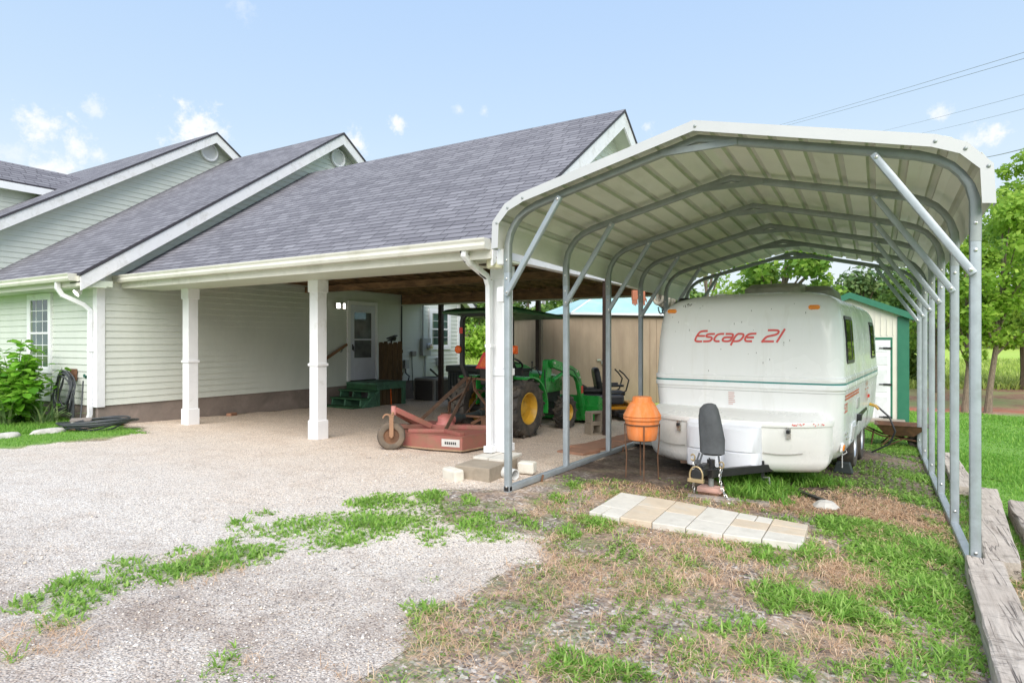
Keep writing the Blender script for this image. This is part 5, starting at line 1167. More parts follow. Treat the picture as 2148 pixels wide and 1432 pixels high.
m = T(); m.bb(-.16, .16, -.25, 1.15, .30, .62); m.bb(-.22, .22, -.18, .20, .35, .60); m.bb(-.20, .20, 1.1, 1.85, .42, .62); m.bb(-.36, .36, 1.46, 1.58, .20, .32); m.bb(-.10, .10, .6, 1.9, .25, .45); m.done('chassis', M['engine'], RT, bevel=.015)
m = T(); m.tube([(-.5, 0, .415), (.5, 0, .415)], .07, 12); m.done('rear_axle', M['engine'], RT, smooth=True)
m = T()  # hood
hp = [(.26, .62), (.27, .82), (.25, .93), (.17, .985), (.05, 1.0)]; hp = hp + [(-a, b) for a, b in hp[::-1]]
def hood(y, k, dz): return [(a * k, y, .62 + (b - .62) * dz) for a, b in hp]
m.loft([hood(.62, 1.0, 1.18), hood(.70, 1.0, 1.17), hood(1.2, .98, 1.04), hood(1.70, .92, .86), hood(1.86, .86, .76), hood(1.92, .72, .6)]); m.done('hood', M['green'], RT, smooth=True)
m = T(); m.bb(.262, .266, .95, 1.25, .90, .935); m.done('hood_decal', M['yellow'], RT)
m = T(); m.bb(-.25, .25, .40, .64, .62, 1.06); m.bb(-.27, .27, .42, .70, 1.03, 1.075); m.done('dash', M['engine'], RT, bevel=.02)
m = T(); m.bb(-.44, .44, .05, .62, .50, .54); m.done('foot_deck', M['engine'], RT)
for s in (-1, 1):
    m = T(); A_ = []
    for k in range(15):
        q = R(192 - 118 * k / 14); A_.append((.55 * math.cos(q) * -1, .455 + .52 * math.sin(q)))
    A_ = [(yy * (1.0), zz) for yy, zz in A_]
    o_ = [[(s * .33, a, b) for a, b in A_], [(s * .66, a, b) for a, b in A_]]
    n = len(A_); m.v = o_[0] + o_[1] + [(x, a * .955, .455 + (b - .455) * .955) for x, a, b in o_[0]] + [(x, a * .955, .455 + (b - .455) * .955) for x, a, b in o_[1]]
    for k in range(n - 1): m.f += [[k, k + 1, n + k + 1, n + k], [2 * n + k, 2 * n + k + 1, 3 * n + k + 1, 3 * n + k], [n + k, n + k + 1, 3 * n + k + 1, 3 * n + k], [k, k + 1, 2 * n + k + 1, 2 * n + k]]
    m.f += [[0, n, 3 * n, 2 * n], [n - 1, 2 * n - 1, 4 * n - 1, 3 * n - 1]]; m.mi = [0] * len(m.f); m.done('fender', M['green'], RT, smooth=True)
    m = T(); m.bb(s * .335 - .01, s * .335 + .01, -.10, .42, .50, .93); m.done('fender_side', M['green'], RT)
    # roll bar upright with kink
    m = T(); m.sweep([(s * .40, -.22, .60), (s * .42, -.24, .92), (s * .475, -.30, 1.15), (s * .475, -.30, 1.84), (s * .455, -.30, 1.92), (s * .40, -.30, 1.965)], rsq(.07, .012), (0, 1, 0)); m.done('roll_bar', M['blackmetal'], RT, smooth=True)
    m = T(); m.box((s * .475, -.338, 1.71), (.068, .008, .10)); m.done('reflector', M['redlens'], RT)
    m = T(); m.lathe([(.001, 0), (.062, .0), (.066, .03), (.055, .05), (.001, .055)], 18, Matrix.Translation((s * .52, -.33, 1.40)) @ Matrix.Rotation(PI / 2, 4, 'X')); m.box((s * .52, -.30, 1.40), (.13, .06, .13)); m.done('turn_lamp', M['orange'], RT, bevel=.012)
m = T(); m.bar((-.41, -.30, 1.968), (.41, -.30, 1.968), .07); m.done('roll_bar_cross', M['blackmetal'], RT)
m = T()
cpts = [(-.70, -.52, 2.005), (.70, -.52, 2.005), (.70, 1.0, 1.94), (-.70, 1.0, 1.94)]; 
def crn(k, dz): return [(x * k, .24 + (y - .24) * k, z + dz) for x, y, z in cpts]
m.loft([crn(1.0, -.03), crn(1.02, .0), crn(.97, .035), crn(.80, .065), crn(.4, .08)]); m.done('canopy', M['canopy'], RT, smooth=True)
m = T(); m.bb(-.45, .45, -.45, .9, 1.955, 1.985); m.done('canopy_frame', M['blackmetal'], RT)
m = T(); m.bb(-.22, .22, -.12, .30, .70, .80); m.prism([(-.20, 0), (.20, 0), (.21, .28), (.12, .36), (-.12, .36), (-.21, .28)], -.04, .05, Matrix.Translation((0, -.14, .82)) @ Matrix.Rotation(R(97), 4, 'X')); m.bb(-.18, .18, -.1, .25, .55, .70); m.done('seat', M['black'], RT, bevel=.03)
m = T(); MXs = Matrix.Translation((0, .50, 1.16)) @ Matrix.Rotation(R(-35), 4, 'X')
m.lathe([(.17 + .016 * math.cos(q), .016 * math.sin(q)) for q in [2 * PI * k / 8 for k in range(9)]], 28, MXs); m.tube([(0, .50, 1.16), (0, .60, 1.02)], .03, 8)
for k in range(3): q = 2 * PI * k / 3; m.tube([tuple(MXs @ Vector((0, 0, 0))), tuple(MXs @ Vector((.17 * math.cos(q), .17 * math.sin(q), 0)))], .011, 6)
m.done('steering_wheel', M['black'], RT, smooth=True)
m = T(); m.tube([(.30, .62, 1.02), (.32, .60, 1.17)], .008, 6); m.lathe([(.001, .0), (.018, .012), (.018, .025), (.001, .035)], 10, Matrix.Translation((.32, .60, 1.16))); m.tube([(.20, .75, 1.05), (.32, .72, 1.10), (.36, .80, .95)], .012, 6); m.done('control_lever', M['black'], RT, smooth=True)
m = T(); m.add([(-.16, -.37, 1.10), (.16, -.37, 1.10), (.03, -.34, 1.36), (-.03, -.34, 1.36)], [(0, 1, 2, 3)]); sm = m.done('slow_vehicle_triangle', M['redlens'], RT, recalc=False)
m = T(); m.add([(-.10, -.374, 1.125), (.10, -.374, 1.125), (.0, -.346, 1.31)], [(0, 1, 2)]); m.done('triangle_centre', M['orange'], sm, recalc=False)
# loader
for s in (-1, 1):
    x = s * .40
    cres = [(.62, .50), (.70, .47), (.86, .58), (1.00, .78), (1.06, 1.02), (1.08, 1.18), (.99, 1.22), (.90, 1.20), (.89, 1.02), (.80, .80), (.70, .66), (.62, .60)]
    Mx = Matrix(((0, 0, 1, x), (1, 0, 0, 0), (0, 1, 0, 0), (0, 0, 0, 1)))
    m = T(); m.prism(cres, -.05, .05, Mx); m.done('loader_mast', M['green'], RT, bevel=.008)
    arm = [(.92, 1.19), (1.02, 1.22), (1.72, 1.08), (1.98, .98), (2.06, .86), (2.32, .16), (2.36, .06), (2.24, .04), (2.20, .12), (1.94, .78), (1.86, .86), (1.66, .93), (.98, 1.08)]
    m = T(); m.prism(arm, -.035 + s * .09, .035 + s * .09, Mx); m.done('loader_arm', M['green'], RT, bevel=.008)
    m = T(); m.tube([(x + s * .09, 1.02, .86), (x + s * .09, 1.46, .98)], .036, 10); m.tube([(x + s * .09, 1.42, .97), (x + s * .09, 1.68, 1.04)], .018, 8); m.done('lift_cylinder', M['green'] if s > 0 else M['blackmetal'], RT, smooth=True)
    m = T(); m.bb(x + s * .09 + s * .036, x + s * .09 + s * .040, 2.06, 2.14, .56, .70); m.done('arm_decal', M['redlens'], RT)
    m = T()
    for yy, zz in ((1.0, 1.16), (1.86, .98), (1.98, .86), (2.28, .12), (.66, .53)): m.lathe([(.022, -.055), (.022, .055), (.001, .056)], 10, Matrix.Translation((x + s * .09, yy, zz)) @ Matrix.Rotation(PI / 2, 4, 'Y'))
    m.done('pivot_pins', M['chrome'], RT)
m = T(); bk = [(2.30, .02), (2.90, .0), (2.90, .02), (2.45, .05), (2.36, .12), (2.33, .30), (2.36, .50), (2.33, .50), (2.29, .30)]
Mx = Matrix(((0, 0, 1, 0), (1, 0, 0, 0), (0, 1, 0, 0), (0, 0, 0, 1)))
m.prism(bk, -.76, .76, Mx); m.done('bucket', M['green'], RT, bevel=.006)
for s in (-1, 1):
    m = T(); m.prism([(2.30, .02), (2.90, .0), (2.74, .30), (2.36, .50), (2.30, .40)], s * .76 - .008, s * .76 + .008, Mx); m.done('bucket_side', M['green'], RT)
for s in (-1, 1):
    x = s * .40
    m = T(); m.tube([(x + s * .10, 1.0, 1.14), (x + s * .12, 1.35, 1.10), (x + s * .125, 1.75, 1.0), (x + s * .12, 2.0, .78)], .010, 6); m.tube([(x + s * .06, .90, .55), (x + s * .09, .75, .75), (x + s * .05, .80, 1.05)], .010, 6); m.done('hydraulic_hose', M['black'], RT, smooth=True)
# rear hitch
m = T()
for s in (-1, 1): m.bar((s * .25, .02, .38), (s * .38, -.80, .33), .025, .06); m.bar((s * .30, -.45, .36), (s * .22, -.05, .75), .02)
m.bar((-.06, -.15, .72), (0, -.60, .78), .03); m.tube([(0, -.2, .44), (0, -.45, .43)], .05, 10); m.done('hitch_links', M['rustbrown'], RT)
# ------------------------------------------------------------------ ROTARY CUTTER behind the tractor
CX2, CY2 = -5.42, 7.20
rc = thing('rotary_cutter', 'rusty faded red rotary mower deck with tail wheel hitched behind the tractor', 'rotary cutter', (CX2, CY2, .1))
z0 = .155
deck = [(-.70, -.50), (-.42, -.66), (.20, -.66), (.72, -.58), (.80, -.10), (.80, .56), (-.72, .56)]
dk = lambda k: [(CX2 + x * k, CY2 + y * k) for x, y in deck]
mb = MB(); mb.prism(dk(1), z0 + .145, z0 + .158); mb.build('deck', M['cutter'], rc, bevel=.004)
mb = MB(); n = len(deck); A_ = dk(1.0); B_ = dk(.985)
for i in range(n):
    j = (i + 1) % n; a, b, c, d = A_[i], A_[j], B_[j], B_[i]
    mb.hexa([(a[0], a[1], z0 - .02), (b[0], b[1], z0 - .02), (c[0], c[1], z0 - .02), (d[0], d[1], z0 - .02), (a[0], a[1], z0 + .1445), (b[0], b[1], z0 + .1445), (c[0], c[1], z0 + .1445), (d[0], d[1], z0 + .1445)])
mb.build('skirt', M['cutter'], rc)
mb = MB()
for i in (0, 1, 2, 3): mb.bar((*A_[i], z0 - .025), (*A_[i + 1], z0 - .025), .03, .018)
mb.build('skid_rim', P('worn_skid', (.40, .27, .17), .7, .1, .2, 10), rc)
mb = MB()   # deck stiffeners and boom from the tail wheel
mb.bar((CX2 - .62, CY2 - .50, z0 + .20), (CX2 + .78, CY2 + .30, z0 + .185), .09, .06); mb.bar((CX2 - .16, CY2 - .62, z0 + .185), (CX2 + .30, CY2 - .36, z0 + .185), .07, .05); mb.bar((CX2 + .30, CY2 - .36, z0 + .185), (CX2 + .66, CY2 - .50, z0 + .18), .09, .05)
mb.build('deck_beam', M['cutter'], rc, bevel=.008)
TWX, TWY = -5.66, 6.32     # tail wheel
P1 = Vector((TWX - .02, TWY + .10, .64))
mb = MB(); mb.bar(P1, (CX2 - .02, CY2 - .30, z0 + .22), .06, .075); mb.bar(P1 + Vector((-.02, .02, -.03)), (CX2 - .42, CY2 - .14, z0 + .20), .06, .07); mb.build('boom', M['cutter'], rc, bevel=.008)
mb = MB(); mb.tube([P1 + Vector((-.01, -.02, -.07)), P1 + Vector((-.01, -.02, .05))], .035, 10); mb.build('pivot_sleeve', P('pale_red_paint', (.52, .23, .2), .6), rc, smooth=True)
ang = math.atan2(TWX, TWY)
axd = Vector((math.sin(ang), math.cos(ang), 0)); ld = Vector((math.cos(ang), -math.sin(ang), 0))
wz = zg(TWX, TWY) + .19
def wheel2(nm, c, rad, wd, rim, ax, tyre, rimm, par):
    q = Vector((1, 0, 0)).rotation_difference(ax).to_matrix().to_4x4(); MX = Matrix.Translation(c) @ q @ Matrix.Rotation(PI / 2, 4, 'Y'); h_ = wd / 2
    mb = MB(); mb.lathe([(rim, -h_ * .8), (rim + (rad - rim) * .3, -h_), (rad * .9, -h_ * .85), (rad, -h_ * .4), (rad, h_ * .4), (rad * .9, h_ * .85), (rim + (rad - rim) * .3, h_), (rim, h_ * .8)], 36, MX); t_ = mb.build(nm, tyre, par, smooth=True)
    mb = MB(); mb.lathe([(rim * 1.02, -h_ * .8), (rim * .85, -h_ * .55), (rim * .35, -h_ * .6), (rim * .3, -h_ * .95), (.001, -h_ * .95)], 28, MX); mb.lathe([(rim * 1.02, h_ * .8), (rim * .85, h_ * .55), (rim * .35, h_ * .6), (rim * .3, h_ * .95), (.001, h_ * .95)], 28, MX); mb.build('rim', rimm, t_, smooth=True)
wheel2('tail_wheel', Vector((TWX, TWY, wz)), .19, .12, .105, axd, M['rubberbrown'], M['rust'], rc)
mb = MB()
for s in (-1, 1): mb.bar(Vector((TWX, TWY, wz)) + axd * (s * .075), Vector((TWX, TWY, wz + .27)) + axd * (s * .075), .055, .012, tuple(axd))
mb.bar(Vector((TWX, TWY, wz + .275)) - axd * .085, Vector((TWX, TWY, wz + .275)) + axd * .085, .07, .014); mb.tube([Vector((TWX, TWY, wz)) - axd * .10, Vector((TWX, TWY, wz)) + axd * .10], .016, 8)
mb.tube([Vector((TWX, TWY, wz + .27)) + ld * 0, P1 + Vector((-.01, -.02, -.03))], .02, 8); mb.tube([Vector((TWX, TWY, wz + .24)) - ld * (.06 + .0 * k) + Vector((0, 0, .05 * math.sin(PI * k / 6))) - ld * (.05 * math.cos(PI * k / 6)) for k in range(7)], .012, 6)
mb.build('wheel_fork', P('dusty_orange_rust', (.34, .19, .11), .8), rc)
mb = MB(); mb.lathe([(.001, .0), (.14, .0), (.14, .06), (.11, .10), (.11, .17), (.05, .20), (.001, .20)], 16, Matrix.Translation((CX2 + .02, CY2 - .02, z0 + .16))); mb.tube([(CX2 + .02, CY2 - .02, z0 + .27), (CX2 + .02, CY2 + .16, z0 + .27)], .08, 14); mb.build('gearbox', P('pink_red_gearbox', (.52, .17, .15), .55, 0, .15, 8, .1, 40, (.3, .14, .09), .5, 6), rc, smooth=True)
mb = MB(); mb.tube([(CX2 + .02, CY2 + .14, z0 + .27), (CX2 + .03, CY2 + .30, z0 + .275)], [.09, .075], 16); mb.tube([(CX2 + .03, CY2 + .28, z0 + .275), (CX2 + .05, CY2 + .85, z0 + .285)], .045, 14); mb.tube([(CX2 + .05, CY2 + .80, z0 + .285), (CX2 + .06, CY2 + 1.10, z0 + .29)], .065, 14); mb.build('drive_shaft', M['darkbin'], rc, smooth=True)
top = Vector((CX2 + .02, CY2 + .62, 1.0))
mb = MB()
mb.bar((CX2 - .42, CY2 - .16, z0 + .19), top + Vector((-.045, -.03, .02)), .014, .055); mb.bar((CX2 + .24, CY2 - .30, z0 + .19), (CX2 + .27, CY2 - .05, z0 + .50), .014, .055); mb.bar((CX2 + .27, CY2 - .05, z0 + .50), top + Vector((.045, -.03, .02)), .014, .055)
mb.build('rear_brace', M['rustbrown'], rc)
mb = MB()
for s in (-1, 1):
    mb.sweep([top + Vector((s * .05, .0, .02)), top + Vector((s * .07, .03, -.18)), (CX2 + .02 + s * .34, CY2 + .55, .62), (CX2 + .02 + s * .36, CY2 + .55, z0 + .17)], [(-.007, -.028), (.007, -.028), (.007, .028), (-.007, .028)], (0, 1, 0))
    mb.bar((CX2 + .02 + s * .36, CY2 + .55, .46), (CX2 + .02 + s * .10, CY2 + .50, z0 + .17), .012, .045)
    mb.bb(CX2 + s * .36 - .05, CX2 + s * .36 + .09, CY2 + .48, CY2 + .58, z0 + .158, z0 + .30)
mb.bar(top + Vector((-.08, 0, .0)), top + Vector((.10, 0, .0)), .04); mb.bar((CX2 - .30, CY2 + .3, .47), (CX2 + .38, CY2 + .55, .43), .03); mb.build('hitch_frame', M['rust'], rc)
mb = MB(); mb.bar(top + Vector((.1, .02, .0)), top + Vector((.36, .12, -.03)), .03); mb.build('top_link', M['rust'], rc)
a, b = Vector((*A_[2], 0)), Vector((*A_[3], 0)); d_ = (b - a).normalized(); n_ = Vector((d_.y, -d_.x, 0))
mb = MB(); q = a + (b - a) * .42; r_ = a + (b - a) * .93; off = n_ * .0045
mb.add([q + off + Vector((0, 0, z0 + .02)), r_ + off + Vector((0, 0, z0 + .02)), r_ + off + Vector((0, 0, z0 + .12)), q + off + Vector((0, 0, z0 + .12))], [(0, 1, 2, 3)]); dc = mb.build('maker_decal', P('dirty_white_decal', (.60, .58, .54), .6, 0, .1, 12), rc, recalc=False)
mb = MB()
for k in range(6):
    u0 = .18 + k * .11; p0 = q + (r_ - q) * u0 + n_ * .007; p1 = q + (r_ - q) * (u0 + .075) + n_ * .007
    mb.add([p0 + Vector((0, 0, z0 + .05)), p1 + Vector((0, 0, z0 + .05)), p1 + Vector((0, 0, z0 + .085)), p0 + Vector((0, 0, z0 + .085))], [(0, 1, 2, 3)])
mb.build('worn_print', M['black'], dc, recalc=False)
# ------------------------------------------------------------------ ZERO TURN MOWER
mo = thing('riding_mower', 'black and orange zero turn riding mower with high back seat behind the loader bucket', 'lawn mower', (-4.95, 12.25, zg(-4.95, 12.25)), R(-58))
Ow = lambda x, y, z: tuple(ROOT[mo.name] @ Vector((x, y, z)))
O = lambda: TB(Ow)
m = O()
def seatring(y, hw, z0_, z1): return [(-hw, y, z0_), (hw, y, z0_), (hw * 1.02, y, (z0_ + z1) / 2), (hw * .8, y, z1), (-hw * .8, y, z1), (-hw * 1.02, y, (z0_ + z1) / 2)]
m.prism([(-.24, 0), (.24, 0), (.27, .25), (.25, .46), (.17, .54), (-.17, .54), (-.25, .46), (-.27, .25)], -.06, .06, Matrix.Translation((0, -.16, .52)) @ Matrix.Rotation(R(100), 4, 'X')); m.bb(-.24, .24, -.14, .36, .46, .56); m.done('seat', M['black'], mo, bevel=.045)
m = O(); m.bb(-.33, .33, -.60, -.16, .28, .52); m.bb(-.30, .30, -.55, -.15, .52, .62); m.tube([(-.22, -.52, .60), (.22, -.52, .60)], .09, 10); m.done('engine', M['engine'], mo, bevel=.05)
m = O(); m.bb(-.40, -.27, -.50, .30, .30, .50); m.bb(.27, .40, -.50, .30, .30, .50); m.done('fuel_tank', P('charcoal_plastic', (.05, .05, .058), .4), mo, bevel=.05)
m = O(); m.bb(-.26, .26, .40, .84, .26, .33); m.bb(-.10, .10, .60, .86, .33, .42); m.done('foot_plate', M['mowerorange'], mo, bevel=.015)
m = O(); m.prism([(-.62, .06), (-.55, .62), (-.2, .80), (.2, .80), (.55, .62), (.62, .06), (.3, -.05), (-.3, -.05)], .10, .20); m.bb(.55, .85, .10, .5, .09, .16); m.done('cutting_deck', M['blackmetal'], mo, bevel=.01)
m = O(); m.bb(-.36, -.30, -.5, .95, .20, .26); m.bb(.30, .36, -.5, .95, .20, .26); m.bb(-.36, .36, .90, .96, .20, .27); m.done('frame', M['mowerorange'], mo)
for s in (-1, 1):
    m = O(); m.tube([(s * .33, .20, .48), (s * .34, .34, .58), (s * .34, .40, .80), (s * .30, .30, .93), (s * .24, .22, 1.0)], .016, 8); m.done('steering_lever', M['black'], mo, smooth=True)
    m = O(); m.bb(s * .31 - .035, s * .31 + .035, -.05, .30, .66, .71); m.done('arm_rest', M['black'], mo, bevel=.015)
    wheel2('drive_wheel', Vector(Ow(s * .47, -.38, .22)), .22, .18, .11, (Vector(Ow(1, 0, 0)) - Vector(Ow(0, 0, 0))), M['rubber'], M['black'], mo)
    wheel2('caster_wheel', Vector(Ow(s * .42, .98, .13)), .13, .10, .06, (Vector(Ow(1, 0, 0)) - Vector(Ow(0, 0, 0))), M['rubber'], M['black'], mo)
    m = O(); m.tube([(s * .42, .94, .13), (s * .42, .90, .32)], .02, 8); m.bar((s * .42, .90, .32), (s * .33, .90, .24), .04); m.done('caster_fork', M['blackmetal'], mo)
# ------------------------------------------------------------------ dark ribbed bin behind the tractor
bn = thing('storage_bin', 'dark slate ribbed plastic bin by the back wall, half hidden behind the tractor', 'storage bin', (-8.6, 12.3, 0))
zb = zg(-8.6, 12.3); mb = MB(); mb.bb(-8.95, -8.12, 12.0, 12.55, zb, zb + .84)
for k in range(9): mb.bb(-8.90 + k * .09, -8.86 + k * .09, 11.975, 12.0, zb + .1, zb + .80)
mb.build('tub', M['darkbin'], bn, bevel=.02)
mb = MB(); mb.bb(-8.99, -8.08, 11.95, 12.58, zb + .84, zb + 1.0); mb.build('lid', M['darkbin'], bn, bevel=.03)
# ------------------------------------------------------------------ CLAY COOKER on its stand
px, py = -2.255, 6.62; gz = zg(px, py)
stn = thing('plant_stand', 'thin rusty wire stand with four legs carrying the terracotta pot', 'plant stand', (px, py, gz))
mb = MB(); mb.lathe([(.185 + .008 * math.cos(q), .655 + .008 * math.sin(q)) for q in [2 * PI * k / 6 for k in range(7)]], 40, Matrix.Translation((px, py, 0))); mb.build('hoop', M['rust'], stn, smooth=True)
for k in range(4):
    q = R(25 + 90 * k); c_, s_ = math.cos(q), math.sin(q)
    mb = MB(); mb.tube([(px + .19 * c_, py + .19 * s_, .66), (px + .185 * c_, py + .185 * s_, .47), (px + .17 * c_, py + .17 * s_, .30), (px + .18 * c_, py + .18 * s_, gz - .02)], .0075, 6); mb.build('leg', M['rust'], stn, smooth=True)
mb = MB(); mb.lathe([(.11 + .006 * math.cos(q), .475 + .006 * math.sin(q)) for q in [2 * PI * k / 6 for k in range(7)]], 30, Matrix.Translation((px, py, 0))); mb.build('lower_hoop', M['rust'], stn)
mb = MB(); mb.lathe([(.001, .484), (.150, .484), (.158, .495), (.170, .56), (.176, .64), (.181, .645), (.182, .655), (.188, .70), (.198, .702), (.206, .712), (.206, .732), (.198, .738), (.16, .735)], 48, Matrix.Translation((px, py, 0)))
single(mb, 'terracotta_pot', M['terra'], 'lower orange terracotta pot held in the wire stand', 'pot', smooth=True)
mb = MB(); mb.lathe([(.203, .741), (.208, .748), (.203, .762), (.190, .785), (.165, .835), (.135, .885), (.112, .905), (.108, .912), (.106, .945), (.095, .958), (.05, .962), (.001, .962)], 48, Matrix.Translation((px, py, 0)))
single(mb, 'terracotta_pot', M['terra'], 'domed orange terracotta pot turned upside down as a lid', 'pot', smooth=True)
# ------------------------------------------------------------------ concrete pavers in front of the tongue
BK = [(-2.126, 5.62), (-1.866, 5.633), (-1.596, 5.647), (-1.31, 5.618), (-1.033, 5.59), (-.755, 5.576), (-.488, 5.557)]
FR = [(-2.097, 4.785), (-1.82, 4.78), (-1.562, 4.815), (-1.297, 4.831), (-1.018, 4.845), (-.748, 4.90), (-.471, 4.955)]
rows = [[(0, .68, 0, 1), (.68, 1, 0, .42), (.68, 1, .42, 1)], [(0, .42, 0, 1), (.42, 1, 0, 1)], [(0, .5, 0, 1), (.5, 1, 0, 1)], [(0, .6, 0, 1), (.6, 1, 0, 1)], [(0, .28, 0, .55), (0, .28, .55, 1), (.28, .62, 0, 1), (.62, 1, 0, 1)], [(0, .30, 0, 1), (.30, .62, 0, 1), (.62, 1, 0, 1)]]
words = [['large pale paver at the far left corner of the slab row', 'narrow small pale paver at the near left corner', 'small pale paver beside the narrow left corner one'],
         ['pale paver second from left, back row', 'large orange tinted paver second from left, front row'], ['cream paver third from left, back row', 'large grey white paver third from left, front row, with dark smudges'],
         ['white paver just in front of the jack block', 'large white paver in the middle of the front edge'], ['small pale paver with a dark spot, back edge', 'small pale paver right of the dark spotted one', 'long tan paver in the fifth column', 'white paver in the fifth column, front edge'],
         ['cream paver at the far right corner', 'tan paver between two cream ones at the right end', 'white paver at the near right corner']]
tan = {(1, 1), (1, 0), (2, 0), (4, 2), (5, 1), (5, 0)}
for i in range(6):
    for j, (v0, v1, u0, u1) in enumerate(rows[i]):
        def pt(u, v):
            b = [BK[i][k] + (BK[i + 1][k] - BK[i][k]) * u for k in (0, 1)]; f_ = [FR[i][k] + (FR[i + 1][k] - FR[i][k]) * u for k in (0, 1)]
            return [b[k] + (f_[k] - b[k]) * v for k in (0, 1)]
        g_ = .006; q = [pt(u0 + g_ * 2 * (u0 > 0 or 1), v0 + g_), pt(u1 - g_ * 2, v0 + g_), pt(u1 - g_ * 2, v1 - g_), pt(u0 + g_ * 2, v1 - g_)]
        zt = [zg(*p) + .055 + random.uniform(-.003, .003) for p in q]
        mb = MB(); mb.hexa([(p[0], p[1], z - .075) for p, z in zip(q[::-1], zt[::-1])] + [(p[0], p[1], z) for p, z in zip(q[::-1], zt[::-1])])
        single(mb, 'paver', M['pavertan'] if (i, j) in tan else M['paver'], words[i][j], 'paver', 'loose pavers laid in a row', bevel=.006)
# ------------------------------------------------------------------ blocks, stones, drain pipe at the end column
def cinder(cx, cy, z0, rz, L=.40, Wd=.20, H=.20, holes=True):
    mb = MB(); t = .03
    def q(a, b, c, d, e, f): mb.box((0, 0, 0), (.001, .001, .001)) if False else None
    M4 = Matrix.Translation((cx, cy, z0)) @ Matrix.Rotation(rz, 4, 'Z')
    def bx_(x0, x1, y0, y1, za, zb): mb.hexa([M4 @ Vector(p) for p in ((x0, y0, za), (x1, y0, za), (x1, y1, za), (x0, y1, za), (x0, y0, zb), (x1, y0, zb), (x1, y1, zb), (x0, y1, zb))])
    if not holes: bx_(-L / 2, L / 2, -Wd / 2, Wd / 2, 0, H); return mb
    # lying on its side: cores run horizontally along y
    bx_(-L / 2, L / 2, -Wd / 2, Wd / 2, 0, t); bx_(-L / 2, L / 2, -Wd / 2, Wd / 2, H - t, H)
    for x in (-L / 2, -t / 2, L / 2 - t): bx_(x, x + t, -Wd / 2, Wd / 2, t, H - t)
    return mb
ez = zg(-3.72, 5.9)
single(cinder(-3.70, 5.68, zg(-3.7, 5.6) - .005, R(4), .42, .66, .155, False), 'concrete_block', M['cinder'], 'solid tan concrete block under the white end column', 'concrete block', bevel=.008)
for dx, lab in ((-.10, 'left white cap slab on the block under the end column'), (.105, 'right white cap slab on the block under the end column')):
    mb = MB(); mb.box((-3.74 + dx, 5.97, .262), (.19, .46, .03), rz=R(3)); single(mb, 'cap_slab', M['paver'], lab, 'slab', bevel=.006)
mb = MB(); mb.box((-3.86, 5.27, zg(-3.86, 5.27) + .055), (.26, .12, .13), rz=R(-22), rx=R(4)); single(mb, 'limestone_block', M['limestone'], 'rough white limestone chunk left of the concrete block', 'stone', bevel=.02)
mb = MB(); mb.box((-3.36, 5.98, .17), (.19, .13, .13), rz=R(8)); single(mb, 'limestone_block', M['limestone'], 'cream limestone chunk behind the corrugated drain pipe', 'stone', bevel=.02)
mb = MB()
mb.lathe([(r_, k * .011) for k in range(34) for r_ in ((.058, .050) if k % 2 else (.050, .058))][:60], 20, Matrix.Translation((-3.62, 5.72, .155)) @ Matrix.Rotation(R(-15), 4, 'Z') @ Matrix.Rotation(PI / 2, 4, 'Y')); single(mb, 'drain_pipe', M['pvc'], 'white corrugated drain pipe end beside the front carport post', 'drain pipe', smooth=True)
bz = zg(-4.03, 9.62)
single(cinder(-4.05, 9.62, bz, R(60), .40, .20, .19), 'cinder_block', M['cinder'], 'hollow concrete block on the ground before the loader bucket', 'concrete block', 'hollow blocks by the bucket', bevel=.005)
single(cinder(-4.04, 9.63, bz + .192, R(56), .40, .20, .19), 'cinder_block', M['cinder'], 'hollow concrete block stacked on top of another one by the bucket', 'concrete block', 'hollow blocks by the bucket', bevel=.005)
for k, (x, y, a, lab) in enumerate([(-3.50, 7.66, -12, 'red stone slab nearest the second carport post'), (-3.50, 8.05, -20, 'red stone slab second along the left base rail'), (-3.44, 8.52, -8, 'red stone slab third along the left base rail'), (-3.42, 9.0, -16, 'red stone slab behind the third carport post'), (-3.38, 9.50, -10, 'red stone slab near the terracotta pot'), (-3.36, 9.98, -14, 'farthest red stone slab along the left base rail')]):
    mb = MB(); mb.box((x, y, zg(x, y) + .02 + .008 * (k % 2)), (.44, .40, .045), rz=R(a), ry=R(2 * (k % 3 - 1))); single(mb, 'stone_slab', M['redpaver'], lab, 'stone slab', 'red stone slabs along the base rail', bevel=.008)
sl = thing('slatted_step', 'pale grey slatted metal step lying behind the terracotta pot', 'step', (-2.78, 8.7, .02))
mb = MB(); 
for k in range(6):
    c = Vector((-2.80, 8.62 + k * .07, .10)); mb.box(c, (.55, .05, .02), rz=R(-8), rx=R(14))
mb.build('slats', M['slat'], sl); mb = MB()
for s in (-1, 1): mb.bar((-2.80 + s * .27, 8.60 - s * .04, .085), (-2.80 + s * .27, 9.0 - s * .04, .12), .02, .05)
mb.build('side_rail', M['slat'], sl)
hk = thing('plant_hook', 'black curled iron plant hook beside the left edge of the trailer', 'plant hook', (-2.55, 8.6, 0))
mb = MB(); HX, HY = -2.60, 8.75
d_ = Vector((.859, .511, 0)); base = Vector((HX, HY, 0))
mb.tube([base + Vector((0, 0, zg(HX, HY))), base + Vector((0, 0, 1.0)), base + Vector((0, 0, 1.07)) - d_ * .02, base + Vector((0, 0, 1.10)) - d_ * .07, base + Vector((0, 0, 1.07)) - d_ * .12, base + Vector((0, 0, 1.0)) - d_ * .12, base + Vector((0, 0, .975)) - d_ * .09], .012, 8); mb.build('rod', M['black'], hk, smooth=True)
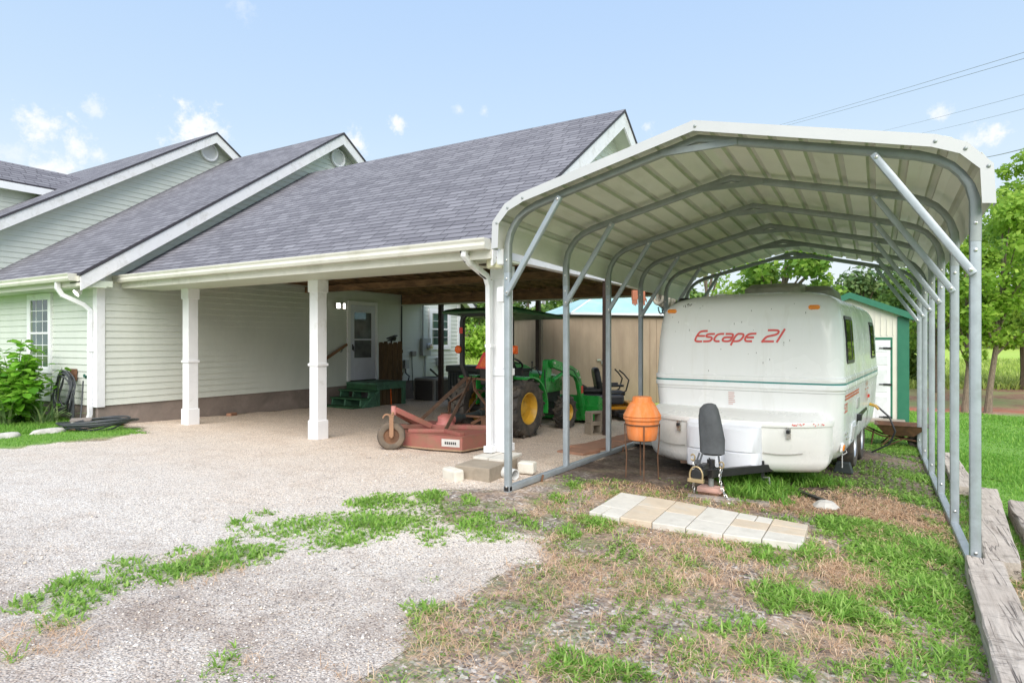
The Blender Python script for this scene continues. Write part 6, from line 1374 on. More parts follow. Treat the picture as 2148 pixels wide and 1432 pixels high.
# gloves and rope hanging under the gable beam
gl = thing('rubber_gloves', 'pair of orange rubber gloves hanging under the gable beam', 'gloves', (-3.62, 10.3, 2.3))
for k, off in enumerate((-.09, .10)):
    mb = MB(); c = Vector((-3.62, 10.42, 2.38)) + Vector((.1, .75, 0)) * off * 2.0
    t_ = Vector((.55, .83, 0)).normalized(); n_ = t_.cross(Vector((0, 0, 1)))
    def gp(u, v, w_): return c + t_ * u + Vector((0, 0, v)) + n_ * w_
    mb.loft([[gp(u, .08, w_) for u, w_ in ((-.05, -.02), (.05, -.02), (.05, .02), (-.05, .02))], [gp(u, -.09, w_) for u, w_ in ((-.055, -.018), (.055, -.018), (.055, .018), (-.055, .018))]])
    for j, L_ in enumerate((.085, .105, .11, .09)):
        u = -.042 + j * .028; mb.tube([gp(u, -.08, 0), gp(u * 1.1, -.08 - L_ * .6, .004), gp(u * 1.15, -.08 - L_, .008)], [.0145, .014, .009], 8)
    mb.tube([gp(.05, -.02, 0), gp(.085, -.06, 0), (gp(.095, -.11, 0))], [.016, .015, .009], 8)
    mb.build('glove', M['orangerubber'], gl, smooth=True)
rp = thing('rope_bundle', 'bundle of pale rope and dark chain loops hanging beside the orange gloves', 'rope', (-3.55, 11.7, 2.3))
mb = MB()
t_ = Vector((.35, .94, 0)).normalized()
for k in range(9):
    c = Vector((-3.50, 11.72, 2.42)) + t_ * (-.26 + .065 * k); mb.tube([c + Vector((.03 * math.sin(k), 0, 0)) + Vector((.859, .511, 0)).cross(t_) * 0 + Vector((.10 * math.cos(q), -.03 * math.cos(q), .14 * math.sin(q) - .03 * (k % 3))) for q in [2 * PI * i / 14 for i in range(15)]], .03, 7, False)
mb.build('rope', M['cord'], rp, smooth=True)
mb = MB()
for k in range(4):
    c = Vector((-3.50, 11.72, 2.27)) + t_ * (-.18 + .11 * k)
    P_ = [c + t_ * (.08 * math.cos(q)) + Vector((0, 0, .12 * math.sin(q) - .05)) for q in [PI + PI * i / 10 for i in range(11)]]
    for a, b in zip(P_, P_[1:]): mb.tube([a, a + (b - a) * .8], .014, 5)
mb.build('chain', M['black'], rp)
# ------------------------------------------------------------------ wheelbarrow
wb = thing('wheelbarrow', 'rusty wheelbarrow with shallow tray standing behind the trailer wheels', 'wheelbarrow', (.30, 11.72, zg(.3, 11.72)))
gz = zg(.3, 11.72); zt = .245
rect = lambda x0, x1, y0, y1, z: [(x0, y0, z), (x1, y0, z), (x1, y1, z), (x0, y1, z)]
mb = MB(); mb.loft([rect(.10, .48, 11.52, 11.92, zt - .17), rect(-.02, .66, 11.42, 12.02, zt - .012), rect(-.05, .69, 11.40, 12.04, zt), rect(-.02, .65, 11.43, 12.01, zt - .006), rect(.12, .46, 11.54, 11.90, zt - .155)], True, True); mb.build('tray', M['rust'], wb)
mb = MB()
for y in (11.56, 11.88):
    mb.tube([(-.32, y, zt - .02), (.05, y, zt - .19), (.58, 11.72 + (y - 11.72) * .35, gz + .12)], .014, 8); mb.tube([(.20, y, zt - .18), (.02, y, gz), (-.10, y, gz), (-.06, y, zt - .12)], .012, 8); mb.tube([(.10, y, gz + .02), (.42, y, zt - .18)], .010, 6)
mb.build('frame', M['rust'], wb, smooth=True)
wheel2('wheel', Vector((.52, 11.72, gz + .115)), .115, .07, .05, Vector((.25, 1, 0)).normalized(), M['rubber'], M['black'], wb)
# ------------------------------------------------------------------ landscape timbers on the right
def tie(p0, p1, w_, h_, lab, seed):
    random.seed(seed); mb = MB(); a, b = Vector(p0), Vector(p1); n_ = 14; d_ = (b - a).normalized(); s_ = Vector((d_.y, -d_.x, 0)); rings = []
    for k in range(n_ + 1):
        c = a + (b - a) * k / n_; j = lambda m_: random.uniform(-m_, m_)
        rings.append([c + s_ * (u * w_ / 2 + j(.006)) + Vector((0, 0, v * h_ / 2 + j(.005))) for u, v in ((-1, -1), (1, -1), (1, .86), (.9, 1), (.3, 1), (-.3, 1), (-.9, 1), (-1, .86))])
    mb.loft(rings); o = tag(mb.build('landscape_timber', M['tiewood'], None), lab, 'timber', 'weathered timbers along the right side'); return o
t = NT('cracked_timber'); ob = t.tc.outputs['Object']
mp = t.n('ShaderNodeMapping'); mp.inputs['Scale'].default_value = (22, 1.6, 22); mp.inputs['Rotation'].default_value = (0, 0, R(4)); t.l(ob, mp.inputs[0])
g1 = t.noise(1, 6, .7, mp.outputs[0], .8); g2 = t.noise(9, 5, .7); g3 = t.noise(1.3, 4, .6)
c_ = t.ramp(g1, [(.28, (.20, .16, .13)), (.42, (.46, .395, .335)), (.6, (.56, .49, .42)), (.8, (.64, .57, .50))])
c_ = t.mix(t.ramp(g2, [(.5, 0), (.72, .65)]), c_, (.24, .20, .165)); c_ = t.mix(t.ramp(g3, [(.5, 0), (.68, .5)]), c_, (.34, .28, .23))
mv = t.n('ShaderNodeMapping'); mv.inputs['Scale'].default_value = (11, .45, 11); mv.inputs['Rotation'].default_value = (0, 0, R(2)); t.l(ob, mv.inputs[0])
k1 = t.noise(1.0, 3, .55, mv.outputs[0], .2); cr = t.math('MULTIPLY', t.ramp(t.math('ABSOLUTE', t.math('SUBTRACT', k1, .5)), [(.0, 1), (.016, 0)]), t.ramp(t.noise(2.2, 4, .6), [(.42, 0), (.55, 1)]))
mw = t.n('ShaderNodeMapping'); mw.inputs['Scale'].default_value = (2.2, 14, 2.2); t.l(ob, mw.inputs[0])
k2 = t.noise(1.0, 4, .6, mw.outputs[0], .5); cr2 = t.math('MULTIPLY', t.ramp(t.math('ABSOLUTE', t.math('SUBTRACT', k2, .5)), [(.0, .7), (.02, 0)]), t.ramp(t.noise(3.1, 4, .6), [(.5, 0), (.62, 1)]))
cr = t.math('MAXIMUM', cr, cr2); c_ = t.mix(t.math('MULTIPLY', cr, .85), c_, (.055, .04, .035))
t.set(c_, .95, 0, t.bump(t.math('SUBTRACT', g1, t.math('MULTIPLY', cr, .8)), .8, .012)); M['tiewood'] = t.m
tie((.600, 5.08, .065), (.50, 2.55, .10), .20, .16, 'near weathered timber running to the bottom right corner of the lawn edge', 1)
tie((.945, 7.9, .0), (.70, 5.12, .055), .20, .15, 'long cracked timber just outside the front right carport post', 2)
tie((1.14, 7.25, .03), (1.0, 4.9, .07), .21, .15, 'outer timber at the right with a tan worn knot, beside the lawn', 3)
tie((.86, 10.9, -.10), (.80, 8.0, -.02), .19, .13, 'far low timber half sunk in grass behind the carport posts', 4)
# ------------------------------------------------------------------ SHEDS
sh = thing('tan_shed', 'tan plank sided shed with double doors and faded teal hip roof behind the tractor', 'shed', (-6.3, 15.3, -.12))
P1, P2 = Vector((-7.44, 14.07, 0)), Vector((-5.14, 16.61, 0)); sd_ = (P2 - P1).normalized(); sn = Vector((sd_.y, -sd_.x, 0)); SLn = (P2 - P1).length
SP = lambda u, v, z: tuple(P1 + sd_ * u + sn * v + Vector((0, 0, z)))
zb, zt = -.25, 2.22
mb = MB(); L2 = SLn + .9
mb.hexa([SP(0, -3, zb), SP(L2, -3, zb), SP(L2, 0, zb), SP(0, 0, zb), SP(0, -3, zt), SP(L2, -3, zt), SP(L2, 0, zt), SP(0, 0, zt)]); mb.build('wall', M['shedtan'], sh)
for u0, u1, nm in ((.30, 1.66, 'door'), (1.685, 3.05, 'door')):
    mb = MB(); u = u0
    while u < u1 - .05:
        v = min(u + .20, u1); mb.hexa([SP(u, .003, zb + .1), SP(v - .002, .003, zb + .1), SP(v - .002, .007, zb + .1), SP(u, .007, zb + .1), SP(u, .003, zt - .06), SP(v - .002, .003, zt - .06), SP(v - .002, .007, zt - .06), SP(u, .007, zt - .06)]); u += .20
    d = mb.build('door', M['shedtan'], sh)
mb = MB(); mb.box(SP(1.66, .05, 1.02), (.05, .04, .10)); mb.box(SP(1.56, .04, 1.08), (.10, .02, .04), rz=math.atan2(sd_.y, sd_.x)); mb.build('latch', M['chrome'], sh)
mb = MB(); u = 3.10
while u < L2: mb.hexa([SP(u, .003, zb + .1), SP(u + .19, .003, zb + .1), SP(u + .19, .02, zb + .1), SP(u, .02, zb + .1), SP(u, .003, zt - .06), SP(u + .19, .003, zt - .06), SP(u + .19, .02, zt - .06), SP(u, .02, zt - .06)]); u += .20
mb.build('wall_planks', M['shedtan'], sh)
mb = MB(); mb.hexa([SP(-.05, -3, zt), SP(L2, -3, zt), SP(L2, .06, zt), SP(-.05, .06, zt), SP(-.05, -3, zt + .05), SP(L2, -3, zt + .05), SP(L2, .06, zt + .05), SP(-.05, .06, zt + .05)]); mb.build('wall_cap', M['rustpost'], sh)
mb = MB(); e0, e1, zr_ = .75, L2 + .6, 3.05
mb.add([SP(e0, .12, zt + .09), SP(e1, .12, zt + .09), SP(e1, -3.2, zt + .09), SP(e0, -3.2, zt + .09), SP(e0 + 1.7, -1.55, zr_), SP(e1 - 1.2, -1.55, zr_)], [(0, 1, 5, 4), (1, 2, 5), (2, 3, 4, 5), (3, 0, 4)]); mb.build('roof', M['teal'], sh)
mb = MB(); mb.hexa([SP(e0 - .02, .06, zt + .052), SP(e1, .06, zt + .052), SP(e1, .13, zt + .052), SP(e0 - .02, .13, zt + .052), SP(e0 - .02, .06, zt + .11), SP(e1, .06, zt + .11), SP(e1, .13, zt + .11), SP(e0 - .02, .13, zt + .11)]); mb.bar(SP(e0, .12, zt + .10), SP(e0 + 1.7, -1.55, zr_ + .01), .05, .03); mb.build('roof_trim', M['white'], sh)
gs = thing('green_shed', 'cream metal shed with green trim and white panel door behind the trailer', 'shed', (-.55, 15.95, -.2))
xs0, xs1, yw, zb2 = -1.66, .564, 15.95, -.30
gz_ = lambda x: 2.60 - .42 * abs(x + .548)
mb = MB(); pl = [(xs0, zb2), (xs1, zb2), (xs1, gz_(xs1)), (-.548, 2.60), (xs0, gz_(xs0))]
mb.prism(pl, 0, 3.6, Matrix(((1, 0, 0, 0), (0, 0, 1, yw), (0, 1, 0, 0), (0, 0, 0, 1)))); mb.build('wall', M['cream'], gs)
mb = MB(); x = xs0 + .1
while x < xs1 - .2:
    if not (-.47 < x < .30): mb.bb(x, x + .02, yw - .014, yw, zb2, gz_(x) - .05)
    else: mb.bb(x, x + .02, yw - .014, yw, 1.70, gz_(x) - .05)
    x += .115
mb.build('panel_ribs', M['cream'], gs)
mb = MB(); mb.bb(xs1 - .20, xs1 + .02, yw - .022, yw - .002, zb2, gz_(xs1) - .02); mb.bb(xs1 + .001, xs1 + .02, yw, yw + .15, zb2, 2.1); mb.build('corner_trim', M['greentrim'], gs)
mb = MB()
for a, b in (((xs0 - .13, gz_(xs0 - .13)), (-.548, 2.60)), ((-.548, 2.60), (xs1 + .13, gz_(xs1 + .13)))):
    mb.hexa([(a[0], yw - .12, a[1] + .02), (b[0], yw - .12, b[1] + .02), (b[0], yw + 3.7, b[1] + .02), (a[0], yw + 3.7, a[1] + .02), (a[0], yw - .12, a[1] + .07), (b[0], yw - .12, b[1] + .07), (b[0], yw + 3.7, b[1] + .07), (a[0], yw + 3.7, a[1] + .07)])
    mb.hexa([(a[0], yw - .14, a[1] - .06), (b[0], yw - .14, b[1] - .06), (b[0], yw - .121, b[1] - .06), (a[0], yw - .121, a[1] - .06), (a[0], yw - .14, a[1] + .08), (b[0], yw - .14, b[1] + .08), (b[0], yw - .121, b[1] + .08), (a[0], yw - .121, a[1] + .08)])
mb.build('roof', M['greentrim'], gs)
mb = MB(); mb.bb(-.387, .235, yw - .03, yw - .003, -.22, 1.60); d = mb.build('door', M['white'], gs)
mb = MB()
for x0, x1 in ((-.33, -.10), (-.05, .18)):
    for z0_, z1 in ((-.12, .35), (.45, .95), (1.05, 1.25), (1.33, 1.50)): mb.bb(x0, x1, yw - .036, yw - .031, z0_, z1)
mb.build('door_panels', P('door_panel_white', (.70, .70, .71), .5), d, bevel=.003)
for z in (1.42, .62, -.10):
    mb = MB(); mb.bb(.02, .26, yw - .045, yw - .037, z - .012, z + .012); mb.bb(.10, .26, yw - .0465, yw - .037, z - .022, z + .022); mb.build('strap_hinge', M['black'], d)
mb = MB(); mb.bb(.236, .275, yw - .034, yw - .002, -.24, 1.66); mb.bb(-.43, .275, yw - .0335, yw - .002, 1.605, 1.66); mb.build('door_frame', M['greentrim'], gs)
mb = MB(); mb.bb(-.7, .5, 15.2, 15.85, zg(0, 15.5) - .02, zg(0, 15.5) + .08); single(mb, 'door_sill_slab', M['cinder'], 'concrete slab at the foot of the white shed door', 'slab')
# ------------------------------------------------------------------ FOLIAGE
def quad_leaves(pos, nrm_, size, asp=.6):
    n = len(pos); nrm_ = nrm_ / np.linalg.norm(nrm_, axis=1, keepdims=True)
    r = rng.normal(size=(n, 3)); t1 = np.cross(nrm_, r); t1 /= np.linalg.norm(t1, axis=1, keepdims=True) + 1e-9; t2 = np.cross(nrm_, t1)
    s = size[:, None]
    V = np.stack([pos - t1 * s, pos - t2 * s * asp + nrm_ * s * .12, pos + t1 * s, pos + t2 * s * asp + nrm_ * s * .12], 1).reshape(-1, 3)
    return V, np.arange(4 * n).reshape(n, 4)
LM = {}
LM['lime'] = leafmat('leaf_fresh_green', (.13, .27, .025), (.29, .48, .05), (.50, .66, .12), .5)
LM['mid'] = leafmat('leaf_mid_green', (.08, .19, .025), (.20, .37, .045), (.38, .54, .09), .45)
LM['dark'] = leafmat('leaf_deep_green', (.05, .12, .02), (.11, .23, .03), (.22, .36, .06))
LM['far'] = leafmat('leaf_woodland', (.06, .13, .03), (.14, .26, .05), (.28, .40, .09))
LM['pine'] = leafmat('leaf_grey_green', (.07, .14, .05), (.15, .25, .08), (.28, .36, .13))
LM['shrub'] = leafmat('leaf_bright_shrub', (.07, .22, .015), (.17, .42, .03), (.34, .58, .08), .4, .4)
def tree(label, x, y, h, r, z_lo, n, ls, mat, seed, lean=(0, 0), tr_r=.09, cat='tree', group=None, ncl=26, clr=.42, flat=.75, name='tree', trunk=True):
    rg = np.random.default_rng(seed); random.seed(seed); z0 = zg(x, y)
    t = thing(name, label, cat, (x, y, z0), 0, group)
    base = Vector((x, y, z0)); top = base + Vector((lean[0], lean[1], h * .86))
    def spine(u): w_ = math.sin(u * 5 + seed) * .05 * h * .25; return base.lerp(top, u) + Vector((w_, w_ * .6, 0))
    mb = MB()
    if trunk:
        mb.tube([spine(k / 9) - Vector((0, 0, .1 if k == 0 else 0)) for k in range(10)], [tr_r * (1.25 if k == 0 else 1) * (1 - .085 * k) for k in range(10)], 9)
    cl = []
    hc = (z_lo + h) / 2; hv = (h - z_lo) / 2
    for k in range(ncl):
        q = rg.uniform(0, 2 * PI); cz = rg.uniform(-1, 1); rad = math.sqrt(max(1 - cz * cz * .85, .05)) * rg.uniform(.35, 1.0) * r * (1 - .25 * max(cz, 0))
        c = base + Vector((lean[0] * (hc + cz * hv) / h, lean[1] * (hc + cz * hv) / h, 0)) + Vector((rad * math.cos(q), rad * math.sin(q), hc + cz * hv)); cl.append(c)
        if trunk and k < 16:
            u = min(max((hc + cz * hv) / h * .75, .25), .95); a = spine(u); mid_ = a.lerp(c, .5) + Vector((0, 0, .08 * h * .3)); mb.tube([a, mid_, c], [tr_r * .42 * (1 - u * .5), tr_r * .25, tr_r * .07], 6)
    if trunk: mb.build('trunk', M['bark'], t, smooth=True)
    cl = np.array([tuple(c) for c in cl]); wgt = rg.uniform(.4, 1.3, len(cl)); wgt /= wgt.sum()
    idx = rg.choice(len(cl), n, p=wgt); sz = clr * r * rg.uniform(.5, 1.15, len(cl))
    off = rg.normal(size=(n, 3)); off /= np.linalg.norm(off, axis=1, keepdims=True); off *= (rg.random((n, 1)) ** .45)
    pos = cl[idx] + off * sz[idx][:, None] * np.array([1, 1, flat])
    nr = off * .7 + rg.normal(size=(n, 3)) * .55 + np.array([0, 0, .55])
    V, F = quad_leaves(pos, nr, ls * rg.uniform(.6, 1.35, n))
    arrays_obj('crown', V, F, mat, t)
    return t
tree('slender grey trunked young tree just right of the front right carport post', 2.64, 21.1, 5.7, 1.45, 1.9, 6500, .08, LM['lime'], 11, (.3, .2), .085, ncl=34)
tree('thin crooked young tree seen between the two nearest right carport posts', 2.06, 20.8, 4.4, 1.05, 1.6, 4200, .075, LM['lime'], 12, (.05, .1), .08, ncl=26)
tree('tall fresh green tree at the right edge before the bright field', 4.15, 23.6, 7.4, 1.9, 2.3, 8200, .085, LM['lime'], 13, (0, 0), .12, ncl=52, clr=.30)
tree('broad dark tree in the field beyond the young trees', 4.9, 31.0, 7.6, 2.9, 2.2, 7500, .12, LM['mid'], 14, (0, 0), .19, ncl=40)
tree('small round headed tree seen between the third and fourth right carport posts', 1.85, 27.5, 4.6, 1.35, 1.7, 5000, .09, LM['mid'], 15, (0, 0), .09)
tree('bushy green tree rising directly behind the trailer roof under the carport', -2.75, 18.6, 4.75, 1.75, 2.0, 4600, .095, LM['mid'], 16, (.5, 0), .13, ncl=38, clr=.27)
tree('pale loose leaved tree left of the one behind the trailer roof', -5.0, 20.4, 4.8, 1.9, 1.9, 4500, .085, LM['lime'], 17, (.2, 0), .11, ncl=30, clr=.30)
tree('pale bushy tree between the green shed and the row of right carport posts', 1.0, 30.0, 4.8, 1.7, .5, 5500, .11, LM['far'], 18, (0, 0), .11)
tree('dark rounded tree just over the green shed roof', -.55, 34.0, 4.9, 2.1, .6, 6000, .13, LM['pine'], 19, (0, 0), .12)
tree('slim grey green tree behind the green shed roof slope', .55, 36.5, 6.0, 1.6, .6, 5000, .12, LM['pine'], 20, (0, 0), .1)
c, s = math.cos(.5367), math.sin(.5367)
def at_d(px, d): r_ = (px - 1074) / 1290.6 * d; return r_ * c - d * s, r_ * s + d * c
def far_tree(px, d, h, r, mat, k, lab):
    x, y = at_d(px, d); return tree(lab, x, y, h, r, .05 * h, 2600, .24 * d / 65, mat, 100 + k, (0, 0), .18, 'tree', 'far trees along the edge of the field', 22, .40, .8)
FT = 'woodland tree at the far edge of the field'
random.seed(21); k = 0
for px in range(905, 1345, 34):
    d = random.uniform(58, 72); far_tree(px, d, random.uniform(6.3, 8.3), random.uniform(2.3, 3.2), random.choice([LM['far'], LM['mid'], LM['far']]), k, FT); k += 1
for px in range(925, 1345, 52):
    far_tree(px, random.uniform(50, 56), random.uniform(2.2, 3.2), random.uniform(1.9, 2.5), LM['lime'], k, FT); k += 1
for px in range(1400, 2260, 52):
    far_tree(px, random.uniform(78, 95), random.uniform(6.0, 9.5), random.uniform(3.0, 4.4), random.choice([LM['far'], LM['pine'], LM['mid']]), k, FT); k += 1
# ------------------------------------------------------------------ flower bed by the front wall
def leaf_template():
    P_ = [(0, 0), (.28, .10), (.42, .42), (.30, .78), (0, 1.0), (-.30, .78), (-.42, .42), (-.28, .10)]
    V = [(x, y, .16 * abs(x) - .22 * (y - .4) ** 2) for x, y in P_] + [(0, .45, -.02)]
    F = [(8, i, (i + 1) % 8) for i in range(8)]; return np.array(V), np.array(F)
LV, LF = leaf_template()
def scatter_leaves(name, pos, dirs, size, mat, parent):
    n = len(pos); d = dirs / np.linalg.norm(dirs, axis=1, keepdims=True); up = rng.normal(size=(n, 3)) * .25 + np.array([0, 0, 1]); x_ = np.cross(d, up); x_ /= np.linalg.norm(x_, axis=1, keepdims=True); z_ = np.cross(x_, d)
    V = pos[:, None, :] + size[:, None, None] * (LV[None, :, 0:1] * x_[:, None, :] + LV[None, :, 1:2] * d[:, None, :] + LV[None, :, 2:3] * z_[:, None, :])
    F = (LF[None] + (np.arange(n) * len(LV))[:, None, None]).reshape(-1, 3)
    return arrays_obj(name, V.reshape(-1, 3), F, mat, parent, True)
def leafy_shrub(label, stems, seed, nl, ls):
    rg = np.random.default_rng(seed); x, y = stems[0][0], stems[0][1]; t = thing('leafy_shrub', label, 'shrub', (x, y, zg(x, y)))
    mb = MB(); Pn = []; Dn = []
    for sx, sy, ex, ey, ez in stems:
        a = Vector((sx, sy, zg(sx, sy))); b = Vector((ex, ey, ez)); mid_ = a.lerp(b, .55) + Vector((0, 0, .1)); mb.tube([a, mid_, b], [.011, .008, .004], 6)
        for k in range(nl):
            u = rg.uniform(.22, 1.02); p = a.lerp(mid_, min(u / .55, 1)) if u < .55 else mid_.lerp(b, (u - .55) / .45)
            q = rg.uniform(0, 2 * PI); o_ = rg.uniform(.02, .16) * (1.25 - u * .6); dv = np.array([math.cos(q), math.sin(q), rg.uniform(-.55, .45)])
            Pn.append(np.array(p) + dv * o_); Dn.append(dv + np.array([0, 0, -.15]))
    mb.build('stems', P('green_stem', (.10, .15, .04), .6), t, smooth=True)
    scatter_leaves('leaves', np.array(Pn), np.array(Dn), ls * rg.uniform(.6, 1.25, len(Pn)), LM['shrub'], t)
rg = np.random.default_rng(5)
st_ = [(-12.5 + rg.uniform(-.25, .25), 4.75 + rg.uniform(-.2, .2), -12.5 + a, 4.70 + b, zt) for a, b, zt in ((-.62, .1, 1.10), (-.35, -.1, 1.32), (.05, 0, 1.60), (.18, .12, 1.52), (.42, -.1, 1.30), (.55, .1, 1.18), (-.1, -.4, 1.0), (.35, -.38, .95), (-.55, -.42, .85), (.75, -.15, .90), (.1, .1, 1.25), (-.3, -.3, 1.2), (.62, -.42, .72), (-.8, -.3, .95))]
leafy_shrub('lush bright green broad leaved shrub under the front window', st_ + [(a + .2, b - .1, c + .15, d - .12, e * .85) for a, b, c, d, e in st_], 6, 46, .15)
leafy_shrub('second broad leaved shrub at the left edge of the picture', [(-13.9 + rg.uniform(-.3, .3), 4.65, -13.55 + rg.uniform(-.5, .5), 4.6 + rg.uniform(-.4, .3), rg.uniform(.8, 1.72)) for _ in range(10)], 8, 44, .145)
leafy_shrub('single sprig of broad leaves growing through the hose coil', [(-12.1, 5.05, -11.93, 5.08, 1.13), (-12.15, 5.0, -12.15, 5.02, .95)], 9, 14, .10)
def strap_plant(label, x, y, n, L_, w_, seed, mat, name='iris_plant'):
    rg = np.random.default_rng(seed); V = []; F = []; z0 = zg(x, y)
    for k in range(n):
        q = rg.uniform(0, 2 * PI); bx_, by_ = x + rg.normal() * .06, y + rg.normal() * .06; ln = L_ * rg.uniform(.6, 1.1); el = R(rg.uniform(38, 88)); dr = rg.uniform(.3, 1.5); o = len(V); N_ = 6
        side = np.array([-math.sin(q), math.cos(q), 0]) * w_ * rg.uniform(.7, 1.2); p = np.array([bx_, by_, z0])
        for j in range(N_ + 1):
            u = j / N_; wd = (1 - u ** 2.5) * (.75 + .5 * u * (1 - u)); e = el - dr * u * u * 1.1
            V += [p - side * wd, p + side * wd + np.array([0, 0, .004])]; p = p + np.array([math.cos(q) * math.cos(e), math.sin(q) * math.cos(e), math.sin(e)]) * ln / N_
        F += [[o + 2 * j, o + 2 * j + 1, o + 2 * j + 3, o + 2 * j + 2] for j in range(N_)]
    o = arrays_obj(name, np.array(V), np.array(F), mat, None, True); return tag(o, label, 'plant')
LM['iris'] = leafmat('leaf_iris', (.09, .17, .06), (.20, .32, .12), (.40, .48, .2), .25)
strap_plant('iris clump with long sword leaves below the broad leaved shrub', -12.05, 4.35, 44, .66, .023, 31, LM['iris'])
strap_plant('second iris clump to the right, nearer the hanging hose', -11.75, 4.75, 32, .62, .021, 32, LM['iris'])
strap_plant('iris clump at the left edge of the picture', -12.6, 4.2, 30, .6, .021, 33, LM['iris'])
for k, (x, y, L_, a, lab) in enumerate([(-10.58, 3.80, .42, 100, 'edging stone at the left edge of the picture'), (-10.66, 4.36, .50, 95, 'middle edging stone beside the iris bed'), (-10.72, 4.86, .42, 92, 'narrow edging stone nearest the hose pile')]):
    mb = MB(); z = zg(x, y); A_ = R(a)
    rr_ = []
    for j in range(9):
        u = -1 + 2 * j / 8; wd = .075 * (1 - abs(u) ** 4) ** .5 + .012; hh = .06 * (1 - abs(u) ** 4) ** .5 + .01
        rr_.append([(x + math.cos(A_) * u * L_ / 2 + -math.sin(A_) * wd * math.cos(q) * (1 + .15 * math.sin(3 * q + j)), y + math.sin(A_) * u * L_ / 2 + math.cos(A_) * wd * math.cos(q) * (1 + .15 * math.sin(3 * q + j)), z + .03 + hh * math.sin(q)) for q in [2 * PI * i / 10 for i in range(10)]])
    mb.loft(rr_); single(mb, 'edging_stone', M['pinkwood'] if k == 2 else M['bone'], lab, 'stone', smooth=True)
# hoses
hc = thing('garden_hose', 'dark garden hose coiled on a hanger on the front wall', 'hose', (-11.9, 5.18, .75))
rgc = random.Random(4)
mb = MB(); C_ = Vector((-11.88, 5.13, .74))
for k in range(8):
    rx, rz = .22 + .07 * rgc.random(), .30 + .06 * rgc.random(); dx, dz_, dy = rgc.uniform(-.05, .05), rgc.uniform(-.06, .02), -.012 * k
    mb.tube([C_ + Vector((dx + rx * math.cos(q) * (1 + .12 * math.sin(2 * q + k)), dy + .02 * math.sin(3 * q), dz_ + rz * math.sin(q))) for q in [2 * PI * i / 36 for i in range(37)]], .013, 8, False)
mb.build('coil', M['hose'], hc, smooth=True)
mb = MB()
for k in range(4):
    mb.tube([C_ + Vector((.16 + .03 * k, -.03 * k, .25)), C_ + Vector((.20 + .035 * k, -.03, -.05)), C_ + Vector((.20 + .03 * k, -.02, -.42)), C_ + Vector((.17 + .03 * k, -.05, -.62))], .013, 8)
mb.build('hanging_loops', M['hose'], hc, smooth=True)
mb = MB(); mb.box(C_ + Vector((0, .06, .26)), (.14, .12, .04)); mb.box(C_ + Vector((0, .10, .26)), (.20, .03, .20)); mb.build('hanger', M['rust'], hc)
mb = MB(); mb.tube([(-11.34, 5.24, .98), (-11.34, 5.17, .98)], .025, 8); mb.lathe([(.03, 0), (.03, .012), (.001, .014)], 10, Matrix.Translation((-11.34, 5.16, 1.0)) @ Matrix.Rotation(PI / 2, 4, 'X')); single(mb, 'hose_tap', P('green_tap', (.03, .12, .09), .4), 'small green tap on the wall beside the downspout', 'tap', smooth=True)
gh = thing('garden_hose', 'dark garden hose lying in a flat coil on the grass at the house corner', 'hose', (-10.55, 5.15, .15))
mb = MB()
for k in range(9):
    rx = .30 + .035 * k + rgc.uniform(-.02, .02); pts_ = []
    for i in range(41):
        q = 2 * PI * i / 40; u, v = rx * .98 * math.cos(q), rx * .82 * math.sin(q); x = -10.62 + u * .859 - v * .511 + rgc.uniform(-.004, .004) + .03 * math.sin(k * 2); y = 5.02 + u * .511 + v * .859 + .03 * math.cos(k * 3)
        pts_.append((x * 1.0, y, zg(x, y) + .03 + .018 * (k % 5) + .055 * (1 + math.sin(q + .3 * k)) + .015 * math.sin(q * 2 + k)))
    mb.tube(pts_, .0125, 7, False)
mb.build('coil', M['hose'], gh, smooth=True)
mb = MB(); mb.tube([(-11.30, 5.12, .92), (-11.30, 5.10, .55), (-11.18, 5.02, .27)], .012, 8); b_ = thing('push_broom', 'worn grey brush with thin handle leaning by the downspout', 'broom', (-11.1, 4.98, .2)); mb.build('handle', M['hose'], b_, smooth=True)
mb = MB(); mb.box((-11.05, 4.98, .30), (.30, .10, .05), rz=R(50), rx=R(20)); mb.build('brush_head', P('brush_grey', (.22, .19, .17), .8), b_, bevel=.012)
mb = MB(); mb.box((-11.03, 4.97, .23), (.26, .08, .11), rz=R(50), rx=R(20)); mb.build('bristles', P('bristle_grey', (.36, .36, .31), .9, 0, .3, 40, .5, 150), b_)
mb = MB(); mb.lathe([(.001, -.05), (.07, -.03), (.10, .02), (.07, .06), (.001, .075)], 9, Matrix.Translation((-11.02, 5.55, .2))); single(mb, 'red_rock', M['reddirt'], 'reddish rock against the foundation behind the hose', 'stone')
for x, y, sx, lab in ((-10.98, 7.62, .11, 'reddish half brick lying on the gravel near the foundation'),):
    mb = MB(); mb.box((x, y, zg(x, y) + .025), (sx, .2, .06), rz=.4); single(mb, 'brick', M['redpaver'], lab, 'brick', bevel=.01)
mb = MB(); mb.lathe([(.001, -.02), (.09, -.01), (.12, .03), (.07, .075), (.001, .09)], 8, Matrix.Translation((-.42, 6.45, zg(-.42, 6.45)))); single(mb, 'pale_rock', M['bone'], 'pale rock on the dirt below the right end of the storage box', 'stone')
mb = MB(); mb.bar((-.72, 6.95, .03), (-.44, 6.58, .045), .04, .035); single(mb, 'dark_bar', M['blackmetal'], 'short dark metal bar lying under the trailer front', 'bar')
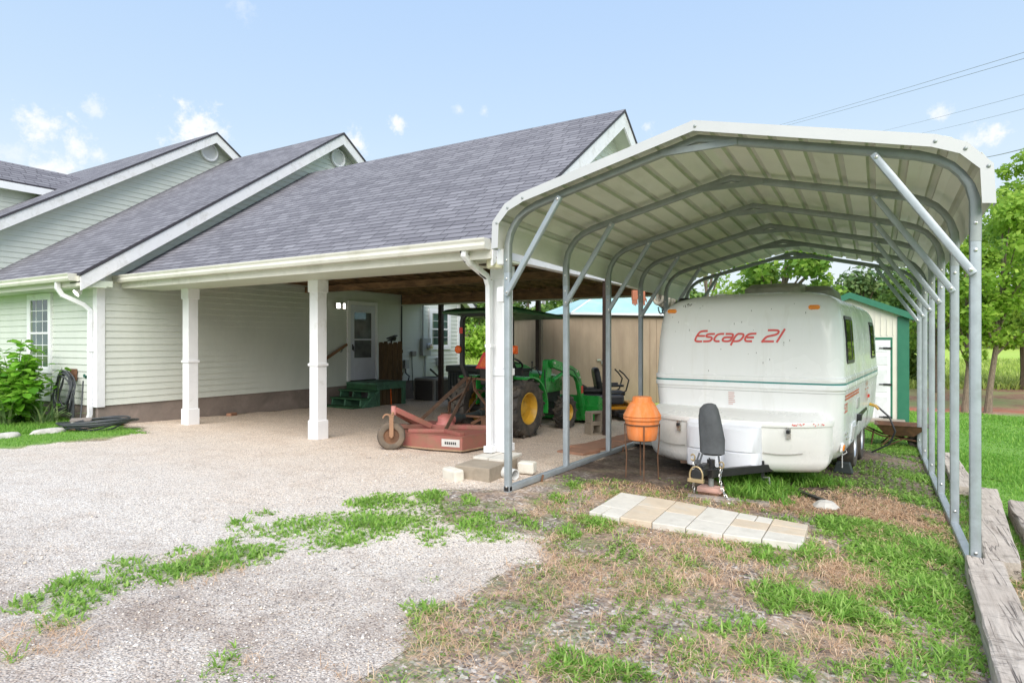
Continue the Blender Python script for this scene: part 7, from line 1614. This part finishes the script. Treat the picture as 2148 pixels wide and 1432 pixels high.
# ------------------------------------------------------------------ overhead cables
for k, (a, b, r_, lab) in enumerate([((-8.31, 59.06, 20.58), (5.1, 32.12, 13.27), .010, 'upper of the twin overhead cables crossing high at the right'), ((-8.31, 59.06, 20.38), (5.1, 32.12, 13.02), .010, 'lower of the twin overhead cables crossing high at the right'), ((.13, 69.89, 21.93), (6.12, 38.55, 13.56), .009, 'thin overhead wire below the twin cables'), ((3.32, 71.79, 21.7), (6.12, 38.55, 12.87), .009, 'thin overhead wire just above the small white cloud'), ((8.52, 74.88, 19.33), (8.15, 51.4, 14.06), .03, 'thick lowest overhead cable above the right carport corner')]):
    a, b = Vector(a), Vector(b); d_ = b - a; p0, p1 = a - d_ * .6, b + d_ * .8
    mb = MB(); mb.tube([p0.lerp(p1, u / 16) + Vector((0, 0, -1.2 * (u / 16) * (1 - u / 16) * 1.0 + .3 * 1.0)) for u in range(17)], r_, 5); single(mb, 'overhead_cable', M['wire'], lab, 'cable')
# ------------------------------------------------------------------ GRASS
def blades(name, pos, h_, w_, lean, mat, az=None):
    n = len(pos); az = rng.uniform(0, 2 * PI, n) if az is None else az
    d = np.stack([np.cos(az), np.sin(az), np.zeros(n)], 1); sd2 = np.stack([-np.sin(az), np.cos(az), np.zeros(n)], 1); up = np.array([0, 0, 1.0])
    rows_ = []
    for u, wf in ((0, .8), (.5, 1.0), (1.0, .12)):
        p = pos + d * (lean * u ** 1.6 * h_)[:, None] + up * (h_ * u * np.sqrt(np.maximum(1 - (lean * .55 * u) ** 2, .06)))[:, None]
        rows_ += [p - sd2 * (w_ * wf)[:, None], p + sd2 * (w_ * wf)[:, None]]
    V = np.stack(rows_, 1).reshape(-1, 3); o = np.arange(n)[:, None] * 6
    F = np.concatenate([o + np.array([[0, 1, 3, 2]]), o + np.array([[2, 3, 5, 4]])], 1).reshape(-1, 4)
    return arrays_obj(name, V, F, mat, None, False)
GM = {}
GM['g'] = leafmat('grass_blade_green', (.12, .29, .035), (.27, .48, .075), (.48, .64, .19), .45)
GM['c'] = leafmat('ground_cover_green', (.10, .19, .03), (.21, .34, .07), (.36, .48, .14), .3)
GM['d'] = leafmat('dry_straw', (.40, .235, .13), (.68, .45, .28), (.86, .66, .46), .15, .8)
GM['l'] = leafmat('lawn_blade', (.10, .26, .03), (.20, .43, .055), (.36, .56, .12), .45)
def zgv(P_): return np.array([zg(x, y) for x, y in P_])
def patch_points(kind, dens, spread=1.0):
    out = []; dist = []
    for cx, cy, ra, rb, an, dn, t_ in PATCHES:
        if t_ not in kind: continue
        n = int(max(PI * ra * rb, .004) * dens * dn * (.62 if t_ == 'g' and cx < -2.3 else 1))
        q = rng.uniform(0, 2 * PI, n); r_ = np.sqrt(rng.random(n)) * spread; wob = 1 + .22 * np.sin(q * 3 + cx * 9) + .16 * np.sin(q * 5 + cy * 7)
        u, v = ra * r_ * wob * np.cos(q), rb * r_ * wob * np.sin(q); x = cx + u * math.cos(an) - v * math.sin(an); y = cy + u * math.sin(an) + v * math.cos(an)
        # tufts: pull points towards local tuft centres
        tx = np.round(x / .085 + .3 * np.sin(y * 17)) * .085; ty = np.round(y / .085 + .3 * np.sin(x * 19)) * .085
        kf = rng.uniform(.0, .75, n); x = x + (tx - x) * kf; y = y + (ty - y) * kf
        out.append(np.stack([x, y], 1)); dist.append(np.clip(1.15 - r_ * .65, .3, 1))
    return np.concatenate(out), np.concatenate(dist)
def no_pavers(P_, e_):
    k_ = ~((P_[:, 0] > -2.15) & (P_[:, 0] < -.45) & (P_[:, 1] > 4.80 + .07 * (P_[:, 0] + 2.1)) & (P_[:, 1] < 5.65)); return P_[k_], e_[k_]
p2, ed = patch_points('g', 5000, 1.06); p2, ed = no_pavers(p2, ed)
n = len(p2); P3 = np.column_stack([p2, zgv(p2)]); hh = rng.uniform(.03, .095, n) * ed * np.clip(.8 + .35 * np.sin(p2[:, 0] * 5) * np.sin(p2[:, 1] * 6), .5, 1.3)
tag(blades('grass', P3, hh, rng.uniform(.0026, .0058, n) * np.clip(np.linalg.norm(p2, axis=1) / 3.4, 1, 2.0), rng.uniform(.5, 1.7, n), GM['g']), 'tufts of bright green grass creeping over the gravel edge and dirt', 'grass', kind='stuff')
sprig = np.array([(x, y) for x, y in np.column_stack([rng.uniform(-2.7, .62, 380), rng.uniform(1.3, 6.3, 380)]) if not inpoly(x, y, GB)])
sp2 = np.repeat(sprig, 16, 0) + rng.normal(size=(len(sprig) * 16, 2)) * .028; sp2, _ = no_pavers(sp2, sp2[:, 0]); n = len(sp2)
tag(blades('grass_sprigs', np.column_stack([sp2, zgv(sp2)]), rng.uniform(.02, .065, n), rng.uniform(.0016, .0034, n) * np.clip(np.linalg.norm(sp2, axis=1) / 3.4, 1, 2.2), rng.uniform(.7, 1.75, n), GM['g']), 'tiny green grass sprigs dotted over the bare dirt', 'grass', kind='stuff')
p2, ed = patch_points('w', 2600); n = len(p2); P3 = np.column_stack([p2, zgv(p2)])
tag(blades('weeds', P3, rng.uniform(.05, .19, n) * ed, rng.uniform(.004, .009, n), rng.uniform(.4, 1.5, n), GM['l']), 'tall fresh weeds under the front of the trailer', 'weeds', kind='stuff')
# low ground cover: small leaflets near the soil; also thinly everywhere on the dirt
p2, ed = patch_points('c', 6000, 1.15)
ex = np.column_stack([rng.uniform(-3.0, .75, 20000), rng.uniform(1.3, 6.4, 20000)])
keep = np.array([(not inpoly(x, y, GB)) and noise.noise(Vector((x * 2.1, y * 2.1, 3.0))) + .6 * noise.noise(Vector((x * 7, y * 7, 8.0))) > .12 for x, y in ex]); ex = ex[keep]
sp_ = np.array([(x, y) for x, y in np.column_stack([rng.uniform(-2.9, .5, 5000), rng.uniform(6, 11, 5000)]) if noise.noise(Vector((x * 1.6, y * 1.6, 5))) + (x + 1.2) * .25 > .1])
p2 = np.concatenate([p2, ex, sp_]); p2, _ = no_pavers(p2, p2[:, 0]); n = len(p2); P3 = np.column_stack([p2, zgv(p2) + rng.uniform(.004, .028, n)])
V, F = quad_leaves(P3, rng.normal(size=(n, 3)) * .5 + np.array([0, 0, 1]), rng.uniform(.004, .010, n) * np.clip(np.linalg.norm(p2, axis=1) / 3.6, 1, 2), .6)
tag(arrays_obj('ground_cover', V, F, GM['c']), 'low dull green clover like weeds over the dirt', 'ground cover', kind='stuff')
# dry straw
p2, ed = patch_points('d', 2600, 1.2)
ex = np.column_stack([rng.uniform(-2.6, .9, 30000), rng.uniform(1.2, 6.3, 30000)])
keep = np.array([(not inpoly(x, y, GB)) and noise.noise(Vector((x * 1.3 + 5, y * 1.3, 6.0))) + .5 * noise.noise(Vector((x * 5, y * 5, 2.0))) > -.02 for x, y in ex]); ex = ex[keep]
p2 = np.concatenate([p2, ex]); p2, _ = no_pavers(p2, p2[:, 0]); n = len(p2); P3 = np.column_stack([p2, zgv(p2) + rng.uniform(.002, .012, n)])
tag(blades('dry_straw', P3, rng.uniform(.02, .075, n), rng.uniform(.0008, .0016, n) * np.clip(np.linalg.norm(p2, axis=1) / 3.4, 1, 2.2), rng.uniform(1.55, 1.83, n), GM['d']), 'dry tan grass stems lying over the dirt', 'dry grass', kind='stuff')
# lawn right of the carport, and behind the trailer
L1 = np.column_stack([rng.uniform(.78, 4.6, 46000), rng.uniform(2.4, 12, 46000)]); L2_ = np.column_stack([rng.uniform(.2, 7.5, 34000), rng.uniform(10.6, 20.2, 34000)]); L3 = np.column_stack([rng.uniform(-2.6, .9, 9000), rng.uniform(10.9, 15.6, 9000)])
Lp = np.concatenate([L1, L2_, L3]); dd = -Lp[:, 0] * .5114 + Lp[:, 1] * .8594
def clear_of_ties(x, y):
    for (x0, y0), (x1, y1) in (((.60, 5.08), (.50, 2.55)), ((.945, 7.9), (.70, 5.12)), ((1.14, 7.25), (1.0, 4.9))):
        t_ = min(max(((x - x0) * (x1 - x0) + (y - y0) * (y1 - y0)) / ((x1 - x0) ** 2 + (y1 - y0) ** 2), 0), 1)
        if math.hypot(x - x0 - t_ * (x1 - x0), y - y0 - t_ * (y1 - y0)) < .10: return False
    return True
keep = np.array([(x > .78 + .1 * noise.noise(Vector((x * 2, y * 2, 0))) or y > 10.8 + .5 * noise.noise(Vector((x, y, 2)))) and clear_of_ties(x, y) for x, y in Lp]) & (dd < 16.6); Lp = Lp[keep]
edge = np.array([(x, y) for x, y in np.column_stack([rng.uniform(.60, .80, 2600), rng.uniform(5.3, 11, 2600)]) if clear_of_ties(x, y)])
Lp = np.concatenate([Lp, edge]); n = len(Lp); P3 = np.column_stack([Lp, zgv(Lp)]); dn = np.linalg.norm(Lp, axis=1)
tag(blades('lawn_grass', P3, rng.uniform(.02, .06, n) * np.clip(1 + .5 * np.sin(Lp[:, 0] * 3 + Lp[:, 1]), .6, 1.4), rng.uniform(.002, .0042, n) * np.clip(dn / 5, 1, 3.2), rng.uniform(.1, 1.0, n), GM['l']), 'short bright green lawn right of the carport', 'lawn', kind='stuff')
# grass in and around the bed at the left
Bp = np.column_stack([rng.uniform(-13.6, -9.5, 30000), rng.uniform(2.6, 5.25, 30000)])
keep = np.array([x < -9.62 + .12 * noise.noise(Vector((x * 3, y * 3, 0))) for x, y in Bp]); Bp = Bp[keep]
tall = (Bp[:, 0] < -10.75) & (Bp[:, 1] > 3.7)
n = len(Bp); P3 = np.column_stack([Bp, zgv(Bp)])
tag(blades('bed_grass', P3, np.where(tall, rng.uniform(.05, .13, n), rng.uniform(.02, .06, n)), rng.uniform(.004, .008, n), rng.uniform(.1, 1.0, n), GM['l']), 'lush grass in the bed and along its edge at the left', 'grass', kind='stuff')
# rough grass along the far field edge and under the trees
Fp = []
for _ in range(9000):
    px = random.uniform(930, 1300); d = random.uniform(26, 55); Fp.append(at_d(px, d))
for _ in range(7000):
    px = random.uniform(1850, 2200); d = random.uniform(24, 48); Fp.append(at_d(px, d))
Fp = np.array(Fp); n = len(Fp); P3 = np.column_stack([Fp, zgv(Fp)])
GM['f'] = leafmat('field_grass_blade', (.22, .31, .05), (.38, .50, .09), (.56, .62, .2), .4)
tag(blades('field_grass', P3, rng.uniform(.12, .42, n), rng.uniform(.02, .05, n), rng.uniform(.1, .9, n), GM['f']), 'tall yellow green grass of the field beyond the yard', 'grass', kind='stuff')
# a few loose stones on the gravel and dirt
sv = np.array([(0, 0, 1), (1, 0, 0), (0, 1, 0), (-1, 0, 0), (0, -1, 0), (0, 0, -.6)]); sf = np.array([(0, 1, 2), (0, 2, 3), (0, 3, 4), (0, 4, 1), (5, 2, 1), (5, 3, 2), (5, 4, 3), (5, 1, 4)])
gp_ = np.column_stack([rng.uniform(-5.5, .6, 16000), rng.uniform(1.2, 6.2, 16000)])
keep = np.array([inpoly(x, y, GB) or rng.random() < .10 for x, y in gp_]); gp_ = gp_[keep]; n = len(gp_)
sc_ = (rng.uniform(.004, .0095, n) * np.where(rng.random(n) < .04, 1.8, 1))[:, None, None] * rng.uniform(.6, 1.3, (n, 6, 1)); an = rng.uniform(0, 2 * PI, n)
ca, sa_ = np.cos(an)[:, None], np.sin(an)[:, None]; Vx = sv[None, :, 0] * ca - sv[None, :, 1] * sa_; Vy = sv[None, :, 0] * sa_ + sv[None, :, 1] * ca; Vz = np.repeat(sv[None, :, 2] * .65, n, 0)
V = np.stack([Vx, Vy, Vz], 2) * sc_ + np.column_stack([gp_, zgv(gp_) + .004])[:, None, :]
F = (sf[None] + (np.arange(n) * 6)[:, None, None]).reshape(-1, 3)
t = NT('loose_gravel'); g_ = t.n('ShaderNodeNewGeometry'); t.set(t.ramp(g_.outputs['Random Per Island'], [(0, (.24, .22, .21)), (.35, (.54, .49, .45)), (.6, (.74, .68, .62)), (.8, (.68, .55, .42)), (1, (.88, .86, .84))]), .9)
tag(arrays_obj('loose_gravel', V.reshape(-1, 3), F, t.m), 'loose pebbles scattered over the gravel driveway', 'gravel', kind='stuff')
